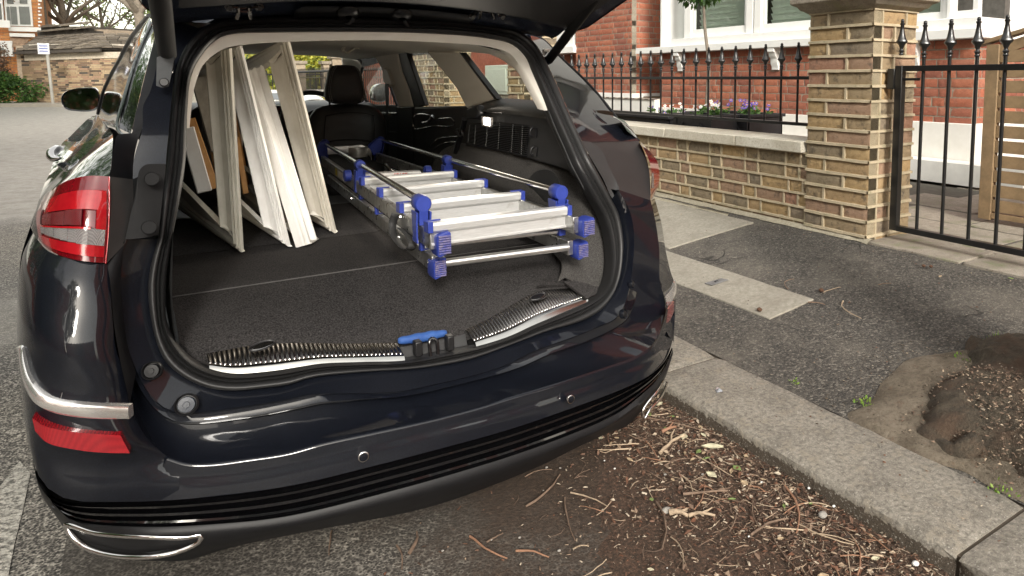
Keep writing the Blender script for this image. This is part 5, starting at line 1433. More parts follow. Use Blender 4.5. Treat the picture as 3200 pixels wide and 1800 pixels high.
# bump stops
def stop(px_, py_s, r_, f, off, mats=(PLAST, PAINT), nrm=(0, -1, .1)):
    p = PF(px_, py_s, f) + Vector((0, off, 0)); m_ = Vector(nrm).normalized().to_track_quat('Z', 'Y').to_matrix()
    s = MB().lathe([(r_, -.01), (r_, .004), (r_ * .93, .006), (r_ * .86, .004), (r_ * .80, -.008)], p, 28, m=m_).build('bump_stop', mats[0], car, smooth=40)
    MB().lathe([(r_ * .74, -.008), (r_ * .74, .003), (r_ * .68, .005), (r_ * .3, .0055), (r_ * .27, .008), (r_ * .2, .008)], p, 24, m=m_).build('bump_stop_face', mats[1], s, smooth=40)
stop(579, 1238, .026, yS, -.055, (SATIN, simple('blue_plastic_cap', (.012, .018, .03), .4, bump=.2, bs=300)), (-.1, -1, .35))
stop(474, 1137, .022, yS, -.05, (SATIN, simple('valance_black', (.009, .009, .010), .5)), (-.25, -1, .3))
stop(1912, 963, .016, yS, -.075, (PAINT, SATIN), (.5, -1, .2)); stop(1950, 877, .014, yS, -.05, (PAINT, SATIN), (.6, -1, .2))
# ---------------- left rear: filler, grey trim, pillar, side
band([(344, 552, 2.035), (340, 640, 2.01), (338, 720, 1.99), (334, 822, 1.975)], [(415, 560, 2.09), (417, 620, 2.06), (408, 700, 2.03), (392, 760, 2.01)], 'corner_filler', MATS['charcoal_panel'], 30)
band([(336, 826, 1.985), (345, 893, 1.96), (352, 976, 1.95), (360, 1040, 1.935), (380, 1149, 1.915), (406, 1259, 1.90)], [(391, 748, 2.01), (379, 852, 2.0), (379, 935, 1.99), (389, 1018, 1.985), (404, 1100, 1.98), (425, 1165, 1.97)], 'aperture_side', simple('dull_black', (.006, .006, .007), .6, spec=.2), 40)  # even dull black band beside the left lip
tl = [(424, 600, 2.045), (430, 560, 2.05), (437, 530, 2.06), (455, 515, 2.07), (485, 512, 2.08), (519, 512, 2.09)]
bl_ = [(391, 748, 2.005), (410, 747, 2.005), (430, 745, 2.005), (455, 742, 2.005), (475, 738, 2.01), (495, 733, 2.02)]
TRM = simple('matte_trim', (.018, .018, .0185), .75, var=.12, spec=.12, bump=.3, bs=700, bd=.0006)
gt_ = band(tl, bl_, 'corner_trim', TRM, 20)
for (a, b) in ((475, 558), (466, 709)):
    p = P(a, b, y=2.035 if b < 600 else 1.99) + Vector((0, -.006, 0)); m_ = Vector((-.15, -1, .1)).to_track_quat('Z', 'Y').to_matrix()
    MB().lathe([(.0165, -.006), (.0165, .001), (.0160, .002), (.0152, .0), (.0148, .0), (.0148, .0018)], p, 28, m=m_).build('access_cap', TRM, gt_, smooth=30)
# pillar between gutter and seal
band([(415, 560, 2.095), (418, 500, 2.12), (445, 400, 2.16), (448, 330, 2.20), (470, 285, 2.23), (490, 200, 2.29), (500, 120, 2.36), (520, 70, 2.42), (560, 50, 2.46)],
     [(519, 512, 2.09), (519, 500, 2.10), (528, 402, 2.16), (536, 314, 2.22), (545, 245, 2.27), (556, 199, 2.31), (577, 150, 2.36), (605, 115, 2.41), (640, 84, 2.45)], 'rear_pillar', PAINT, 60)
band([(344, 552, 2.036), (350, 500, 2.08), (356, 460, 2.11), (372, 418, 2.15), (405, 423, 2.15), (425, 350, 2.20), (450, 250, 2.28), (475, 150, 2.38), (500, 60, 2.5)],
     [(415, 562, 2.098), (418, 500, 2.125), (430, 440, 2.15), (445, 400, 2.165), (448, 330, 2.205), (470, 285, 2.235), (490, 200, 2.295), (500, 120, 2.365), (520, 60, 2.43)], 'pillar_gloss', simple('deep_black', (.005, .005, .006), .45, var=.2, spec=.25), 60)
# rear quarter glass and its bright edge
band([(370, 400, 2.22), (385, 320, 2.32), (405, 250, 2.42), (440, 150, 2.6), (475, 75, 2.75)], [(408, 418, 2.17), (425, 350, 2.22), (447, 255, 2.30), (470, 170, 2.40), (484, 118, 2.46)], 'rear_quarter_glass', simple('privacy_glass', (.004, .004, .005), .06, coat=1, var=.1), 40)
MB().tube(cr([P(a, b, y=y - .01) for a, b, y in [(408, 420, 2.17), (385, 422, 2.19), (368, 405, 2.22), (366, 385, 2.25), (383, 320, 2.32), (403, 250, 2.42), (438, 150, 2.6), (473, 72, 2.75)]], 50), .0042, 6).build('window_trim', simple('green_black', (.02, .03, .022), .15, coat=1, var=.1), car, smooth=60)
# body side: shoulder and doors, glass above
wst = [(96, 705, 2.22), (112, 657, 2.36), (124, 616, 2.46), (141, 570, 2.62), (153, 546, 2.75), (170, 497, 3.0), (195, 447, 3.3), (215, 430, 3.5), (248, 397, 3.9), (273, 373, 4.3), (290, 362, 4.6)]
mid_ = [(141, 608, 2.19), (175, 572, 2.34), (195, 540, 2.48), (212, 515, 2.62), (225, 492, 2.78), (243, 462, 3.0), (258, 437, 3.3), (270, 420, 3.55), (284, 396, 3.9), (294, 374, 4.3), (302, 360, 4.6)]
upr = [(342, 549, 2.04), (348, 510, 2.12), (350, 480, 2.20), (352, 450, 2.30), (352, 425, 2.45), (345, 408, 2.7), (338, 398, 3.0), (330, 386, 3.4), (322, 375, 3.8), (312, 366, 4.25), (306, 358, 4.6)]
def tri(a, b, c, n=60, k=14):
    A, B_, C_ = [cr([P(*q[:2], y=q[2]) for q in s_], n) for s_ in (a, b, c)]
    m = MB(); m.loft([list(x) for x in zip(*[cr([p, q, r_], k) for p, q, r_ in zip(A, B_, C_)])], raw=True); return m
tri(wst, mid_, upr).build('body_side', PAINT, car, smooth=True)
# front-left: lower body below the waist (hidden mostly) so the car is closed
bs_ = MB(); bs_.loft([[Vector((CX - .90, 2.3, .95)), Vector((CX - .92, 3.2, .98)), Vector((CX - .92, 4.6, 1.0)), Vector((CX - .88, 5.7, .96)), Vector((CX - .80, 6.4, .80))],
                      [Vector((CX - .92, 2.25, .6)), Vector((CX - .93, 3.2, .6)), Vector((CX - .93, 4.6, .6)), Vector((CX - .92, 5.7, .6)), Vector((CX - .85, 6.5, .55))],
                      [Vector((CX - .88, 2.35, .3)), Vector((CX - .90, 3.2, .25)), Vector((CX - .90, 4.6, .25)), Vector((CX - .9, 5.7, .25)), Vector((CX - .8, 6.45, .25))]], 40); bs_.build('door_skin', PAINT, car, smooth=True)
# lower silhouette patch left: below waist to bumper
tri([(96, 705, 2.22), (99, 690, 2.6), (150, 560, 3.0)], [(66, 800, 2.2), (70, 790, 2.5), (150, 600, 3.1)], [(60, 900, 2.13), (66, 880, 2.5), (160, 640, 3.2)], 20, 8).build('door_skin', PAINT, car, smooth=True)
# side glass strip
gup = [(366, 385, 2.27), (383, 320, 2.36), (403, 250, 2.47), (430, 165, 2.65), (470, 60, 2.9)]
glo = [(352, 425, 2.45), (350, 380, 2.8), (362, 300, 3.2), (385, 215, 3.4), (415, 120, 3.5), (450, 70, 3.5)]
gA = [(306, 356, 4.55), (322, 290, 4.45), (340, 248, 4.3), (373, 186, 3.95), (406, 124, 3.6), (439, 79, 3.2), (466, 48, 2.95)]
gB = [(335, 392, 3.2), (355, 330, 3.1), (372, 275, 3.05), (398, 205, 2.95), (425, 140, 2.9), (450, 90, 2.85), (468, 55, 2.9)]
gC = [(366, 400, 2.28), (374, 350, 2.33), (385, 310, 2.37), (405, 245, 2.48), (430, 172, 2.62), (455, 112, 2.75), (472, 70, 2.85)]
tri(gA, gB, gC).build('side_window', simple('side_glass_dark', (.01, .011, .012), .04, coat=1, var=.1), car, smooth=True)
# outline rail
MB().tube(cr([P(a, b, y=y) for a, b, y in gA], 40), .008, 6).build('roof_rail', SATIN, car, smooth=60)
# door handle peeping out
MB().tube(cr([P(a, b, y=y) for a, b, y in [(197, 462, 3.0), (176, 466, 2.96), (161, 482, 2.93), (168, 496, 2.9), (188, 494, 2.88)]], 16), [.004 + .012 * math.sin(math.pi * i / 15) for i in range(16)], 8).build('door_handle', CHROME, car, smooth=60)
# door mirror, left
def mirror_at(pts, y0, y1, name_lbl, face):
    c = [P(a, b, y=y0) for a, b in pts]; cen = sum(c, Vector()) / len(c)
    ring0 = cr(c, 36, True)
    rgs = [[cen + (p - cen) * s + Vector((0, o_, 0)) for p in ring0] for s, o_ in ((.86, .012), (.90, -.004), (.97, -.006), (1.0, .01), (1.0, .05), (.9, .12), (.6, .17), (.2, .19))]
    mb = MB(); mb.loft(rgs, raw=True, closed=True); mb.add(rgs[-1], [tuple(range(36))])
    m = mb.build('door_mirror', BLACKG, car, smooth=60)
    f = MB().add([cen + (p - cen) * .87 + Vector((0, .006, 0)) for p in ring0], [tuple(range(36))]); f.build('mirror_glass', face, m)
    return cen, m
t = NT('mirror_face'); t.set(Base_Color=(.55, .6, .58), Metallic=1.0, Roughness=.03); MIRR = t.m
MP = [(190, 318), (192, 298), (205, 285), (235, 276), (270, 273), (298, 274), (310, 288), (314, 310), (310, 332), (298, 345), (270, 350), (235, 348), (205, 342)]
cen, mm_ = mirror_at(MP, 4.55, 0, '', MIRR)
MB().tube([cen + Vector((.12, .06, -.06)), P(312, 352, y=4.6)], [.03, .035], 8).build('mirror_arm', BLACKG, mm_, smooth=60)
# ---------------- roof and tailgate
zr_ = yS
rf = MB()
roofc = []
for k, (yy_, hw, z_) in enumerate(((2.50, .56, 1.49), (2.62, .585, 1.505), (3.4, .62, 1.53), (4.4, .62, 1.53), (5.2, .56, 1.47))):
    roofc.append([Vector((CX - hw - .05, yy_, z_ - .10)), Vector((CX - hw, yy_, z_ - .03)), Vector((CX - hw * .5, yy_, z_)), Vector((CX, yy_, z_ + .008)), Vector((CX + hw * .5, yy_, z_)), Vector((CX + hw, yy_, z_ - .03)), Vector((CX + hw + .05, yy_, z_ - .10))])
rf.loft(roofc, 30); rf.build('roof', PAINT, car, smooth=True)
# tailgate: underside seen above the opening, hinge line near y = 2.47
tg = empty('tailgate', (CX, 2.47, 1.5)); tg.parent = car; tg.location = Vector((CX, 2.47, 1.5)) - WL[car.name]
HY, HZ, SL = 2.46, 1.485, math.tan(R(17))
def TG(u, d, dz=0):  # u sideways from the middle, d metres back from the hinge line
    return Vector((CX + u, HY - d * math.cos(R(17)), HZ + d * math.sin(R(17)) + dz - .05 * (u / .6) ** 2))
rows2 = []
outl = [(-.60, .02), (-.66, .10), (-.68, .25), (-.70, .6), (-.66, 1.0), (-.5, 1.12)]
inner = MB(); cs = []
for i in range(40):
    d = .0 + 1.12 * i / 39
    hw = .60 + .09 * min(1, d / .22) if d < .6 else .69 - .05 * (d - .6) / .5
    cs.append([TG(hw * (k / 20 - 1), d, (.0 if .03 < d < .98 else .02) + .018 * math.exp(-((d - .12) / .03) ** 2)) for k in range(41)])
inner.loft(cs, raw=True)
t = NT('lit_flake_paint'); fl = t.vor(1100, out='Color'); sp_ = t.n('ShaderNodeSeparateColor'); t.l(fl, sp_.inputs[0])  # lighter copy of the car paint, light on the tailgate underside put into the colour
t.set(Base_Color=t.ramp(sp_.outputs[0], [(0, (.010, .014, .026)), (.8, (.022, .030, .052)), (1, (.14, .17, .24))]), Metallic=.3, Roughness=.38, Coat_Weight=.6, Coat_Roughness=.1); LIT_FLAKE = t.m
io = inner.build('inner_panel', LIT_FLAKE, tg, smooth=50)
TN = Vector((0, math.sin(R(17)), math.cos(R(17))))
def TQ(px, py, out=.012):
    p = PP(px, py, (CX, HY, HZ), TN); u = p.x - CX
    p = PP(px, py, (CX, HY, HZ - .05 * (u / .6) ** 2), TN); return p - TN * out
# painted channel between the roof edge and the opening seal
chn = MB(); t0_ = cr(C([(560, 190), (585, 140), (620, 100), (660, 76), (720, 62), (779, 57), (989, 54), (1199, 57), (1400, 62), (1500, 73), (1600, 90), (1645, 112), (1680, 145)], yS, .004), 60)
chn.loft([t0_, shift(t0_, (0, .02, .012)), shift(t0_, (0, .045, .02)), shift(t0_, (0, .06, .05)), shift(t0_, (0, .10, .075))], raw=True); chn.build('roof_channel', LIT_FLAKE, car, smooth=60)
ot = MB(); ot.loft([[p + Vector((0, 0, .045 + .03 * math.sin(math.pi * min(1, i / 39)))) for p in c_] for i, c_ in enumerate(cs)], raw=True); ot.build('outer_panel', PAINT, tg, smooth=50)
rim = MB(); edge = [c_[-1] for c_ in cs]; edgeL = [c_[0] for c_ in cs]
rim.loft([shift(edge, (0, 0, -.004)), shift(edge, (.012, 0, .02)), shift(edge, (.0, 0, .07))], raw=True); rim.loft([shift(edgeL, (0, 0, -.004)), shift(edgeL, (-.012, 0, .02)), shift(edgeL, (0, 0, .07))], raw=True)
rim.build('tailgate_edge', PAINT, tg, smooth=60)
MB().tube(cr([P(a, b, y=y) for a, b, y in [(1600, 92, 2.46), (1640, 101, 2.44), (1677, 101, 2.42), (1716, 84, 2.38), (1737, 59, 2.33), (1765, 30, 2.26), (1800, -6, 2.18)]], 24), .006, 6).build('edge_bead', RUBBER, tg, smooth=60)
# inner plastic trim of the tailgate, and recess for the wiring
MB().loft([[TG(u, .20, -.012) for u in (-.60, -.3, 0, .3, .60)], [TG(u, .26, -.03) for u in (-.61, -.3, 0, .3, .61)], [TG(u, .9, -.035) for u in (-.6, -.3, 0, .3, .6)]], 30).build('tailgate_trim', PLAST, tg, smooth=60)
MB().loft([[TG(u, .055, -.006) for u in (-.28, -.1, .1, .26)], [TG(u, .065, -.010) for u in (-.30, -.1, .1, .28)], [TG(u, .125, -.010) for u in (-.30, -.1, .1, .28)], [TG(u, .135, -.004) for u in (-.28, -.1, .1, .26)]], 30).build('hinge_recess', simple('recess_black', (.006, .006, .007), .5), tg, smooth=60)
for pts_, nm in (([(1052, 22), (1080, 12), (1110, 14), (1122, 30), (1112, 44), (1080, 50), (1055, 42)], 0), ([(1220, 32), (1250, 20), (1276, 24), (1288, 36), (1280, 50), (1250, 56), (1224, 48)], 1)):
    c = [TQ(a, b, .004) for a, b in pts_]; cen = sum(c, Vector()) / len(c); rg = cr(c, 24, True)
    m = MB(); m.loft([[p + Vector((0, .03, 0)) for p in rg], [p - TN * .006 for p in rg], [cen + (p - cen) * .85 - TN * .016 for p in rg], [cen + (p - cen) * .3 - TN * .020 for p in rg]], raw=True, closed=True); m.add([cen + (p - cen) * .3 + Vector((0, -.014, 0)) for p in rg], [tuple(range(24))])
    g_ = m.build('cable_grommet', SATIN, tg, smooth=60)
    hp = [(1100, 32, 2.345), (1088, 46, 2.35), (1060, 54, 2.38), (1010, 57, 2.42), (960, 58, 2.46)] if nm == 0 else [(1262, 42, 2.345), (1268, 52, 2.36), (1276, 60, 2.38), (1288, 72, 2.42)]
    pc_ = cr([TQ(a, b, .03) for a, b, y in hp], 60 if nm == 0 else 36)
    MB().tube(pc_, [.0075 if i % 2 else .0055 for i in range(len(pc_))], 10).build('cable_boot', SATIN, g_, smooth=False)
# hinges
for px_, s in ((762, 1), (1520, 1)):
    hg = MB(); yb_ = TQ(px_, 20 if px_ < 1000 else 45, .03).y
    for dx in (-22, 22):
        hg.tube(cr([P(px_ + dx * .9, 22, y=yb_ - .03), P(px_ + dx * .8, 34, y=yb_), P(px_ + dx, 57, y=yb_ + .04)], 8), .0055, 6)
        b_ = TQ(px_ + dx * 2.1, 8 if px_ < 1000 else 40, .012); hg.lathe([(.014, 0), (.014, .004), (.008, .005), (.008, .011)], b_, 6, m=Vector((0, -.8, -.5)).to_track_quat('Z', 'Y').to_matrix())
        hg.bar(b_, P(px_ + dx * .9, 24, y=yb_ - .03), .018, .005)
    hg.tube([P(px_ - 20, 25, y=yb_), P(px_ + 20, 25, y=yb_)], .005, 6)
    hg.tube(cr([P(px_ - 15, 27, y=yb_), P(px_ - 12, 35, y=yb_), P(px_ + 12, 35, y=yb_), P(px_ + 15, 27, y=yb_)], 10), .004, 6)
    hg.build('hinge', BLACKG, tg, smooth=50)
# left roof corner detail under the tailgate
patch(([(530, 70), (600, 70), (660, 72)], [(540, 112), (580, 112), (600, 110)]), lambda x, z: 2.44, 0, 'roof_corner', PAINT, rows=4, n=12)
# gas struts
def strut(a, b, r0_, r1_, nm='gas_strut'):
    a, b = P(*a[:2], y=a[2]), P(*b[:2], y=b[2]); d = (b - a)
    m = MB(); m.tube([a, a + d * .02, a + d * .9, b + d * .4], [r0_ * .55, r0_, r1_, r1_], 24)
    s = m.build(nm, simple('strut_black', (.010, .010, .010), .6, var=.1, spec=.3), car, smooth=50)
    m = MB(); m.tube([a + Vector((.0, .0, .0)), a + Vector((.0, .02, -.045))], .012, 10); m.lathe([(.016, -.012), (.016, .012)], a + Vector((0, .02, -.03)), 12, axis='x'); m.build('ball_joint', BLACKG, s, smooth=50)
    return s, a, b
SATIN_ = simple('strut_black', (.010, .010, .010), .6, var=.1, spec=.3)
strut((523, 172, 2.24), (500, 0, 1.78), .0215, .0215)
sR, a_, b_ = strut((1712, 192, 2.48), (1858, -2, 2.02), .018, .018)
# hinge plate of the left strut
patch(([(490, 178), (520, 172), (546, 178)], [(488, 268), (510, 274), (528, 270)]), lambda x, z: 2.19, 0, 'strut_bracket', simple('bracket_steel', (.10, .105, .11), .35, .6), rows=5, n=10)
p = P(513, 257, y=2.18); MB().lathe([(.011, -.003), (.011, .003), (.009, .005)], p, 18, m=Vector((-.1, -1, .1)).to_track_quat('Z', 'Y').to_matrix()).build('bracket_bolt', SATIN, car, smooth=40)
# wheels
TY = simple('tyre', (.018, .018, .018), .8, bump=.4, bs=120)
for wx, wy_ in ((CX - .80, 2.98), (CX + .80, 2.98), (CX - .80, 5.83), (CX + .80, 5.83)):
    w = empty('wheel', (wx, wy_, 0)); w.parent = car; w.location = Vector((wx, wy_, 0)) - WL[car.name]
    MB().lathe([(.22, -.11), (.31, -.115), (.335, -.09), (.34, 0), (.335, .09), (.31, .115), (.22, .11)], (wx, wy_, .335), 40, axis='x').build('tyre', TY, w, smooth=50)
    MB().lathe([(.05, -.06), (.215, -.10), (.225, 0), (.215, .10), (.05, .06)], (wx, wy_, .335), 30, axis='x').build('rim', SATCH, w, smooth=40)
# ================================================================== car interior
ZF = .66
NS = (1, 0, .22); PS0 = (1.40, 0, 1.0)
def S(px, py, off=0): return PP(px, py, (PS0[0] + off, 0, PS0[2]), NS)
NT_ = (1, 0, .12); PT0 = (1.285, 0, .95)
def T(px, py, off=0): return PP(px, py, (PT0[0] + off, 0, PT0[2]), NT_)
def plate_(pts, ext, name, mat, par=None, bevel=.004):
    return MB().prism(pts, ext).build(name, mat, par or car, bevel=bevel)
# roof edge trim (the pale band inside the seal)
top_o = [(583, 400), (585, 340), (592, 262), (608, 209), (629, 175), (657, 140), (695, 113), (744, 103), (849, 100), (1024, 98), (1199, 99), (1397, 106), (1521, 118), (1604, 138), (1645, 176), (1666, 222), (1705, 310), (1722, 345)]
top_i = [(592, 400), (598, 340), (604, 290), (618, 240), (633, 206), (668, 171), (710, 149), (779, 138), (867, 132), (1024, 127), (1199, 126), (1400, 134), (1524, 145), (1576, 158), (1601, 174), (1629, 215), (1668, 285), (1700, 345)]
a = cr(C(top_o, yS, .02), 90); b = cr(C(top_i, yS, .05), 90)
mb = MB(); mb.loft([shift(a, (0, -.012, 0)), a, lerpc(a, b, .35) , lerpc(a, b, .7), b, shift(b, (0, .05, .004))], raw=True); 
for i in range(90, 270):
    pass
mb.build('rear_headliner_trim', HEAD, car, smooth=70)
# ceiling from that trim forward
def crow(y, hw, zc, ze, n=31):
    return [Vector((CX + hw * (2 * i / (n - 1) - 1), y, zc - (zc - ze) * abs(2 * i / (n - 1) - 1) ** 3.2)) for i in range(n)]
mb = MB(); mb.loft([crow(2.47, .60, 1.428, 1.33), crow(2.75, .62, 1.455, 1.385), crow(3.4, .63, 1.475, 1.43), crow(4.2, .64, 1.478, 1.44), crow(4.9, .62, 1.465, 1.43), crow(5.25, .60, 1.452, 1.42)], raw=True)
mb.build('headliner', HEAD, car, smooth=70)
# right side: pillars, door, windows
W_ = (.03, 0, 0)
plate_([S(1237, 160), S(1165, 164), S(1173, 183), S(1198, 224), S(1227, 282), S(1246, 334), S(1288, 334), S(1273, 278), S(1252, 224)], W_, 'centre_pillar', HEAD, bevel=.01)
plate_([S(1237, 333, -.004), S(1289, 333, -.004), S(1291, 430, -.004), S(1292, 560, -.004), S(1240, 560, -.004)], W_, 'pillar_lower', PLAST, bevel=.008)
plate_([S(1236, 160, .012), S(1268, 160, .012), S(1298, 245, .012), S(1327, 330, .012), S(1293, 336, .012), S(1275, 278, .012), S(1254, 224, .012)], W_, 'door_frame', simple('frame_black', (.012, .012, .012), .5), bevel=.006)
plate_([S(1330, 160, .0), S(1434, 163, .0), S(1490, 235, .0), S(1547, 309, .0), S(1459, 341, .0), S(1453, 332, .0), S(1426, 278, .0), S(1384, 224, .0)], W_, 'rear_pillar_trim', HEAD, bevel=.012)
plate_([S(1434, 163, -.004), S(1440, 163, -.004), S(1552, 309, -.004), S(1545, 311, -.004)], W_, 'window_seal', MATS['frame_black'], bevel=.002)
plate_([S(1236, 152, .02), S(1700, 152, .02), S(1700, 162, .02), S(1236, 162, .02)], W_, 'roof_side_trim', HEAD)
GL = MATS['car_glass']
plate_([S(1262, 155, .03), S(1340, 155, .03), S(1390, 224, .03), S(1460, 335, .03), S(1320, 335, .03)], (.004, 0, 0), 'rear_door_glass', GL, bevel=0)
plate_([S(1430, 155, .03), S(1520, 160, .03), S(1665, 215, .03), S(1700, 320, .03), S(1540, 320, .03)], (.004, 0, 0), 'quarter_glass', GL, bevel=0)
plate_([S(1148, 328, .03), S(1128, 228, .03), S(1155, 176, .03), S(1182, 186, .03), S(1242, 328, .03)], (.004, 0, 0), 'front_door_glass', GL, bevel=0)
# curved headliner edge over the quarter window
plate_([S(1505, 162, -.004), S(1562, 186, -.004), S(1604, 215, -.004), S(1640, 258, -.004), S(1672, 318, -.004), S(1720, 318, -.004), S(1700, 230, -.004), S(1640, 160, -.004), S(1560, 140, -.004)], W_, 'quarter_trim', HEAD, bevel=.012)
# rear door card
plate_([S(1293, 334, -.002), S(1453, 331, -.002), S(1475, 350, -.002), S(1470, 560, -.002), S(1290, 560, -.002)], (.05, 0, 0), 'rear_door_card', LEATH, bevel=.012)
hd = MB(); hd.tube(cr([S(1293, 365, -.02), S(1340, 359, -.02), S(1355, 370, -.02), S(1418, 373, -.02), S(1420, 387, -.02), S(1355, 393, -.02), S(1292, 397, -.02)], 40, True), .0035, 6, closed=True)
hd.tube(cr([S(1322, 384, -.03), S(1338, 380, -.03), S(1346, 372, -.035), S(1352, 362, -.03)], 12), .008, 8)
hd.build('inner_door_handle', SATCH, car, smooth=60)
hd = MB(); hd.tube(cr([S(1348, 505, -.01), S(1355, 470, -.01), S(1385, 448, -.01), S(1440, 442, -.01)], 30), .003, 6); hd.tube(cr([S(1335, 470, -.01), S(1360, 438, -.01), S(1400, 428, -.01), S(1440, 426, -.01)], 30), .002, 6); hd.build('door_pocket_trim', SATCH, car, smooth=60)
# front door, mirror, belt
plate_([S(1118, 326, .01), S(1238, 328, .01), S(1242, 345, .01), S(1244, 560, .01), S(1080, 560, .01)], (.05, 0, 0), 'front_door_card', LEATH, bevel=.01)
hd = MB()
for y0 in (352, 358, 412): hd.tube([S(1192, y0, 0), S(1242, y0 + 1, 0)], .003, 6)
hd.build('front_door_trim', SATCH, car, smooth=60)
fr_ = MB(); fr_.tube(cr([S(1150, 330, .02), S(1128, 262, .02), S(1130, 222, .02), S(1144, 192, .02), S(1160, 175, .02), S(1182, 186, .02), S(1206, 232, .02), S(1242, 330, .02)], 40), .011, 6); fr_.build('front_window_frame', MATS['frame_black'], car, smooth=60)
cen2, mr = mirror_at([(1166, 300), (1167, 280), (1176, 266), (1190, 261), (1208, 264), (1216, 280), (1214, 305), (1200, 318), (1180, 319), (1168, 312)], 5.25, 0, '', MIRR)
mr.location.x += .0
bl = MB(); bl.loft([cr([S(1203, 262, -.03), S(1206, 330, -.03), S(1207, 440, -.04), S(1209, 510, -.05)], 20), cr([S(1215, 262, -.03), S(1214, 330, -.03), S(1214, 440, -.04), S(1217, 510, -.05)], 20)]); bl.build('seat_belt', simple('belt_black', (.015, .015, .015), .6), car, thick=.002)
plate_([S(1196, 212, -.02), S(1208, 216, -.02), S(1222, 255, -.02), S(1225, 268, -.02), S(1214, 270, -.02), S(1199, 258, -.02), S(1194, 235, -.02)], W_, 'belt_guide', IVORY, bevel=.008)
# windscreen, pillar, dash, wheel
plate_([P(1064, 158, y=5.2), P(1170, 158, y=5.2), P(1157, 179, y=5.25), P(1136, 212, y=5.32), P(1122, 262, y=5.5), P(1100, 292, y=5.7), P(1082, 292, y=5.75), P(1076, 230, y=5.4)], (0, .03, .01), 'windscreen_pillar', HEAD, bevel=.01)
ws = MB(); ws.loft([[Vector((CX - .62, 5.16, 1.45)), Vector((CX, 5.2, 1.475)), Vector((CX + .62, 5.16, 1.45))], [Vector((CX - .70, 5.85, 1.10)), Vector((CX, 5.98, 1.12)), Vector((CX + .70, 5.85, 1.10))]], 20); ws.build('windscreen', GL, car, smooth=True)
hdm = MB(); hdm.tube([P(740, 157, y=5.1), P(900, 155, y=5.1), P(1010, 158, y=5.1), P(1072, 168, y=5.1)], .012, 8); hdm.build('sun_visor', simple('visor_grey', (.25, .24, .22), .8), car, smooth=60)
plate_([P(760, 140, y=5.0), P(1062, 146, y=5.0), P(1066, 158, y=5.0), P(760, 157, y=5.0)], (0, .02, 0), 'visor_panel', MATS['visor_grey'])
gh = MB(); gh.tube(cr([P(1068, 158, y=4.3), P(1082, 142, y=4.3), P(1104, 144, y=4.3), P(1122, 152, y=4.3)], 14), .009, 8); gh.tube([P(1068, 158, y=4.3), P(1086, 166, y=4.3), P(1108, 150, y=4.3)], .007, 8); gh.build('grab_handle', IVORY, car, smooth=60)
db = MB(); db.loft([[Vector((x, 5.98, 1.10)) for x in (CX - .7, CX, CX + .7)], [Vector((x, 5.6, 1.125)) for x in (CX - .7, CX, CX + .7)], [Vector((x, 5.25, 1.10)) for x in (CX - .7, CX, CX + .7)], [Vector((x, 5.12, 1.03)) for x in (CX - .7, CX, CX + .7)], [Vector((x, 5.2, .85)) for x in (CX - .7, CX, CX + .7)], [Vector((x, 5.3, .35)) for x in (CX - .7, CX, CX + .7)]], 20)
db.build('dashboard', LEATH, car, smooth=50)
cl = MB(); c = P(985, 350, y=5.05); cl.loft([[Vector((c.x + .20 * math.cos(q), 5.25, c.z - .02 + .13 * math.sin(q))) for q in [math.pi * k / 12 for k in range(13)]], [Vector((c.x + .17 * math.cos(q), 5.0, c.z - .02 + .11 * math.sin(q))) for q in [math.pi * k / 12 for k in range(13)]]], raw=True); cl.build('instrument_binnacle', BLACKG, car, smooth=50)
sw = empty('steering_wheel', c); sw.parent = car; sw.location = c - WL[car.name]
wc = P(984, 372, y=4.9); wr = .19
mt = Matrix.Rotation(R(-24), 3, 'X')
MB().tube([wc + mt @ Vector((wr * math.cos(q), 0, wr * math.sin(q))) for q in [2 * math.pi * k / 48 for k in range(48)]], .016, 10, closed=True).build('wheel_rim', LEATH, sw, smooth=60)
m = MB(); m.lathe([(.06, -.02), (.065, .0), (.05, .02)], wc, 20, axis='y'); m.bar(wc, wc + mt @ Vector((wr, 0, .02)), .02, .035); m.bar(wc, wc + mt @ Vector((-wr, 0, .02)), .02, .035); m.build('wheel_hub', SATIN, sw, smooth=50)
# centre stack
cs_ = empty('centre_stack', P(845, 420, y=5.1)); cs_.parent = car; cs_.location = P(845, 420, y=5.1) - WL[car.name]
MB().prism([P(822, 330, y=5.1), P(890, 330, y=5.1), P(896, 470, y=5.1), P(826, 470, y=5.1)], (0, .1, 0)).build('radio_panel', BLACKG, cs_, bevel=.004)
m = MB()
for r_ in (402, 429): m.bar(P(824, r_, y=5.095), P(848, r_, y=5.095), .006, .004)
for k in range(3):
    for j in range(3): m.lathe([(.008, 0), (.008, .006)], P(832 + 9 * k, 408 + 8 * j, y=5.098), 8, axis='y')
m.build('radio_buttons', simple('button_grey', (.35, .35, .35), .4), cs_)
m = MB(); m.lathe([(.028, 0), (.028, .012), (.02, .016)], P(876, 370, y=5.09), 20, axis='y'); m.build('start_button', SATCH, cs_, smooth=40)
MB().prism([P(845, 495, y=4.8), P(880, 492, y=4.8), P(892, 545, y=4.8), P(856, 560, y=4.8)], (0, .02, .0)).build('console_side', simple('pale_console', (.45, .47, .47), .4), cs_)
MB().span((CX - .14, 3.9, .3), (CX + .14, 5.2, .62)).build('console', LEATH, car, bevel=.02)
MB().quad(P(735, 290, y=5.5), P(905, 290, y=5.5), P(905, 312, y=5.35), P(735, 312, y=5.35)).build('painted_dash_reflection', simple('dash_glare', (.50, .52, .54), .3), car)  # pale sheet put in as a painted reflection on the dash
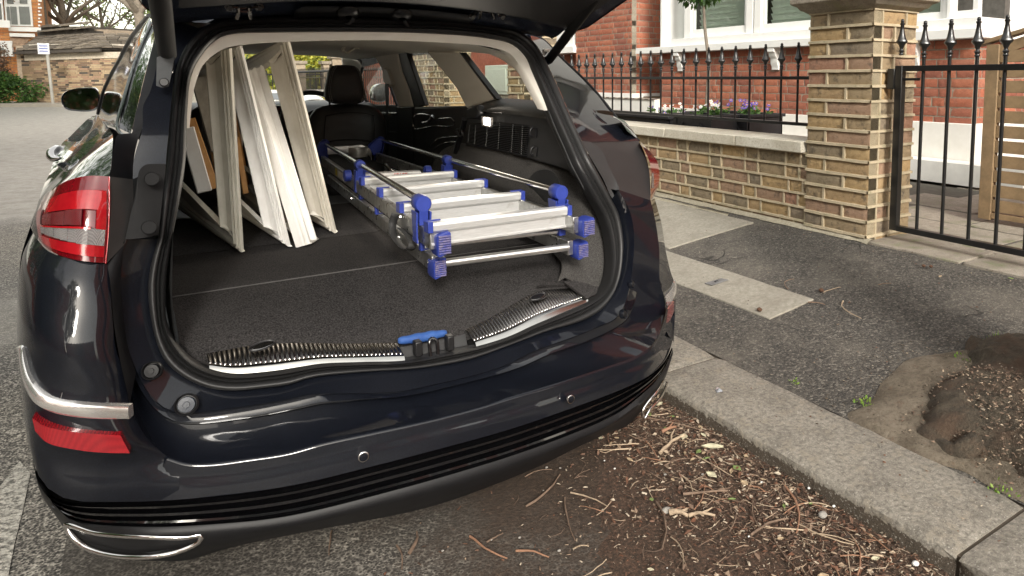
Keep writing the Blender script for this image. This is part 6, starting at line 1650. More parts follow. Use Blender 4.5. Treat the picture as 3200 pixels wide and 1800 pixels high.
# seats
def pillow(outline, y, depth, name, mat, par, bulge=(.0, .7), tilt=0, n=44):
    c = [P(a, b, y=y) for a, b in outline]; c = [Vector((p.x, p.y + tilt * (p.z - c[0].z), p.z)) for p in c]
    rg = cr(c, n, True); cen = sum(rg, Vector()) / n
    rr = []
    for s, o_ in ((.0, -.34), (.45, -.33), (.75, -.28), (.92, -.16), (1, 0), (1, .25), (.95, .6), (.8, .85), (.4, 1), (0, 1)):
        rr.append([cen + (p - cen) * s + Vector((0, depth * o_, 0)) for p in rg])
    return MB().loft(rr, raw=True, closed=True).build(name, mat, par, smooth=True)
def seat(dx, hr, bk, lab):
    s = empty(lab, (CX + dx, 4.5, .3)); s.parent = car; s.location = Vector((CX + dx, 4.5, .3)) - WL[car.name]
    if hr: pillow(hr, 4.42, .12, 'headrest', LEATH, s)
    pillow(bk, 4.5, .16, 'backrest', LEATH, s)
    return s
HRo = [(1040, 206), (1082, 203), (1112, 208), (1124, 222), (1136, 262), (1142, 295), (1138, 316), (1118, 324), (1082, 326), (1036, 322), (1020, 312), (1017, 285), (1024, 245), (1032, 216)]
ds = seat(.37, HRo, [(988, 342), (1030, 328), (1085, 325), (1142, 327), (1186, 345), (1202, 370), (1208, 430), (1206, 500), (1200, 600), (990, 600), (972, 470), (962, 395)], 'driver_seat')
# stitching and seams
st_ = MB()
thr = simple('thread', (.55, .54, .52), .8)
for pts_ in ([(1046, 208), (1038, 222), (1030, 255), (1028, 290), (1034, 318)], [(1052, 208), (1043, 222), (1035, 255), (1033, 290), (1040, 318)], [(1112, 209), (1122, 228), (1132, 262), (1137, 292), (1130, 318)], [(1118, 212), (1127, 228), (1137, 264), (1141, 292), (1135, 316)]):
    q = cr([P(a, b, y=4.372 + (.016 if a < 1034 or a > 1134 else 0)) for a, b in pts_], 44)
    for i in range(0, 43, 2): st_.tube([q[i], q[i + 1]], .0013, 4)
st_.build('stitching', thr, ds)
sm_ = MB()
for pts_ in ([(1018, 362), (1060, 354), (1100, 352), (1140, 354), (1170, 362)], [(1018, 362), (1014, 400), (1012, 450)], [(1166, 361), (1170, 400), (1168, 450)], [(1010, 446), (1060, 438), (1120, 437), (1180, 445)]):
    sm_.tube(cr([P(a, b, y=4.438) for a, b in pts_], 20), .0028, 5)
sm_.build('seam', simple('seam_black', (.006, .006, .006), .8), ds)
MB().tube([P(1030, 322, y=4.47), P(1030, 334, y=4.5)], .006, 6).tube([P(1115, 324, y=4.47), P(1115, 334, y=4.5)], .006, 6).build('headrest_post', CHROME, ds)
seat(-.37, None, [(600, 345), (640, 330), (690, 328), (730, 340), (745, 370), (750, 460), (750, 620), (590, 620)], 'passenger_seat')
# ---------------- boot floor and side trim
fl_ = MB(); pts_ = []
def frow(y, z, x0=.02, x1=1.30, n=30): return [Vector((x0 + (x1 - x0) * i / n, y, z)) for i in range(n + 1)]
fl_.loft([frow(2.352, ZF - .0005), frow(2.36, ZF + .002), frow(2.42, ZF), frow(2.875, ZF), frow(2.893, ZF + .001), frow(2.899, ZF - .005), frow(2.905, ZF + .001), frow(3.4, ZF), frow(3.66, ZF)], raw=True)
fl_.build('boot_floor', CARPET, car, smooth=60)
f2 = MB(); f2.loft([frow(3.665, ZF - .02), frow(3.67, ZF - .004), frow(3.9, ZF - .03), frow(4.25, ZF - .05), frow(4.3, ZF - .2)], raw=True)
f2.build('folded_seat_back', LEATH, car, smooth=50)
ST = [(560, 1070), (600, 1095), (644, 1103), (717, 1091), (787, 1078), (888, 1072), (1082, 1071), (1241, 1069), (1340, 1052), (1452, 1027), (1530, 992), (1607, 947), (1666, 916), (1716, 903), (1773, 897), (1810, 896)]
sT = cr(C(ST, yS, .08), 80)
zs_ = [p.z for p in sT]
crease = [Vector((.03 + (1.255 - .03) * i / 79, 2.352 - .03 * (i / 79) ** 4, ZF - .0005)) for i in range(80)]
def blend(a, b, s, dz=0): return [p.lerp(q, s) + Vector((0, 0, dz)) for p, q in zip(a, b)]
f3 = MB(); f3.loft([cr(c_, 80) for c_ in (crease, blend(crease, sT, .12, .005), blend(crease, sT, .3, .012), blend(crease, sT, .6, .022), blend(crease, sT, .85, .014), sT, shift(sT, (0, .0, -.04)))], raw=True)
f3.build('boot_mat_front', CARPET, car, smooth=70)
MB().tube([p + Vector((0, -.002, .0005)) for p in crease[::4]], .0022, 5).build('mat_edge', simple('edge_binding', (.075, .072, .07), .95), car)
# small seam where the mat meets the right lid
# left wall strip of the boot
MB().loft([[Vector((.035, 2.02, .50)), Vector((.02, 2.5, .6)), Vector((.02, 5.1, .6))], [Vector((.03, 2.03, .75)), Vector((.0, 2.5, .80)), Vector((.0, 5.1, .8))], [Vector((.05, 2.10, 1.0)), Vector((.01, 2.5, 1.02)), Vector((-.02, 5.1, 1.0))]], 30).build('left_side_trim', MATS['seam_black'], car, smooth=60)
MB().loft([[Vector((.05, 2.2, 1.0)), Vector((.0, 3.2, 1.02)), Vector((-.02, 5.1, 1.0))], [Vector((.12, 2.45, 1.42)), Vector((.08, 3.2, 1.44)), Vector((.08, 5.1, 1.42))]], 30).build('left_upper_trim', simple('dark_trim', (.03, .03, .03), .7), car, smooth=60)  # dark plastic trim above the left boot wall
# right: carpeted wheel arch wall
TC = [(1380, 470), (1400, 462), (1455, 452), (1553, 472), (1653, 497), (1740, 524), (1811, 549), (1840, 600), (1868, 645), (1895, 700), (1908, 780), (1908, 840), (1898, 890), (1880, 915)]
TD = [3.6, 3.5, 3.26, 2.86, 2.56, 2.34, 2.20, 2.15, 2.125, 2.105, 2.085, 2.07, 2.06, 2.05]
top = cr([P(a, b, y=d) for (a, b), d in zip(TC, TD)], 70)
BC = [(1.26, 3.7, ZF), (1.26, 3.3, ZF), (1.262, 2.9, ZF), (1.262, 2.6, ZF), (1.26, 2.40, ZF), (1.255, 2.27, ZF), (1.235, 2.17, ZF - .005), (1.215, 2.10, ZF - .012), (1.19, 2.06, ZF - .03), (1.16, 2.035, ZF - .055)]
bot = cr(BC, 70)
def mx(s, bulge): return [p.lerp(q, s) + Vector((bulge * (1 if i < 45 else (69 - i) / 24), 0, 0)) for i, (p, q) in enumerate(zip(top, bot))]
mb = MB(); mb.loft([shift(top, (.02, 0, .01)), top, mx(.12, -.012), mx(.3, -.03), mx(.5, -.035), mx(.7, -.02), mx(.9, -.004), bot, shift(bot, (-.03, -.0, -.012))], raw=True)
mb.build('wheel_arch_carpet', SCARP, car, smooth=70)
# speaker disc in it
c = T(1700, 580, -.028); m = MB(); m.loft([[T(1700 + a_ * s * 50, 580 + b_ * s * 52, -.035 - .006 * (s < .98)) for a_, b_ in [(math.cos(q) , math.sin(q)) for q in [2 * math.pi * k / 30 for k in range(30)]]] for s in (1.0, .97, .5, .02)], raw=True, closed=True); m.build('subwoofer_cover', simple('felt_black', (.014, .014, .014), .9), car, smooth=60)
# plastic side trim with ledge
tp_ = [T(1492, 349), T(1455, 368), T(1460, 400), T(1452, 452), T(1553, 472), T(1653, 497), T(1740, 524), T(1812, 549), T(1790, 500), T(1764, 455), T(1735, 400), T(1712, 362)]
st2 = plate_(tp_, (.03, 0, 0), 'boot_side_trim', PLAST, bevel=.008)
lg = MB(); lg.loft([cr([T(1492, 349, -.012), T(1560, 352, -.012), T(1640, 362, -.012), T(1712, 372, -.012)], 20), cr([T(1495, 340, -.006), T(1560, 342, -.006), T(1640, 350, -.006), T(1712, 360, -.006)], 20), cr([S(1470, 333, -.01), S(1560, 316, -.01), S(1640, 316, -.01), S(1706, 322, -.01)], 20), cr([S(1462, 338, .02), S(1546, 309, .02), S(1640, 311, .02), S(1704, 317, .02)], 20)], raw=True)
lg.build('side_ledge', LEATH, car, smooth=60)
m = MB(); m.prism([T(1456, 340, -.03), T(1488, 328, -.03), T(1497, 352, -.03), T(1483, 372, -.03), T(1456, 372, -.03)], (.04, 0, 0)); m.build('cover_latch', SATIN, st2, bevel=.008)
m = MB(); m.tube(cr([T(1425, 408, -.02), T(1440, 405, -.02), T(1446, 425, -.02), T(1432, 420, -.02)], 14, True), .005, 6, closed=True); m.tube(cr([T(1452, 372, -.01), T(1446, 400, -.01), T(1430, 450, -.01), T(1424, 475, -.01)], 10), .014, 6); m.build('seat_latch', SATIN, car, smooth=60)
# louvres
lv = empty('vent_grille', T(1555, 430)); lv.parent = car; lv.location = T(1555, 430) - WL[car.name]
def LV(u, v, off=-.006): # u,v in 0..1 over the grille outline
    a = (1462 + (1653 - 1462) * u, 388 + (392 - 388) * u - 10 * math.sin(math.pi * min(1, u)) * (u > .35)); b = (1457 + (1647 - 1457) * u, 446 + (491 - 446) * u)
    return T(a[0] + (b[0] - a[0]) * v, a[1] + (b[1] - a[1]) * v, off)
m = MB(); m.prism([LV(0, 0, -.0015), LV(.5, 0, -.0015), LV(1, 0, -.0015), LV(1, 1, -.0015), LV(0, 1, -.0015)], (.001, 0, 0)); m.build('grille_back', simple('void_black', (.004, .004, .004), .9), lv)
for k in range(15):
    v = (k + .5) / 15
    MB().bar(LV(.01, v), LV(.99, v), .006, .0034).build('louvre', SATIN, lv)
m = MB()
for u in (.03, .13, .32, .52, .74, .9):
    for k in range(14): m.box(LV(u, (k + 1) / 15, -.009), (.002, .005, .0022))
m.build('louvre_tips', simple('pale_tip', (.30, .30, .29), .4), lv, kind='stuff')
# lit boot lamp
t = NT('lamp_glow'); t.set(Base_Color=(.9, .88, .8)); t.b.inputs['Emission Color'].default_value = (1, .93, .82, 1); t.b.inputs['Emission Strength'].default_value = 9
bl = empty('boot_lamp', T(1519, 380)); bl.parent = car; bl.location = T(1519, 380) - WL[car.name]
plate_([T(1503, 362, -.010), T(1534, 367, -.010), T(1535, 399, -.010), T(1505, 394, -.010)], (.012, 0, 0), 'lamp_housing', simple('lamp_clear_plastic', (.55, .52, .48), .15), bl, .003)
plate_([T(1510, 367, -.013), T(1529, 370, -.013), T(1530, 393, -.013), T(1511, 389, -.013)], (.004, 0, 0), 'lamp_lens', MATS['lamp_glow'], bl, .002)
ld = bpy.data.lights.new('boot_lamp_light', 'SPOT'); ld.spot_size = R(160); ld.spot_blend = 1; ld.energy = 11; ld.color = (1, .9, .75); ld.shadow_soft_size = .2
lo_ = bpy.data.objects.new('boot_lamp_light', ld); col.objects.link(lo_); lo_.location = T(1519, 380) + Vector((-.03, 0, 0)); lo_.rotation_euler = Vector((1, .25, .1)).to_track_quat('Z', 'Y').to_euler()
# hooks
for pts_ in ([(1658, 397), (1676, 400), (1675, 431), (1657, 427)], [(1662, 457), (1677, 461), (1675, 489), (1661, 485)]):
    m = MB(); m.prism([T(a, b, -.006) for a, b in pts_], (.004, 0, 0)); c = sum([T(a, b, -.012) for a, b in pts_], Vector()) / 4
    m.tube(cr([c + Vector((0, 0, .02)), c + Vector((-.012, 0, .01)), c + Vector((-.014, 0, -.01)), c + Vector((-.004, 0, -.016))], 10), .005, 6); m.build('bag_hook', SATIN, st2, bevel=.001)
# trim strip between seal and side trim
a = cr([PF(x, y, yS) + Vector((0, .015, 0)) for x, y in [(1722, 345), (1740, 392), (1769, 457), (1795, 517), (1826, 577), (1834, 595)]], 30)
b = cr([P(x, y, y=d) for x, y, d in [(1700, 345, 2.36), (1712, 375, 2.34), (1738, 430, 2.31), (1765, 490, 2.27), (1790, 545, 2.24), (1812, 549, 2.2)]], 30)
MB().loft([a, lerpc(a, b, .5), b], raw=True).build('opening_side_trim', PLAST, car, smooth=60, thick=.004)
# ---------------- sill plates and lock recess
t = NT('sill_metal'); t.set(Base_Color=(.24, .23, .22), Metallic=1.0, Roughness=.25); SILM = t.m
def sill(up, lo, name, nr):
    u = cr(C(up, yS, .075), 240); l_ = cr(C(lo, yS, .012), 240)
    rows = []
    for k, s in enumerate([0, .1, .2, .3, .4, .5, .6, .72, .79]):
        row = []
        for i in range(240):
            h = .0020 * (math.sin(2 * math.pi * nr * i / 239)) * (1 if 0 < k < 8 else .3)
            p = u[i].lerp(l_[i], s); p.z += h + .006 * math.sin(math.pi * s); row.append(p)
        rows.append(row)
    o = MB().loft(rows, raw=True).build('sill_plate', SILM, car, smooth=True)
    MB().loft([blend(u, l_, .795, .0005), blend(u, l_, .80, .007), blend(u, l_, .85, .0085), blend(u, l_, .92, .006), blend(u, l_, 1.0, -.003)], raw=True).build('sill_strip', simple('sill_bright', (.36, .355, .34), .16, 1, var=.1), o, smooth=60)
    m = MB()
    for i in range(nr):
        k = int((i + .5) / nr * 239); m.lathe([(.0008, -.001), (.0042, .0), (.003, .003), (.0008, .004)], u[k].lerp(l_[k], .72) + Vector((0, 0, .004)), 8)
    m.build('sill_studs', CHROME, o, smooth=60, kind='stuff')
    return o, u, l_
so_, u_, l_ = sill([(644, 1105), (717, 1092), (787, 1080), (888, 1073), (1082, 1073), (1241, 1071)], [(655, 1153), (733, 1165), (849, 1157), (930, 1145), (1004, 1135), (1130, 1130), (1266, 1125)], 'l', 42)
sp2, u2_, l2_ = sill([(1454, 1030), (1530, 994), (1607, 949), (1666, 918), (1716, 905), (1782, 901), (1795, 903)], [(1489, 1082), (1588, 1051), (1665, 1016), (1743, 983), (1832, 944), (1836, 940), (1838, 936)], 'r', 42)
for (px_, py_s, par_) in ((826, 1098, so_), (1702, 938, sp2)):
    p = PF(px_, py_s + 4, yS) + Vector((0, .045, .004)); ex = Vector((.030, .004, .002)); ey = Vector((0, .011, .006))
    rg = [p + ex * math.cos(q) + ey * math.sin(q) for q in [2 * math.pi * k / 28 for k in range(28)]]
    d = MB().add([p + (r_ - p) * .93 + Vector((0, 0, .001)) for r_ in rg], [tuple(range(28))]).build('lashing_recess', SILM, par_)
    MB().tube(rg, .0028, 6, closed=True).build('lashing_surround', SATIN, d, smooth=60)
    MB().tube([p + ex * .8 * math.cos(q) + ey * .7 * math.sin(q) - Vector((0, 0, .002)) for q in [math.pi + math.pi * k / 14 for k in range(15)]], .0028, 6).build('lashing_ring', CHROME, d, smooth=60)
# end fillers left and right of the sill plates
def plq(pts, f, off, name, mat, n=2): 
    c = [PF(a, b, f) + Vector((0, o_, 0)) for a, b, o_ in pts]; return MB().add(c, [tuple(range(len(c)))]).build(name, mat, car, thick=.01)
plq([(1712, 908, .070), (1738, 893, .09), (1772, 882, .11), (1798, 890, .085), (1796, 904, .070)], yS, 0, 'sill_corner', CARPET)
plq([(1795, 902, .078), (1815, 893, .075), (1875, 905, .014), (1867, 925, .012), (1838, 940, .012)], yS, 0, 'sill_end', CARPET)
u3 = cr(C([(1241, 1070), (1340, 1052), (1452, 1029)], yS, .085), 30); l3 = cr(C([(1266, 1127), (1380, 1106), (1487, 1084)], yS, .012), 30)
MB().loft([l3, blend(u3, l3, .8, -.004), blend(u3, l3, .75, -.05), blend(u3, l3, .3, -.05), blend(u3, l3, .1, -.02), u3], raw=True).build('lock_recess', PLAST, car, smooth=50)
m = MB(); c0 = PF(1357, 1102, yS) + Vector((0, .012, 0)); c1_ = PF(1363, 1070, yS) + Vector((0, .05, .012))
m.tube(cr([c0 + Vector((-.006, 0, -.02)), c0 + Vector((-.006, .01, .026)), c0 + Vector((.0, .014, .034)), c0 + Vector((.014, .01, .028)), c0 + Vector((.016, 0, -.02))], 24), .0055, 8); m.build('lock_striker', BLACKG, car, smooth=60)
for a in (1312, 1412):
    c = PF(a, 1098 if a < 1350 else 1080, yS) + Vector((0, .02, .004)); m = MB(); m.box(c, (.022, .03, .045)); m.build('lock_guide', SATIN, car, bevel=.004)
# blue cloth in the recess
t = NT('blue_cloth'); t.set(Base_Color=t.ramp(t.noise(30, 5), [(.3, (.015, .06, .24)), (.7, (.035, .11, .34))]), Roughness=.7)
pts_ = [PF(a, b, yS) + Vector((0, .055, -.008)) for a, b in [(1262, 1075), (1290, 1072), (1330, 1066), (1370, 1058), (1400, 1052), (1415, 1050)]]
MB().tube(cr(pts_, 24), [.007 + .008 * math.sin(math.pi * min(1, i / 23)) ** .6 + .001 * math.sin(i * .9) for i in range(24)], 12).build('blue_cloth', MATS['blue_cloth'], None, smooth=True, label='bright blue cloth strap tucked into the lock recess of the boot sill', cat='cloth')
# ---------------- closing shell: floor pan, bulkhead, right skin, bonnet
MB().span((CX - .85, 2.3, .22), (CX + .85, 6.6, .28)).build('floor_pan', SATIN, car)
MB().span((CX - .66, 2.0, .42), (CX + .62, 2.3, .46)).build('boot_pan', SATIN, car)
rs_ = MB(); rs_.loft([[Vector((CX + .90, 2.3, .95)), Vector((CX + .92, 3.2, .98)), Vector((CX + .92, 4.6, 1.0)), Vector((CX + .88, 5.7, .96)), Vector((CX + .80, 6.4, .80))],
                      [Vector((CX + .92, 2.25, .6)), Vector((CX + .93, 3.2, .6)), Vector((CX + .93, 4.6, .6)), Vector((CX + .92, 5.7, .6)), Vector((CX + .85, 6.5, .55))],
                      [Vector((CX + .88, 2.35, .3)), Vector((CX + .90, 3.2, .25)), Vector((CX + .90, 4.6, .25)), Vector((CX + .9, 5.7, .25)), Vector((CX + .8, 6.45, .25))]], 40); rs_.build('door_skin', PAINT, car, smooth=True)
sh_ = MB(); sh_.loft([[Vector((CX + .90, 2.35, .955)), Vector((CX + .92, 3.2, .985)), Vector((CX + .92, 4.6, 1.005)), Vector((CX + .84, 5.8, .99))], [Vector((1.44, 2.4, .99)), Vector((1.45, 3.2, .995)), Vector((1.45, 4.6, 1.0)), Vector((1.43, 5.8, 1.06))]], 30); sh_.build('waist_panel', PAINT, car, smooth=True)
bn = MB(); bn.loft([[Vector((CX + u * .78, 5.95, 1.09 - .05 * u * u)) for u in (-1, -.5, 0, .5, 1)], [Vector((CX + u * .80, 6.4, 1.0 - .06 * u * u)) for u in (-1, -.5, 0, .5, 1)], [Vector((CX + u * .74, 6.75, .86 - .08 * u * u)) for u in (-1, -.5, 0, .5, 1)], [Vector((CX + u * .70, 6.85, .60)) for u in (-1, -.5, 0, .5, 1)], [Vector((CX + u * .70, 6.85, .25)) for u in (-1, -.5, 0, .5, 1)]], 20); bn.build('bonnet', PAINT, car, smooth=True)

# ================================================================== cargo: painted wooden frames leaning in the boot
def m_wood(name, a, b, grain=.25):
    t = NT(name)
    mp = t.n('ShaderNodeMapping'); mp.inputs['Scale'].default_value = (6, 6, 3); t.l(t.tc.outputs['Object'], mp.inputs['Vector'])
    n = t.noise(5, 6, .65, mp.outputs[0]); n2 = t.noise(3, 5, .6)
    c = t.ramp(n, [(.3, a), (.65, b)]); c = t.mix(t.ramp(n2, [(.5, 0), (.75, grain)]), c, tuple(x * .7 for x in a))
    c = t.mix(t.ramp(t.noise(70, 3, .6), [(.74, 0), (.78, .6)]), c, (.3, .25, .18))
    return t.set(Base_Color=c, Roughness=.42, Normal=t.bump(n, .08, .001))
m_wood('cream_paint', (.66, .63, .53), (.76, .73, .64)); m_wood('white_wood', (.78, .76, .73), (.86, .85, .82)); m_wood('taupe_paint', (.58, .54, .46), (.68, .64, .56)); m_wood('pine', (.42, .20, .06), (.60, .32, .11)); m_wood('grey_wood', (.22, .20, .17), (.36, .33, .28))
PROF1 = [(0, -.010), (0, .0), (.02, .004), (.10, .004), (.11, -.002), (.13, -.002), (.15, .005), (.20, .007), (.24, .003), (.26, -.003), (.29, -.003), (.31, .003), (.36, .004), (.40, -.004), (.48, -.014), (.60, -.019), (.74, -.018), (.88, -.010), (.96, -.001), (1.0, -.002), (1.0, -.02)]
PROF2 = [(0, -.010), (0, .0), (.05, .006), (.12, .006), (.25, -.004), (.38, -.010), (.46, -.006), (.52, .004), (.62, .006), (.72, .001), (.85, .000), (.95, .004), (1.0, .0), (1.0, -.03)]
def frame(O, I, mat, prof, name, label, group, sides=(0, 1, 2, 3), nrm_hint=(0, -1, .3), far_mat=None, slab_w=.0):
    """O, I: outer and inner corners (near bottom, near top, far top, far bottom); each side a mitred moulding"""
    e = empty(name, O[0], label, 'wooden frame', group)
    hint = Vector(nrm_hint)
    cn = (hint).normalized()
    for k in sides:
        a0, a1, b0, b1 = O[k], O[(k + 1) % 4], I[k], I[(k + 1) % 4]
        d = (a1 - a0).normalized(); w = (b0 - a0); w = (w - d * w.dot(d)).normalized(); n_ = d.cross(w)
        if n_.dot((CAMP - (a0 + a1) / 2)) < 0: n_ = -n_
        rows = []
        for s, h in prof:
            rows.append([a0.lerp(b0, s) + n_ * h, a1.lerp(b1, s) + n_ * h])
        m = MB(); m.loft(rows, raw=True)
        for e_ in (0, 1): m.add([r_[e_] for r_ in rows], [tuple(range(len(rows)))])
        m.add([rows[0][0], rows[0][1], rows[-1][1], rows[-1][0]], [(0, 1, 2, 3)])
        nm = ['stile', 'top_rail', 'stile', 'bottom_rail'][k]
        m.build(nm, far_mat if (far_mat and k == 2) else mat, e, smooth=35)
    return e
ym = 3.7
GRP = 'painted wooden frames leaning in the car boot'
CRM, WHW, TAU, PIN = MATS['cream_paint'], MATS['white_wood'], MATS['taupe_paint'], MATS['pine']
def zfl(px, py): return P(px, py, z=ZF + .006)
# A: leftmost, cream
O1 = zfl(757, 788); fA = frame([O1, P(718, 128, y=2.80), P(556, 190, y=3.75), zfl(545, 645)], [P(685, 706, y=O1.y + .05), P(640, 192, y=2.86), P(560, 245, y=3.75), P(545, 560, y=3.75)],
    CRM, PROF1, 'wooden_frame', 'cream painted moulded frame standing furthest left in the boot', GRP)
# B
O1 = zfl(905, 771); frame([O1, P(752, 142, y=2.82), P(604, 214, y=4.0), zfl(690, 632)], [P(821, 706, y=O1.y + .05), P(700, 185, y=2.88), P(625, 262, y=4.0), P(690, 575, y=4.0)],
    WHW, PROF1, 'wooden_frame', 'white painted moulded frame second from the left in the boot', GRP, far_mat=PIN)
# C: flat moulding, wavy end
O1 = zfl(989, 749); frame([zfl(989, 749), P(821, 207, y=3.0), P(700, 235, y=4.1), zfl(775, 610)], [P(948, 768, y=O1.y - .08), P(779, 221, y=2.96), P(716, 262, y=4.1), P(775, 578, y=4.1)],
    WHW, PROF2, 'wooden_frame', 'shorter white frame with a wavy profiled end, third from the left', GRP, far_mat=PIN)
# D
O1 = zfl(1050, 728); frame([O1, P(900, 120, y=2.92), P(745, 200, y=4.2), zfl(741, 556)], [P(966, 670, y=O1.y + .05), P(839, 190, y=2.98), P(768, 245, y=4.2), P(741, 516, y=4.1)],
    TAU, PROF1, 'wooden_frame', 'taupe painted moulded frame standing furthest right, nearest the ladder', GRP)
# loose pieces at the back left: grey stile and a pine edge
m = MB(); m.bar(P(592, 372, y=3.3), P(668, 590, y=3.25), .04, .03, (0, 1, 0)); e = m.build('pine_batten', PIN, None, label='bare orange pine batten leaning at the far left behind the cream frame', cat='batten', bevel=.002)
m = MB(); m.bar(P(626, 240, y=3.5), P(690, 470, y=3.45), .075, .03, (0, 1, 0)); m.build('grey_batten', MATS['grey_wood'], None, label='dull grey wooden batten slanting behind the cream frame', cat='batten', bevel=.004)
m = MB(); m.bar(P(583, 400, y=3.1), P(640, 600, y=3.05), .05, .03, (0, 1, 0)); m.build('white_batten', WHW, None, label='white painted batten beside the bare pine one at the far left', cat='batten', bevel=.004)
m = MB(); m.bar(P(738, 430, y=3.6), P(768, 605, y=3.55), .022, .03, (0, 1, 0)); m.build('pine_batten', PIN, None, label='thin pine batten showing between the second and third frames', cat='batten', bevel=.002)
m = MB(); m.bar(zfl(800, 596) + Vector((0, 0, .03)), zfl(741, 536) + Vector((0, .2, .03)), .05, .06); m.build('white_batten', WHW, None, label='white moulded rail lying on the boot floor behind the second frame', cat='batten', bevel=.008)
m = MB(); m.bar(zfl(893, 712) + Vector((0, 0, .02)), zfl(745, 610) + Vector((0, .2, .02)), .06, .035); m.build('grey_batten', MATS['grey_wood'], None, label='worn grey rail lying flat between the second and third frames', cat='batten', bevel=.004)

# ================================================================== cargo: folded step ladder
BLUE = simple('blue_plastic', (.028, .050, .29), .42, var=.12, vs=30, bump=.15, bs=200)
t = NT('blue_rubber_worn'); t.set(Base_Color=t.mix(t.ramp(t.noise(60, 6, .75), [(.42, 0), (.62, .75)]), (.05, .06, .26), (.26, .22, .27)), Roughness=.7)
t = NT('aluminium')
mp = t.n('ShaderNodeMapping'); mp.inputs['Scale'].default_value = (1, 1, 60); t.l(t.tc.outputs['Object'], mp.inputs['Vector'])
t.set(Base_Color=t.ramp(t.noise(8, 5, .6), [(.3, (.58, .57, .55)), (.7, (.76, .75, .73))]), Metallic=.92, Roughness=t.math('ADD', .26, t.math('MULTIPLY', t.noise(12, 5), .14)))
ALU = t.m
t = NT('galvanised'); n_ = t.vor(60, out='Color'); s_ = t.n('ShaderNodeSeparateColor'); t.l(n_, s_.inputs[0])
t.set(Base_Color=t.ramp(t.noise(22, 6, .7), [(.3, (.34, .34, .33)), (.7, (.56, .56, .55))]), Metallic=.95, Roughness=t.math('ADD', .26, t.math('MULTIPLY', s_.outputs[0], .18)))
GALV = t.m
t = NT('white_alu'); mp = t.n('ShaderNodeMapping'); mp.inputs['Scale'].default_value = (4, 30, 60); t.l(t.tc.outputs['Object'], mp.inputs['Vector'])
t.set(Base_Color=t.mix(t.ramp(t.noise(9, 6, .8), [(.60, 0), (.72, .5)]), t.ramp(t.noise(6, 6, .7, mp.outputs[0]), [(.3, (.58, .58, .57)), (.7, (.78, .78, .77))]), (.36, .33, .29)), Metallic=.5, Roughness=.36)
WALU = t.m
lad = empty('step_ladder', (.95, 2.9, ZF), 'folded aluminium step ladder with blue plastic brackets lying in the boot', 'ladder')
ZU = .835
la0, la1 = P(1354, 724, z=ZU), P(1009, 487, z=ZU)
ra0, ra1 = P(1800, 678, z=ZU), P(1180, 477, z=ZU)
def along(a, b, s): return a + (b - a) * s
def stile(a, b, h=.055, w=.022, name='stile', mat=None):
    m = MB(); m.bar(a - Vector((0, 0, h / 2)), b - Vector((0, 0, h / 2)), w, h); return m.build(name, mat or GALV, lad, bevel=.003)
stile(la0, la1); stile(ra0, ra1)
# lower (rear) frame
ZL = .745
lb0, lb1 = P(1359, 800, z=ZL), P(1028, 545, z=ZL)
rb0, rb1 = P(1783, 752, z=ZL), P(1205, 520, z=ZL)
stile(lb0, lb1, .05, .022, 'rear_leg'); stile(rb0, rb1, .05, .022, 'rear_leg')
cb0 = lb0 + Vector((.015, .0, -.035)); cb1 = rb0 + Vector((-.01, 0.0, -.035))
MB().tube([P(1385, 822, y=lb0.y), P(1776, 772, y=rb0.y)], .0125, 14).build('cross_tube', ALU, lad, smooth=50)
# feet
def foot(px, py, w, h, y, sl=0, hd=.05):
    c = P(px, py, y=y)
    m = MB(); rg = []
    for s, dy in ((.86, .058), (.98, .04), (1.0, .01), (1.0, -.004), (.94, -.009)):
        rg.append([c + Vector((w / 2 * s * a_ + (1 - s) * 0, dy, h / 2 * s * b_ + .006 * a_)) for a_, b_ in ((-1, -.8), (-.8, -1), (.8, -1), (1, -.8), (1, .8), (.8, 1), (-.8, 1), (-1, .8))])
    m.loft(rg, raw=True, closed=True); m.add(rg[0], [tuple(range(8))]); m.add(rg[-1], [tuple(range(8))])
    f = m.build('foot', BLUE, lad, bevel=.003)
    m = MB()
    for k in range(8):
        z = -h / 2 * .88 + h * .88 * (k + .5) / 8; m.box(c + Vector((0, -.011, z)), (w * .88, .008, h * .88 / 8 * .72))
    m.build('foot_tread', MATS['blue_rubber_worn'], f, bevel=.002)
yA = la0.y
foot(1386, 763, .043, .066, yA - .02); foot(1836, 710, .046, .056, ra0.y - .02); foot(1373, 837, .040, .058, lb0.y - .02); foot(1818, 782, .042, .052, rb0.y - .02)
# handrail tubes
ZT = .902
lt0, lt1 = P(1296, 616, z=ZT), P(1012, 447, z=ZT)
rt0, rt1 = P(1722, 590, z=ZT), P(1188, 437, z=ZT)
TUB = simple('steel_tube', (.62, .60, .57), .20, 1, var=.05)
MB().tube([lt0, lt1], .0115, 16).build('handrail', TUB, lad, smooth=50)
MB().tube([rt0, rt1], .0115, 16).build('handrail', TUB, lad, smooth=50)
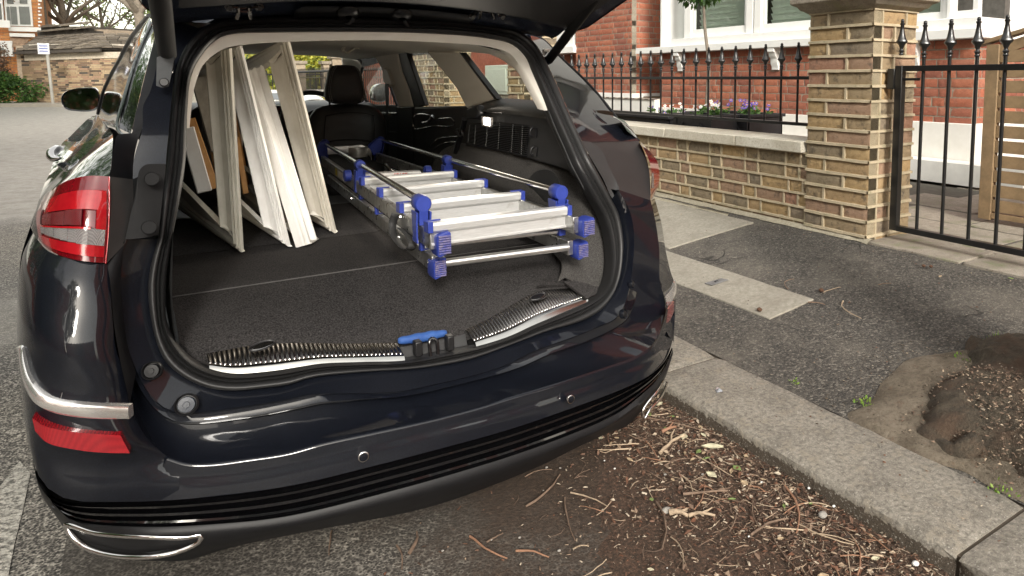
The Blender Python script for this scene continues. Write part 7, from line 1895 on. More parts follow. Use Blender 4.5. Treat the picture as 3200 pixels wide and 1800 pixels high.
# blue brackets: tube holder + web down to the stile
def bracket(tp, bt, sc=1.0, mirror=1, end=False):
    d = (lt1 - lt0).normalized(); L = .048 * sc
    m = MB()
    # cap round the tube
    n = 12; rg = []
    for o_ in (-L / 2, -L / 2 + .004, L / 2 - .004, L / 2):
        rr = .0205 * sc if abs(o_) < L / 2 - .001 else .018 * sc
        rg.append([tp + d * o_ + Vector((math.cos(q) * rr, 0, math.sin(q) * rr)) for q in [2 * math.pi * k / n for k in range(n)]])
    m.loft(rg, raw=True, closed=True); m.add(rg[0], [tuple(range(n))]); m.add(rg[-1], [tuple(range(n))])
    o = m.build('bracket', BLUE, lad, smooth=50)
    m = MB(); H_ = (tp.z - bt.z)
    prof_ = [(-.55, -.2), (-.42, -.5), (-.38, -.85), (-.46, -1.0), (.46, -1.0), (.38, -.85), (.42, -.5), (.55, -.2)]
    for side_ in (-1, 1):
        pts = [tp + d * (u * L) + Vector((side_ * .0165 * sc - .003, 0, v * H_)) + (bt - tp) * 0 for u, v in prof_]
        pts = [p + Vector(((bt.x - tp.x) * (tp.z - p.z) / max(H_, .01), 0, 0)) for p in pts]
        m.prism(pts, (.006, 0, 0))
    pts = [tp + d * (u * L) + Vector((-.014, 0, v * H_)) + Vector(((bt.x - tp.x) * (-v), 0, 0)) for u, v in ((-.5, -.15), (-.38, -.55), (-.28, -.55), (-.40, -.15))]; m.prism(pts, (.028, 0, 0))
    pts = [tp + d * (u * L) + Vector((-.014, 0, v * H_)) + Vector(((bt.x - tp.x) * (-v), 0, 0)) for u, v in ((.5, -.15), (.40, -.9), (.32, -.9), (.40, -.15))]; m.prism(pts, (.028, 0, 0))
    m.build('bracket_web', BLUE, o, bevel=.0015)
    m = MB(); m.lathe([(.004, -.001), (.004, .001)], bt + Vector((-.02, 0, .02)), 8, axis='x'); m.build('rivet', CHROME, o)
    return o
def onl(a, b, y): s = (y - a.y) / (b.y - a.y); return a + (b - a) * s
for px_, py_s, sc, side_ in ((1316, 634, 1.3, 0), (1124, 515, 1.1, 0), (1015, 447, 1.2, 0), (1744, 600, 1.3, 1), (1398, 499, 1.1, 1), (1188, 438, 1.2, 1)):
    tp = P(px_, py_s, z=ZT); A_, B_ = (la0, la1) if side_ == 0 else (ra0, ra1)
    bt = onl(A_, B_, tp.y) - Vector((0, 0, .055)); bt.x = bt.x * .5 + tp.x * .5
    bracket(tp, bt, sc)
# triangular head castings at the far end
for (tpp, pts_) in ((0, [(1000, 445), (1018, 437), (1030, 470), (1022, 500), (998, 492), (992, 468)]), (1, [(1158, 450), (1180, 432), (1196, 440), (1195, 470), (1172, 490), (1154, 470), (1152, 458)])):
    y_ = 4.36 if tpp == 0 else 4.36
    MB().prism([P(a, b, y=y_) for a, b in pts_], (.0, .04, 0)).build('head_bracket', BLUE, lad, bevel=.006)
# treads
tr_px = [((1338, 690), (1778, 646)), ((1246, 631), (1637, 602)), ((1184, 586), (1521, 565)), ((1129, 553), (1424, 536))]
ZTR = .865
for k, (l0_, r0__) in enumerate(tr_px):
    a, b = P(*l0_, z=ZTR), P(*r0__, z=ZTR)
    y_ = (a.y + b.y) / 2; a.y = b.y = y_
    x = (b - a).normalized()
    tz = .072 if k == 0 else .078
    sect = [(0, 0), (-.012, -.002), (-.016, -.010), (-.014, -.026), (-.006, -.034), (-.001, -.036), (-.001, -tz + .008), (-.006, -tz + .004), (-.006, -tz), (.002, -tz), (.006, -tz + .01), (.006, -.01), (.012, 0)]
    m = MB(); n = len(sect)
    for q, side_ in ((a, 1), (b, -1)): pass
    va = [a + Vector((0, u, v)) for u, v in sect]; vb = [b + Vector((0, u, v)) for u, v in sect]
    m.add(va + vb, [(i, (i + 1) % n, n + (i + 1) % n, n + i) for i in range(n)] + [tuple(range(n)), tuple(range(n, 2 * n))])
    # ribs on the tread face
    td = m.build('tread', WALU, lad, smooth=30)
    for q, sg in ((a, -1), (b, 1)):
        c = MB(); c.box(q + Vector((sg * .006, .002, -.014)), (.016, .042, .034)); c.box(q + Vector((sg * .006 - sg * .015, .012, .002)), (.05, .012, .004)); c.build('tread_cap', BLUE, td, bevel=.003)
# blue clips along the lower left leg and under the first tread
for px_, py_s in ((1126, 610), (1177, 656), (1318, 765)):
    p = P(px_, py_s, z=.765); m = MB(); m.box(p, (.014, .02, .036)); m.box(p + Vector((.03, 0, -.015)), (.05, .016, .004)); m.build('clip', BLUE, lad, bevel=.002)
    MB().box(p + Vector((.05, .0, .004)), (.07, .012, .022)).build('lower_tread_end', WALU, lad, bevel=.002)
a, b = P(1290, 772, y=lb0.y + .1), P(1744, 716, y=rb0.y + .1)
MB().bar(P(1400, 762, y=la0.y + .12), P(1748, 722, y=ra0.y + .12), .02, .012).build('lower_tread', ALU, lad, bevel=.003)
MB().box(P(1754, 722, y=ra0.y + .11), (.025, .02, .03)).build('clip', BLUE, lad, bevel=.003)
# round hinge knobs
for px_, py_s, r_ in ((1086, 549, .026), (1336, 533, .024)):
    p = P(px_, py_s, z=.84); MB().lathe([(.004, -.02), (r_, -.014), (r_ * 1.05, 0), (r_, .014), (.004, .02)], p, 18, axis='x').build('hinge_knob', BLUE, lad, smooth=50)
# top platform
a, b = P(1137, 540, z=.86), P(1314, 531, z=.86)
MB().bar(a + Vector((0, 0, -.012)), b + Vector((0, 0, -.012)), .06, .02).build('platform', WALU, lad, bevel=.006)
# printed label on the platform edge
lb = MB().box((a + b) / 2 + Vector((0, -.032, -.008)), ((b - a).length * .5, .001, .012)).build('platform_label', simple('label_white', (.72, .70, .68), .5), lad)
LRD = simple('label_red', (.6, .05, .03), .6); dd_ = (b - a)
for k in range(9):
    MB().box((a + b) / 2 + dd_ * (.05 * (k - 4)) + Vector((0, -.0335, -.008)), (dd_.length * (.02 + .012 * (k % 3)), .0008, .003)).build('label_print', LRD, lb)
# tool tray loop at the top
m = MB(); q = [P(1022, 470, y=4.30), P(1060, 468, y=4.30), P(1096, 466, y=4.30), P(1130, 464, y=4.30), P(1152, 474, y=4.28), P(1160, 488, y=4.15)]
q = cr(q, 24); m.loft([shift(q, (0, 0, .022)), shift(q, (0, -.012, .02)), shift(q, (0, -.016, 0)), shift(q, (0, -.012, -.022)), shift(q, (0, 0, -.024))], raw=True); m.build('tool_tray_rim', ALU, lad, smooth=50)
m = MB(); m.tube(cr([P(1118, 473, y=4.22), P(1094, 461, y=4.22), P(1130, 455, y=4.22)], 4), .01, 8)
MB().lathe([(.0, -.03), (.055, -.03), (.058, .0), (.058, .03), (.0, .03)], P(1118, 474, y=4.30), 24, axis='z').build('tray_cup', ALU, lad, smooth=40)
MB().tube(cr([P(1027, 530, z=.70), P(1030, 548, z=.70), P(1050, 560, z=.70)], 10), .009, 8).build('frame_bend', TUB, lad, smooth=60)
MB().tube(cr([P(1206, 515, z=.80), P(1222, 530, z=.78), P(1240, 540, z=.76)], 10), .008, 8).build('frame_bend', TUB, lad, smooth=60)
# instruction stickers
yl = MB(); A0_ = along(la0, la1, .745) + Vector((-.0125, 0, -.012)); 
dl = (la1 - la0).normalized()
def on_stile(s, z0, z1, L_, mat, nm):
    p = along(la0, la1, s) + Vector((-.0118, 0, 0)); nn_ = Vector((-dl.y, dl.x, 0)).normalized(); 
    if nn_.x > 0: nn_ = -nn_
    p = p + nn_ * .0015
    return MB().quad(p + Vector((0, 0, z0)), p + dl * L_ + Vector((0, 0, z0)), p + dl * L_ + Vector((0, 0, z1)), p + Vector((0, 0, z1))).build(nm, mat, lad)
on_stile(.62, -.044, -.01, .26, MATS['label_white'], 'instruction_sticker'); 
on_stile(.735, -.046, -.008, .07, simple('label_yellow', (.72, .60, .08), .5), 'warning_sticker')
tS = MB()
pS = P(1662, 651, y=2.42); MB().quad(P(1646, 643, y=2.45), P(1673, 646, y=2.45), P(1673, 657, y=2.45), P(1646, 657, y=2.45)).build('maker_sticker', MATS['label_white'], lad)
for k in range(3): MB().quad(P(1649, 645.5 + 3.4 * k, y=2.449), P(1668, 647 + 3.2 * k, y=2.449), P(1668, 648 + 3.2 * k, y=2.449), P(1649, 646.8 + 3.4 * k, y=2.449)).build('sticker_text', MATS['seam_black'], lad)
# bolts
for s in (.985, .80, .36): MB().lathe([(.006, -.003), (.006, .003)], along(lb0, lb1, 1 - s) + Vector((-.012, 0, -.024)), 10, axis='x').build('bolt', CHROME, lad)
for s in (.16,): MB().lathe([(.008, -.003), (.008, .003)], along(la0, la1, s) + Vector((-.012, 0, -.02)), 10, axis='x').build('bolt', CHROME, lad)
# webbing strap
t = NT('webbing'); w_ = t.n('ShaderNodeTexWave'); w_.inputs['Scale'].default_value = 120; t.l(t.tc.outputs['Object'], w_.inputs['Vector'])
t.set(Base_Color=t.ramp(w_.outputs['Fac'], [(.3, (.008, .008, .008)), (.7, (.05, .05, .05))]), Roughness=.7)
c = [(1236, 668, .80, 2.36), (1226, 700, .74, 2.38), (1230, 735, .70, 2.34), (1250, 765, .672, 2.26), (1275, 782, .668, 2.20), (1290, 768, .70, 2.17), (1276, 735, .72, 2.24), (1252, 712, .72, 2.32)]
pp = [P(a, b, y=y_) for a, b, z_, y_ in c]; pp = cr(pp, 30)
MB().loft([shift(pp, (-.013, .0, .004)), shift(pp, (.013, 0, -.004))], raw=True).build('strap', MATS['webbing'], lad, smooth=True, thick=.002)
# ================================================================== leaf litter, twigs, soil, tree base
rl_ = random.Random(5)
t = NT('litter')
g = t.n('ShaderNodeNewGeometry')
t.set(Base_Color=t.ramp(g.outputs['Random Per Island'], [(0, (.03, .02, .014)), (.3, (.07, .042, .028)), (.5, (.14, .06, .032)), (.66, (.16, .10, .07)), (.82, (.30, .22, .15)), (1, (.50, .43, .33))]), Roughness=.9)
simple('twig_brown', (.17, .115, .08), .85, var=.35, vs=30, bump=.5, bs=120); simple('twig_pale', (.38, .29, .20), .85, var=.3, vs=30, bump=.4, bs=120); simple('twig_red', (.28, .15, .09), .8, var=.2, vs=30)
simple('leaf_tan', (.40, .30, .19), .7, var=.25, vs=30); simple('leaf_pale', (.50, .46, .32), .7, var=.2, vs=30); simple('leaf_green', (.18, .24, .08), .6, var=.2, vs=30); simple('cone_brown', (.09, .045, .025), .9, var=.3, vs=60, bump=.8, bs=80)
mound = MB(); gr = []
def inlit(x, y):
    """0..1 density of litter at a road point"""
    d = XK0 - x
    w = .42 + .42 * noise.noise(Vector((y * 1.1, 2.2, 0))) + .28 * max(0, (1.9 - y))
    return max(0, min(1, 1.25 - d / max(.15, w)))
for i in range(50):
    y = -.4 + 2.9 * i / 49
    gr.append([Vector((XK0 - 1.15 * (1 - j / 14), y, -.012 + .034 * inlit(XK0 - 1.15 * (1 - j / 14), y) + .010 * noise.noise(Vector((j * .6, y * 8, 3))) * inlit(XK0 - 1.15 * (1 - j / 14), y))) for j in range(15)])
t = NT('mulch_soil'); t.set(Base_Color=t.ramp(t.noise(90, 7, .8), [(.3, (.022, .015, .010)), (.48, (.07, .045, .03)), (.6, (.15, .085, .055)), (.75, (.26, .18, .12))]), Roughness=.95, Normal=t.bump(t.noise(110, 6, .8), 1.0, .01))
mound.loft(gr, raw=True); mound.build('soil', MATS['mulch_soil'], kind='stuff', smooth=True)
def hl(x, y): return .004 + (.022 * inlit(x, y) if XK0 - 1.15 < x < XK0 else 0)
lt = MB(); cnt = 0
while cnt < 26000:
    y = rl_.uniform(-.3, 2.5); x = XK0 - abs(rl_.gauss(0, .42))
    if x < -.2 or rl_.random() > inlit(x, y) + .05: continue
    cnt += 1
    p = Vector((x, y, hl(x, y) + rl_.uniform(0, .006)))
    a = rl_.uniform(0, 6.28); L_ = rl_.uniform(.0015, .0035) if rl_.random() < .82 else rl_.uniform(.0035, .009); wd = L_ * rl_.uniform(.2, .5)
    d = Vector((math.cos(a), math.sin(a), rl_.uniform(-.3, .3))) * L_; s = Vector((-math.sin(a), math.cos(a), rl_.uniform(-.5, .5))) * wd
    lt.add([p - d - s * .6, p + d * .8 - s, p + d + s * .5, p - d * .7 + s, p + Vector((0, 0, wd * .7))], [(0, 1, 4), (1, 2, 4), (2, 3, 4), (3, 0, 4)])
for k in range(1700):
    x, y = rl_.uniform(-.1, XK0), rl_.uniform(-.3, 1.75)
    p = Vector((x, y, .004)); a = rl_.uniform(0, 6.28); L_ = rl_.uniform(.002, .009); wd = rl_.uniform(.001, .003)
    d = Vector((math.cos(a), math.sin(a), 0)) * L_; s = Vector((-math.sin(a), math.cos(a), .1)) * wd
    lt.add([p - d - s * .6, p + d * .8 - s, p + d + s * .5, p - d * .7 + s, p + Vector((0, 0, wd))], [(0, 1, 4), (1, 2, 4), (2, 3, 4), (3, 0, 4)])
lt.build('leaf_litter', MATS['litter'], kind='stuff')
t = NT('twig_mix'); g = t.n('ShaderNodeNewGeometry')
t.set(Base_Color=t.ramp(g.outputs['Random Per Island'], [(0, (.06, .04, .028)), (.4, (.12, .08, .055)), (.7, (.20, .13, .09)), (.9, (.34, .26, .18)), (1, (.42, .34, .25))]), Roughness=.9)
ft = MB(); cnt = 0
while cnt < 1500:
    y = rl_.uniform(-.2, 2.3); x = XK0 - abs(rl_.gauss(0, .33)) - .01
    if x < .0 or rl_.random() > inlit(x, y) ** 1.5 + .03: continue
    cnt += 1; an = rl_.uniform(0, 6.28); L_ = rl_.uniform(.015, .07); r_ = rl_.uniform(.0005, .0014); z = hl(x, y) + rl_.uniform(.001, .006)
    d = Vector((math.cos(an), math.sin(an), rl_.uniform(-.05, .08))) * L_; s = Vector((-math.sin(an), math.cos(an), 0)) * L_ * rl_.uniform(-.2, .2); a = Vector((x, y, z))
    if (a + d).x > XK0 - .004: continue
    ft.tube([a, a + d * .35 + s, a + d * .7 + s * .6, a + d], [r_, r_, r_ * .8, r_ * .5], 3, caps=False)
ft.build('fine_twigs', MATS['twig_mix'], kind='stuff')
lf2 = MB(); cnt = 0
while cnt < 1500:
    y = rl_.uniform(-.2, 2.3); x = XK0 - abs(rl_.gauss(0, .3)) - .008
    if x < .1 or rl_.random() > inlit(x, y) ** 1.2 + .02: continue
    cnt += 1; c = Vector((x, y, hl(x, y) + rl_.uniform(.002, .009))); d = rv(rl_); d.z *= .25; d.normalize(); n_ = (Vector((0, 0, 1)) + rv(rl_) * .5).normalized(); s = d.cross(n_); L_ = rl_.uniform(.005, .014); w2 = L_ * rl_.uniform(.3, .6)
    lf2.add([c - d * L_, c - d * L_ * .3 + s * w2 + n_ * .002, c + d * L_ * .5 + s * w2 * .7, c + d * L_, c + d * L_ * .3 - s * w2 + n_ * .003, c - d * L_ * .5 - s * w2 * .7], [(0, 1, 2, 3, 4, 5)])
lf2.build('leaf_flakes', MATS['litter'], kind='stuff')
# individual twigs
def twig(a, b, r, mat, label, group=None, bend=.12, z=None, fork=False):
    d = b - a; n = 7; s = Vector((-d.y, d.x, 0)); pts = []
    q = rl_.uniform(-1, 1) * bend
    for i in range(n):
        u = i / (n - 1); p = a + d * u + s * (q * math.sin(math.pi * u) + rl_.uniform(-.012, .012)); p.z += r + .004 * math.sin(math.pi * u) + rl_.uniform(0, .002); pts.append(p)
    m = MB(); m.tube(pts, [r * (1.0 - .45 * i / (n - 1)) * (1 + rl_.uniform(-.12, .12)) for i in range(n)], 6)
    if fork:
        f = pts[3]; m.tube([f, f + (d * .22 + s * .16), f + (d * .40 + s * .20) + Vector((0, 0, .008))], [r * .6, r * .45, r * .25], 5)
    return m.build('twig', MATS[mat], None, smooth=60, label=label, cat='twig', group=group)
def G0(px, py, z=.012): p = P(px, py, z=z); return Vector((p.x, p.y, hl(p.x, p.y)))
named = [((2000, 1313), (2262, 1383), 0.0032, 'twig_brown', 'long dark twig lying near the right end of the bumper'), ((2062, 1430), (2142, 1376), 0.0072, 'twig_pale', 'thick pale forked stick beside the litter edge'),
         ((2155, 1430), (2290, 1505), 0.0025, 'twig_pale', 'slim grey twig crossing the middle of the litter'), ((2345, 1690), (2462, 1638), 0.0043, 'twig_brown', 'curved brown twig at the lower edge of the litter'),
         ((2452, 1538), (2490, 1685), 0.0043, 'twig_red', 'long upright reddish stick in the middle of the litter'), ((2484, 1650), (2668, 1722), 0.0025, 'twig_pale', 'thin pale twig below the upright reddish stick'),
         ((2052, 1580), (2072, 1725), 0.0043, 'twig_brown', 'straight dark twig standing alone left of the litter'), ((2135, 1558), (2275, 1552), 0.0043, 'twig_brown', 'horizontal brown twig in the lower litter'),
         ((2092, 1618), (2150, 1630), 0.0094, 'twig_pale', 'stubby pale branch piece with a broken knuckle'), ((2152, 1625), (2235, 1630), 0.0065, 'twig_pale', 'short cream stick right of the stubby branch piece'),
         ((2068, 1365), (2112, 1352), 0.0072, 'twig_red', 'short orange brown chunk of wood near the bumper'), ((2490, 1596), (2600, 1602), 0.0025, 'twig_pale', 'pale wiggly twig close to the kerb'),
         ((1645, 1580), (1750, 1480), 0.0040, 'twig_brown', 'brown twig on the bare asphalt below the bumper'), ((1470, 1672), (1585, 1742), 0.0036, 'twig_red', 'reddish twig at the bottom middle on dark asphalt'),
         ((1520, 1690), (1572, 1662), 0.0029, 'twig_brown', 'short twig crossing the reddish one at the bottom middle'), ((1765, 1555), (1798, 1690), 0.0029, 'twig_brown', 'slender curved twig right of the bottom middle'),
         ((1612, 1718), (1715, 1742), 0.0036, 'twig_red', 'kinked red brown twig at the bottom edge'), ((1240, 1700), (1255, 1775), 0.0029, 'twig_brown', 'upright dark twig at the bottom left of the asphalt'),
         ((1035, 1655), (1028, 1730), 0.0029, 'twig_brown', 'short forked twig below the lower bumper edge'), ((1280, 1725), (1302, 1660), 0.0050, 'twig_brown', 'gnarled thick twig below the middle of the bumper'),
         ((1790, 1715), (1840, 1708), 0.0022, 'twig_pale', 'small pale twig beside the red brown one'), ((1640, 1485), (1725, 1462), 0.0022, 'twig_brown', 'thin twig poking out from under the bumper')]
for a, b, r_, m_, lab in named: twig(G0(*a), G0(*b), r_, m_, lab, fork=r_ > .0055)
grp = 'small twigs scattered through the kerbside litter'
lab = 'small thin twig among the leaf litter along the kerb'
for k in range(190):
    while True:
        y = rl_.uniform(-.1, 2.1); x = XK0 - abs(rl_.gauss(0, .4)) - .02
        if rl_.random() < inlit(x, y) + .06 and x > .3: break
    a = Vector((x, y, hl(x, y))); an = rl_.uniform(0, 6.28); L_ = rl_.uniform(.04, .16)
    b = a + Vector((math.cos(an), math.sin(an), 0)) * L_
    if b.x > XK0 - .01: continue
    b.z = hl(b.x, b.y)
    twig(a, b, rl_.uniform(.0009, .0027), rl_.choice(['twig_brown', 'twig_pale', 'twig_brown', 'twig_red', 'twig_pale']), lab, grp, fork=rl_.random() < .25)
def leaf(px, py, L_, w_, mat, label, group=None, ang=None, pt=None, z=None):
    c = pt or G0(px, py); an = rl_.uniform(0, 6.28) if ang is None else ang
    d = Vector((math.cos(an), math.sin(an), 0)); s = Vector((-math.sin(an), math.cos(an), 0)); curl = rl_.uniform(.15, .4)
    m = MB(); rows = []
    for i in range(7):
        u = i / 6; ww = w_ * math.sin(math.pi * (u * .97 + .015)) ** 1.35 * (1 + .25 * noise.noise(c * 30 + Vector((i, 0, 0))))
        rows.append([c + d * (u - .5) * L_ + s * ww * v + Vector((0, 0, .006 + L_ * curl * (abs(v) ** 1.5 * .5 + .25 * (u - .5) ** 2))) for v in (-1, -.5, 0, .5, 1)])
    m.loft(rows, raw=True)
    return m.build('fallen_leaf', MATS[mat], None, smooth=True, label=label, cat='leaf', group=group, thick=.0006)
leaf(2226, 1418, .075, .016, 'leaf_pale', 'long pale willow shaped leaf lying in the litter', ang=2.5)
leaf(2262, 1350, .05, .015, 'leaf_tan', 'curled brown leaf against the kerb near the bumper')
leaf(2375, 1430, .055, .018, 'leaf_tan', 'large tan leaf caught against the kerb face')
leaf(2222, 1505, .04, .014, 'leaf_pale', 'broad cream leaf in the centre of the litter')
leaf(2302, 1482, .035, .012, 'leaf_green', 'pale green leaf standing in the litter')
leaf(2136, 1385, .04, .014, 'leaf_pale', 'pointed cream leaf below the bumper corner')
leaf(2100, 1318, .02, .008, 'leaf_green', 'small green leaf near the bumper corner')
leaf(2325, 1530, .03, .012, 'leaf_tan', 'folded pinkish brown leaf near the pale one')
leaf(2060, 1280, .035, .014, 'leaf_pale', 'pale leaf just under the exhaust trim on the right')
g2 = 'small dry leaves in the kerbside litter'
for k in range(70):
    while True:
        y = rl_.uniform(.2, 2.1); x = XK0 - abs(rl_.gauss(0, .36)) - .03
        if rl_.random() < inlit(x, y) + .02: break
    leaf(0, 0, rl_.uniform(.012, .032), rl_.uniform(.004, .010), rl_.choice(['leaf_tan', 'leaf_tan', 'leaf_pale', 'leaf_tan', 'leaf_green']), 'small dry leaf in the litter along the kerb', g2, pt=Vector((x, y, hl(x, y))))
# pebbles
def pebble(c, r, mat, label, cat='stone', group=None, name='pebble'):
    m = MB(); n = 8; rr = []
    for s_, h in ((.35, 0), (.85, .15), (1, .4), (.8, .7), (.3, .85)):
        rr.append([c + Vector((r * s_ * math.cos(q) * (1 + .2 * noise.noise(Vector((q, c.x * 90, 0)))), r * s_ * .8 * math.sin(q), r * h * 1.1)) for q in [2 * math.pi * k / n for k in range(n)]])
    m.loft(rr, raw=True, closed=True); m.add(rr[-1], [tuple(range(n))])
    return m.build(name, MATS[mat], None, smooth=True, label=label, cat=cat, group=group)
simple('pebble_grey', (.30, .28, .25), .8, var=.2, vs=50); simple('pebble_white', (.75, .74, .70), .7, var=.05)
pebble(G0(2082, 1608), .016, 'pebble_grey', 'rounded tan stone beside the stubby branch piece'); pebble(G0(2570, 1630), .016, 'pebble_grey', 'flat grey stone near the pale wiggly twig')
pebble(G0(2860, 1782), .011, 'pebble_white', 'white chip of stone at the bottom near the kerb')
for k, (a, b) in enumerate(((2527, 1541), (2336, 1501), (2380, 1523), (2243, 1360), (2605, 1598))):
    pebble(G0(a, b), .006, 'pebble_white', 'tiny white pebble in the litter beside the kerb', group='white pebbles in the litter')
for k in range(60):
    x, y = rl_.uniform(.2, XK0 - .03), rl_.uniform(0, 2.0)
    pebble(Vector((x, y, hl(x, y) - .001)), rl_.uniform(.002, .006), rl_.choice(['pebble_grey', 'pebble_grey', 'pebble_white']), 'small loose pebble on the road by the kerb', group='loose pebbles on the road')
# cones on the pavement
def cone(c, r, lab, grp=None):
    m = MB(); n = 12; rr = []
    for i in range(7):
        u = i / 6; s_ = math.sin(math.pi * (u * .86 + .07))
        rr.append([c + Vector((r * s_ * math.cos(q) * (1 + .14 * ((k + i) % 2)), r * s_ * math.sin(q) * (1 + .14 * ((k + i) % 2)), r * 1.7 * u)) for k, q in enumerate([2 * math.pi * k / n for k in range(n)])])
    m.loft(rr, raw=True, closed=True); m.add(rr[-1], [tuple(range(n))]); m.add(rr[0], [tuple(range(n))])
    m.build('alder_cone', MATS['cone_brown'], None, label=lab, cat='cone', group=grp)
cone(PV(2373, 974), .013, 'round brown seed cone on the near end of the concrete slab'); cone(PV(2566, 913), .013, 'round brown seed cone with a stalk past the slab end')
cone(PV(2886, 835), .010, 'left one of two dark cones by the garden path'); cone(PV(2909, 837), .010, 'right one of two dark cones by the garden path')
def tw2(a, b, r_, m_, lab, bend=.1):
    twig(PV(*a), PV(*b), r_, m_, lab, bend=bend)
tw2((2573, 916), (2628, 900), .0025, 'twig_pale', 'pale stalk leading from the cone past the slab'); tw2((2635, 943), (2690, 998), .004, 'twig_pale', 'bent pale twig lying on the footway asphalt', .2)
tw2((2525, 948), (2578, 955), .004, 'twig_brown', 'short brown twig at the slab corner'); tw2((2462, 905), (2482, 873), .003, 'twig_brown', 'thin curved twig on the asphalt above the slab', .3)
tw2((2745, 892), (2785, 888), .003, 'twig_brown', 'dark twig on the footway below the gate')
leaf(0, 0, .04, .008, 'leaf_tan', 'narrow brown leaf on the footway below the gate', pt=PV(2938, 868)); leaf(0, 0, .025, .008, 'leaf_green', 'small yellow green leaf on the footway at right', pt=PV(3158, 875))
fo = MB(); pk = P(2248, 1222, z=ZK + .003); fo.add([pk + Vector((-.018, -.004, 0)), pk + Vector((.0, -.02, .006)), pk + Vector((.016, 0, .002)), pk + Vector((.006, .02, .008)), pk + Vector((-.01, .014, .002)), pk + Vector((0, 0, .012))], [(0, 1, 5), (1, 2, 5), (2, 3, 5), (3, 4, 5), (4, 0, 5)])
fo.build('foil_scrap', simple('foil', (.75, .76, .78), .25, .8), label='crumpled scrap of silver foil on the granite kerb', cat='litter')
# ---- bare soil patch and street tree root at the right edge
def zs2(x, y):
    r_ = math.hypot((x - 2.62) / .62, (y - .42) / .62)
    return zp(x) - .008 + .022 * max(0, 1 - max(0, r_ - .7) * 2) 
t = NT('dry_soil'); n1 = t.noise(7, 6, .7); n2 = t.noise(70, 6, .8)
c = t.ramp(n1, [(.35, (.10, .08, .055)), (.6, (.21, .175, .13))]); c = t.mix(t.ramp(n2, [(.35, .7), (.52, 0)]), c, (.06, .042, .028)); c = t.mix(t.ramp(t.noise(26, 6, .8), [(.58, 0), (.68, .7)]), c, (.13, .065, .035))
t.set(Base_Color=c, Roughness=.95, Normal=t.bump(n2, .8, .01))
edge_px = [(2640, 1296), (2720, 1240), (2775, 1180), (2800, 1150), (2880, 1110), (2960, 1100), (3060, 1085), (3200, 1078)]
sp_c = Vector((2.75, .2, 0)); gr = []
ang_pts = [PV(a, b) for a, b in edge_px]
# polygon: from kerb back edge along the traced border
poly = [Vector((XK1 + .003, .98, 0))] + [Vector((p.x, p.y, 0)) for p in ang_pts] + [Vector((3.6, 1.0, 0)), Vector((3.6, -1.2, 0)), Vector((XK1 + .003, -1.2, 0))]
poly = sorted(poly, key=lambda p: 0) 
cenp = Vector((2.6, .1, 0)); outl_ = cr(poly[:9], 60) + [Vector((3.4, .2, 0)), Vector((3.4, -1.2, 0)), Vector((2.6, -1.2, 0)), Vector((XK1 + .003, -1.2, 0)), Vector((XK1 + .003, -.5, 0)), Vector((XK1 + .003, .2, 0)), Vector((XK1 + .003, .6, 0))]
outl_ = [p + Vector((max(0, .0), 0, 0)) + Vector((.02 * noise.noise(p * 9), .03 * noise.noise(p * 7 + Vector((3, 0, 0))), 0)) for p in outl_]
rows = []
for s_ in (1.0, .97, .9, .8, .65, .5, .3, .12, .01):
    rows.append([Vector((cenp.x + (p.x - cenp.x) * s_, cenp.y + (p.y - cenp.y) * s_, 0)) for p in outl_])
for i, r_ in enumerate(rows):
    for p in r_:
        hgt = (.0 if i == 0 else .016) + .010 * noise.noise(Vector((p.x * 9, p.y * 9, 1))) * (i > 0) + .02 * math.exp(-(((p.x - 2.5) / .45) ** 2 + ((p.y - .9) / .45) ** 2)) * (i > 1)
        p.z = zp(max(p.x, XK1)) - .004 + hgt
MB().loft(rows, raw=True, closed=True).build('bare_soil', MATS['dry_soil'], kind='stuff', smooth=True)
rt = MB(); t = NT('root_bark'); n1 = t.noise(22, 8, .8); n2 = t.noise(90, 5, .8); c_r = t.mix(t.ramp(t.noise(5, 6, .7), [(.45, 0), (.6, .8)]), t.ramp(n1, [(.35, (.05, .04, .028)), (.55, (.12, .095, .066)), (.75, (.22, .18, .125))]), (.13, .08, .05)); c_r = t.mix(t.ramp(n2, [(.62, 0), (.7, .7)]), c_r, (.25, .2, .14)); t.set(Base_Color=c_r, Roughness=.95, Normal=t.bump(t.math('ADD', n1, t.math('MULTIPLY', n2, .4)), 1.0, .03))
tc_ = Vector((2.58, .86, zp(2.58)))
tr_ = empty('street_tree', tc_, 'street tree whose dark knobbly root flare fills the soil at the right edge', 'tree')
n = 96; rr = []
flare = [(.60, -.03), (.56, .02), (.51, .055), (.46, .075), (.41, .085), (.35, .09), (.29, .095), (.24, .105), (.20, .13), (.175, .17), (.16, .3), (.155, .7), (.15, 1.2), (.15, 2.0), (.14, 3.2)]
for i, (rd, h) in enumerate(flare):
    w = max(0, 1 - i / 8); row = []
    for k in range(n):
        q = 2 * math.pi * k / n
        v = Vector((math.cos(q), math.sin(q), 0))
        lobes = 1 + .10 * math.cos(q * 5 + .6) * w + .05 * math.cos(q * 9 + 2) * w + .13 * noise.noise(v * 3 + Vector((0, 0, h * 3))) + .07 * noise.noise(v * 9 + Vector((0, 0, h * 9)))
        p = tc_ + Vector((rd * lobes * v.x, rd * lobes * v.y, h))
        p.z += w * (.035 * noise.noise(p * 7) + .022 * noise.noise(p * 17)) + (tc_.z * 0)
        p.z += (zp(max(XK1, p.x)) - tc_.z) * (1 if i < 6 else max(0, 1 - (i - 5) / 4))
        if p.x < XK1 + .01: p.x = XK1 + .01
        row.append(p)
    rr.append(row)
rows_t = [cr(list(c_), 60) for c_ in zip(*rr)]
rows_t = [[p + Vector((.012 * noise.noise(p * 26), .012 * noise.noise(p * 26 + Vector((5, 0, 0))), .012 * noise.noise(p * 30))) for p in r_] for r_ in rows_t]
rows_t.append(rows_t[0])
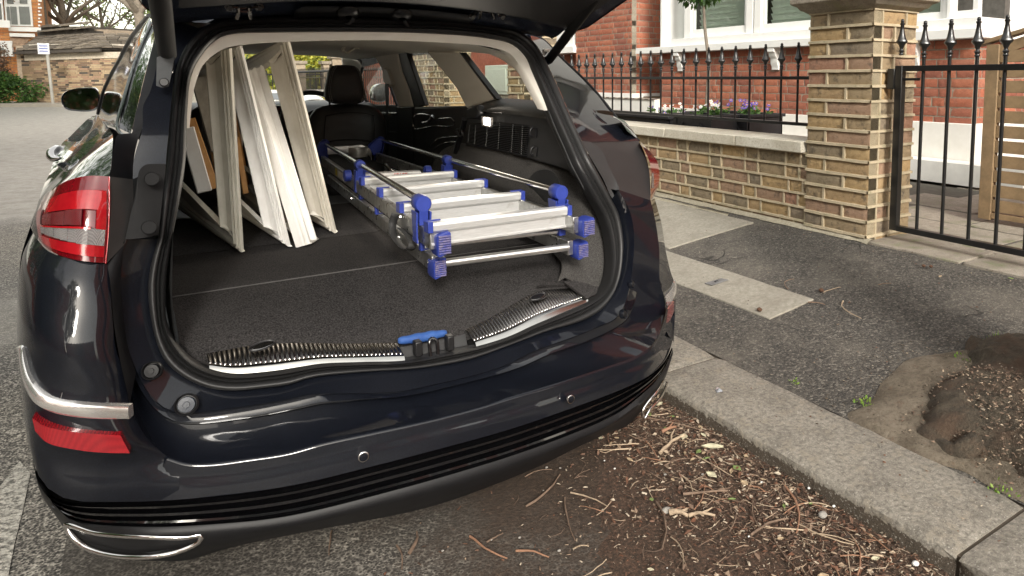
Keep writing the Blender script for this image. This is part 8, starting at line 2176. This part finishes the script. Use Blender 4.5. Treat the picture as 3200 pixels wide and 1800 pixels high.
rt.loft(rows_t, raw=True); rt.build('trunk', MATS['root_bark'], tr_, smooth=True)
def root(pts, rs):
    m = MB(); c = cr(pts, 24); q = [rs[0] + (rs[1] - rs[0]) * i / 23 for i in range(24)]; m.tube([p + Vector((.012 * noise.noise(p * 14), 0, .010 * noise.noise(p * 11))) for p in c], q, 10); m.build('root', MATS['root_bark'], tr_, smooth=True)
root([PV(3080, 1300), PV(3020, 1235) + Vector((0, 0, .01)), PV(2950, 1228) + Vector((0, 0, .0)), PV(2912, 1262) + Vector((0, 0, -.01)), PV(2900, 1310) + Vector((0, 0, -.03))], (.05, .022))
root([PV(3060, 1420) + Vector((0, 0, .02)), PV(2985, 1425), PV(2935, 1385) + Vector((0, 0, -.01)), PV(2918, 1350) + Vector((0, 0, -.02))], (.05, .02))
# weeds
def weed(c, n, r_, label, blade=False):
    m = MB()
    for i in range(n):
        d = rv(rl_); d.z = abs(d.z) + .35; s_ = c + Vector((rl_.uniform(-r_, r_), rl_.uniform(-r_, r_), .002))
        if blade: leafquad(m, s_, d + Vector((0, 0, .6)), rv(rl_), rl_.uniform(.025, .06), .0035)
        else: leafquad(m, s_ + d.normalized() * rl_.uniform(.0, .02), d, rv(rl_), rl_.uniform(.008, .016), .008)
    m.build('weed', MATS['weed_leaf'], None, label=label, cat='weed')
m_leaf('weed_leaf', (.12, .24, .03), (.30, .42, .08), .3)
weed(PV(2700, 1265), 40, .03, 'small green weed at the edge of the asphalt beside the kerb'); weed(PV(3020, 1128), 40, .035, 'low weed on the soil below the footway asphalt'); weed(PV(3110, 1188), 26, .025, 'tiny weed on the soil left of the grass tuft')
weed(PV(3150, 1100), 130, .10, 'bright grass tuft at the right edge of the soil', True); weed(PV(2915, 1290), 16, .015, 'tiny green sprout left of the root'); weed(P(2480, 1205, z=ZK), 14, .012, 'tiny sprout in the joint behind the kerb')
weed(PV(3140, 1540), 34, .03, 'small weed behind the kerb at the lower right'); weed(G0(2610, 1568), 10, .008, 'single thin grass blade at the foot of the kerb', True)
sl = MB()
for k in range(2600):
    x, y = rl_.uniform(XK1 + .02, 3.0), rl_.uniform(-.3, 1.35)
    pr = P(2700, 1250, z=.1)
    if (x - 2.55) ** 2 + (y - .8) ** 2 > .50 or y > 1.5: continue
    p = Vector((x, y, zp(x) + .016 + .02 * math.exp(-(((x - 2.5) / .45) ** 2 + ((y - .9) / .45) ** 2)))); a = rl_.uniform(0, 6.28); L_ = rl_.uniform(.002, .009); wd = rl_.uniform(.001, .004)
    d = Vector((math.cos(a), math.sin(a), 0)) * L_; s = Vector((-math.sin(a), math.cos(a), .1)) * wd
    sl.add([p - d - s * .6, p + d * .8 - s, p + d + s * .5, p - d * .7 + s, p + Vector((0, 0, wd))], [(0, 1, 4), (1, 2, 4), (2, 3, 4), (3, 0, 4)])
for k in range(1500):
    a = rl_.uniform(1.8, 4.6); rr_ = rl_.uniform(.25, .56); x, y = tc_.x + rr_ * math.cos(a), tc_.y + rr_ * math.sin(a)
    if x < XK1 + .02: continue
    z = zp(x) + (.015 + .085 * max(0, min(1, (.62 - rr_) / .2)))
    p = Vector((x, y, z)); a = rl_.uniform(0, 6.28); L_ = rl_.uniform(.002, .008); wd = rl_.uniform(.001, .004)
    d = Vector((math.cos(a), math.sin(a), rl_.uniform(-.4, .4))) * L_; s = Vector((-math.sin(a), math.cos(a), .1)) * wd
    sl.add([p - d - s * .6, p + d * .8 - s, p + d + s * .5, p - d * .7 + s, p + Vector((0, 0, wd))], [(0, 1, 4), (1, 2, 4), (2, 3, 4), (3, 0, 4)])
sl.build('soil_litter', MATS['twig_mix'], kind='stuff')
cl_ = MB(); oc = rl_.choice
for k in range(4200):
    if k < 2200:
        a = rl_.uniform(1.7, 4.7); rr_ = rl_.uniform(.2, .60); x, y = tc_.x + rr_ * math.cos(a), tc_.y + rr_ * math.sin(a); z = zp(max(x, XK1)) + .01 + .085 * max(0, min(1, (.62 - rr_) / .2))
    else:
        e_ = outl_[rl_.randrange(58)]; t_ = rl_.uniform(.35, 1.0) if rl_.random() < .8 else rl_.uniform(1.0, 1.10); x, y = cenp.x + (e_.x - cenp.x) * t_, cenp.y + (e_.y - cenp.y) * t_; z = zp(max(x, XK1)) + (.012 if t_ < .97 else .0)
    if x < XK1 + .01: continue
    r_ = rl_.uniform(.0012, .0045) * (1.0 if rl_.random() < .93 else 2); c = Vector((x, y, z))
    vs = [c + Vector((rl_.uniform(.6, 1.2) * r_ * math.cos(q), rl_.uniform(.6, 1.2) * r_ * math.sin(q), rl_.uniform(-.2, .3) * r_)) for q in [2 * math.pi * i / 6 for i in range(6)]] + [c + Vector((0, 0, r_ * rl_.uniform(.6, 1)))]
    cl_.add(vs, [(i, (i + 1) % 6, 6) for i in range(6)])
t = NT('soil_clod'); g = t.n('ShaderNodeNewGeometry'); t.set(Base_Color=t.ramp(g.outputs['Random Per Island'], [(0, (.04, .03, .02)), (.5, (.09, .07, .048)), (.85, (.15, .12, .085)), (1, (.26, .22, .17))]), Roughness=.95)
cl_.build('soil_clods', MATS['soil_clod'], kind='stuff', smooth=True)

# specks and crumbs on the footway and kerb
sp3 = MB()
for k in range(700):
    x, y = rl_.uniform(XK0 + .05, XW - .05), rl_.uniform(.2, 4.2)
    if rl_.random() < .35: x = XW - abs(rl_.gauss(0, .12)) - .03
    z = zp(x) + .001 if x > XK1 else ZK + .004
    p = Vector((x, y, z)); a = rl_.uniform(0, 6.28); L_ = rl_.uniform(.0015, .006) * (1 if rl_.random() < .95 else 1.8); wd = L_ * rl_.uniform(.3, .9)
    d = Vector((math.cos(a), math.sin(a), 0)) * L_; s = Vector((-math.sin(a), math.cos(a), .1)) * wd
    sp3.add([p - d - s * .6, p + d * .8 - s, p + d + s * .5, p - d * .7 + s, p + Vector((0, 0, wd * .6))], [(0, 1, 4), (1, 2, 4), (2, 3, 4), (3, 0, 4)])
sp3.build('footway_crumbs', MATS['litter'], kind='stuff')
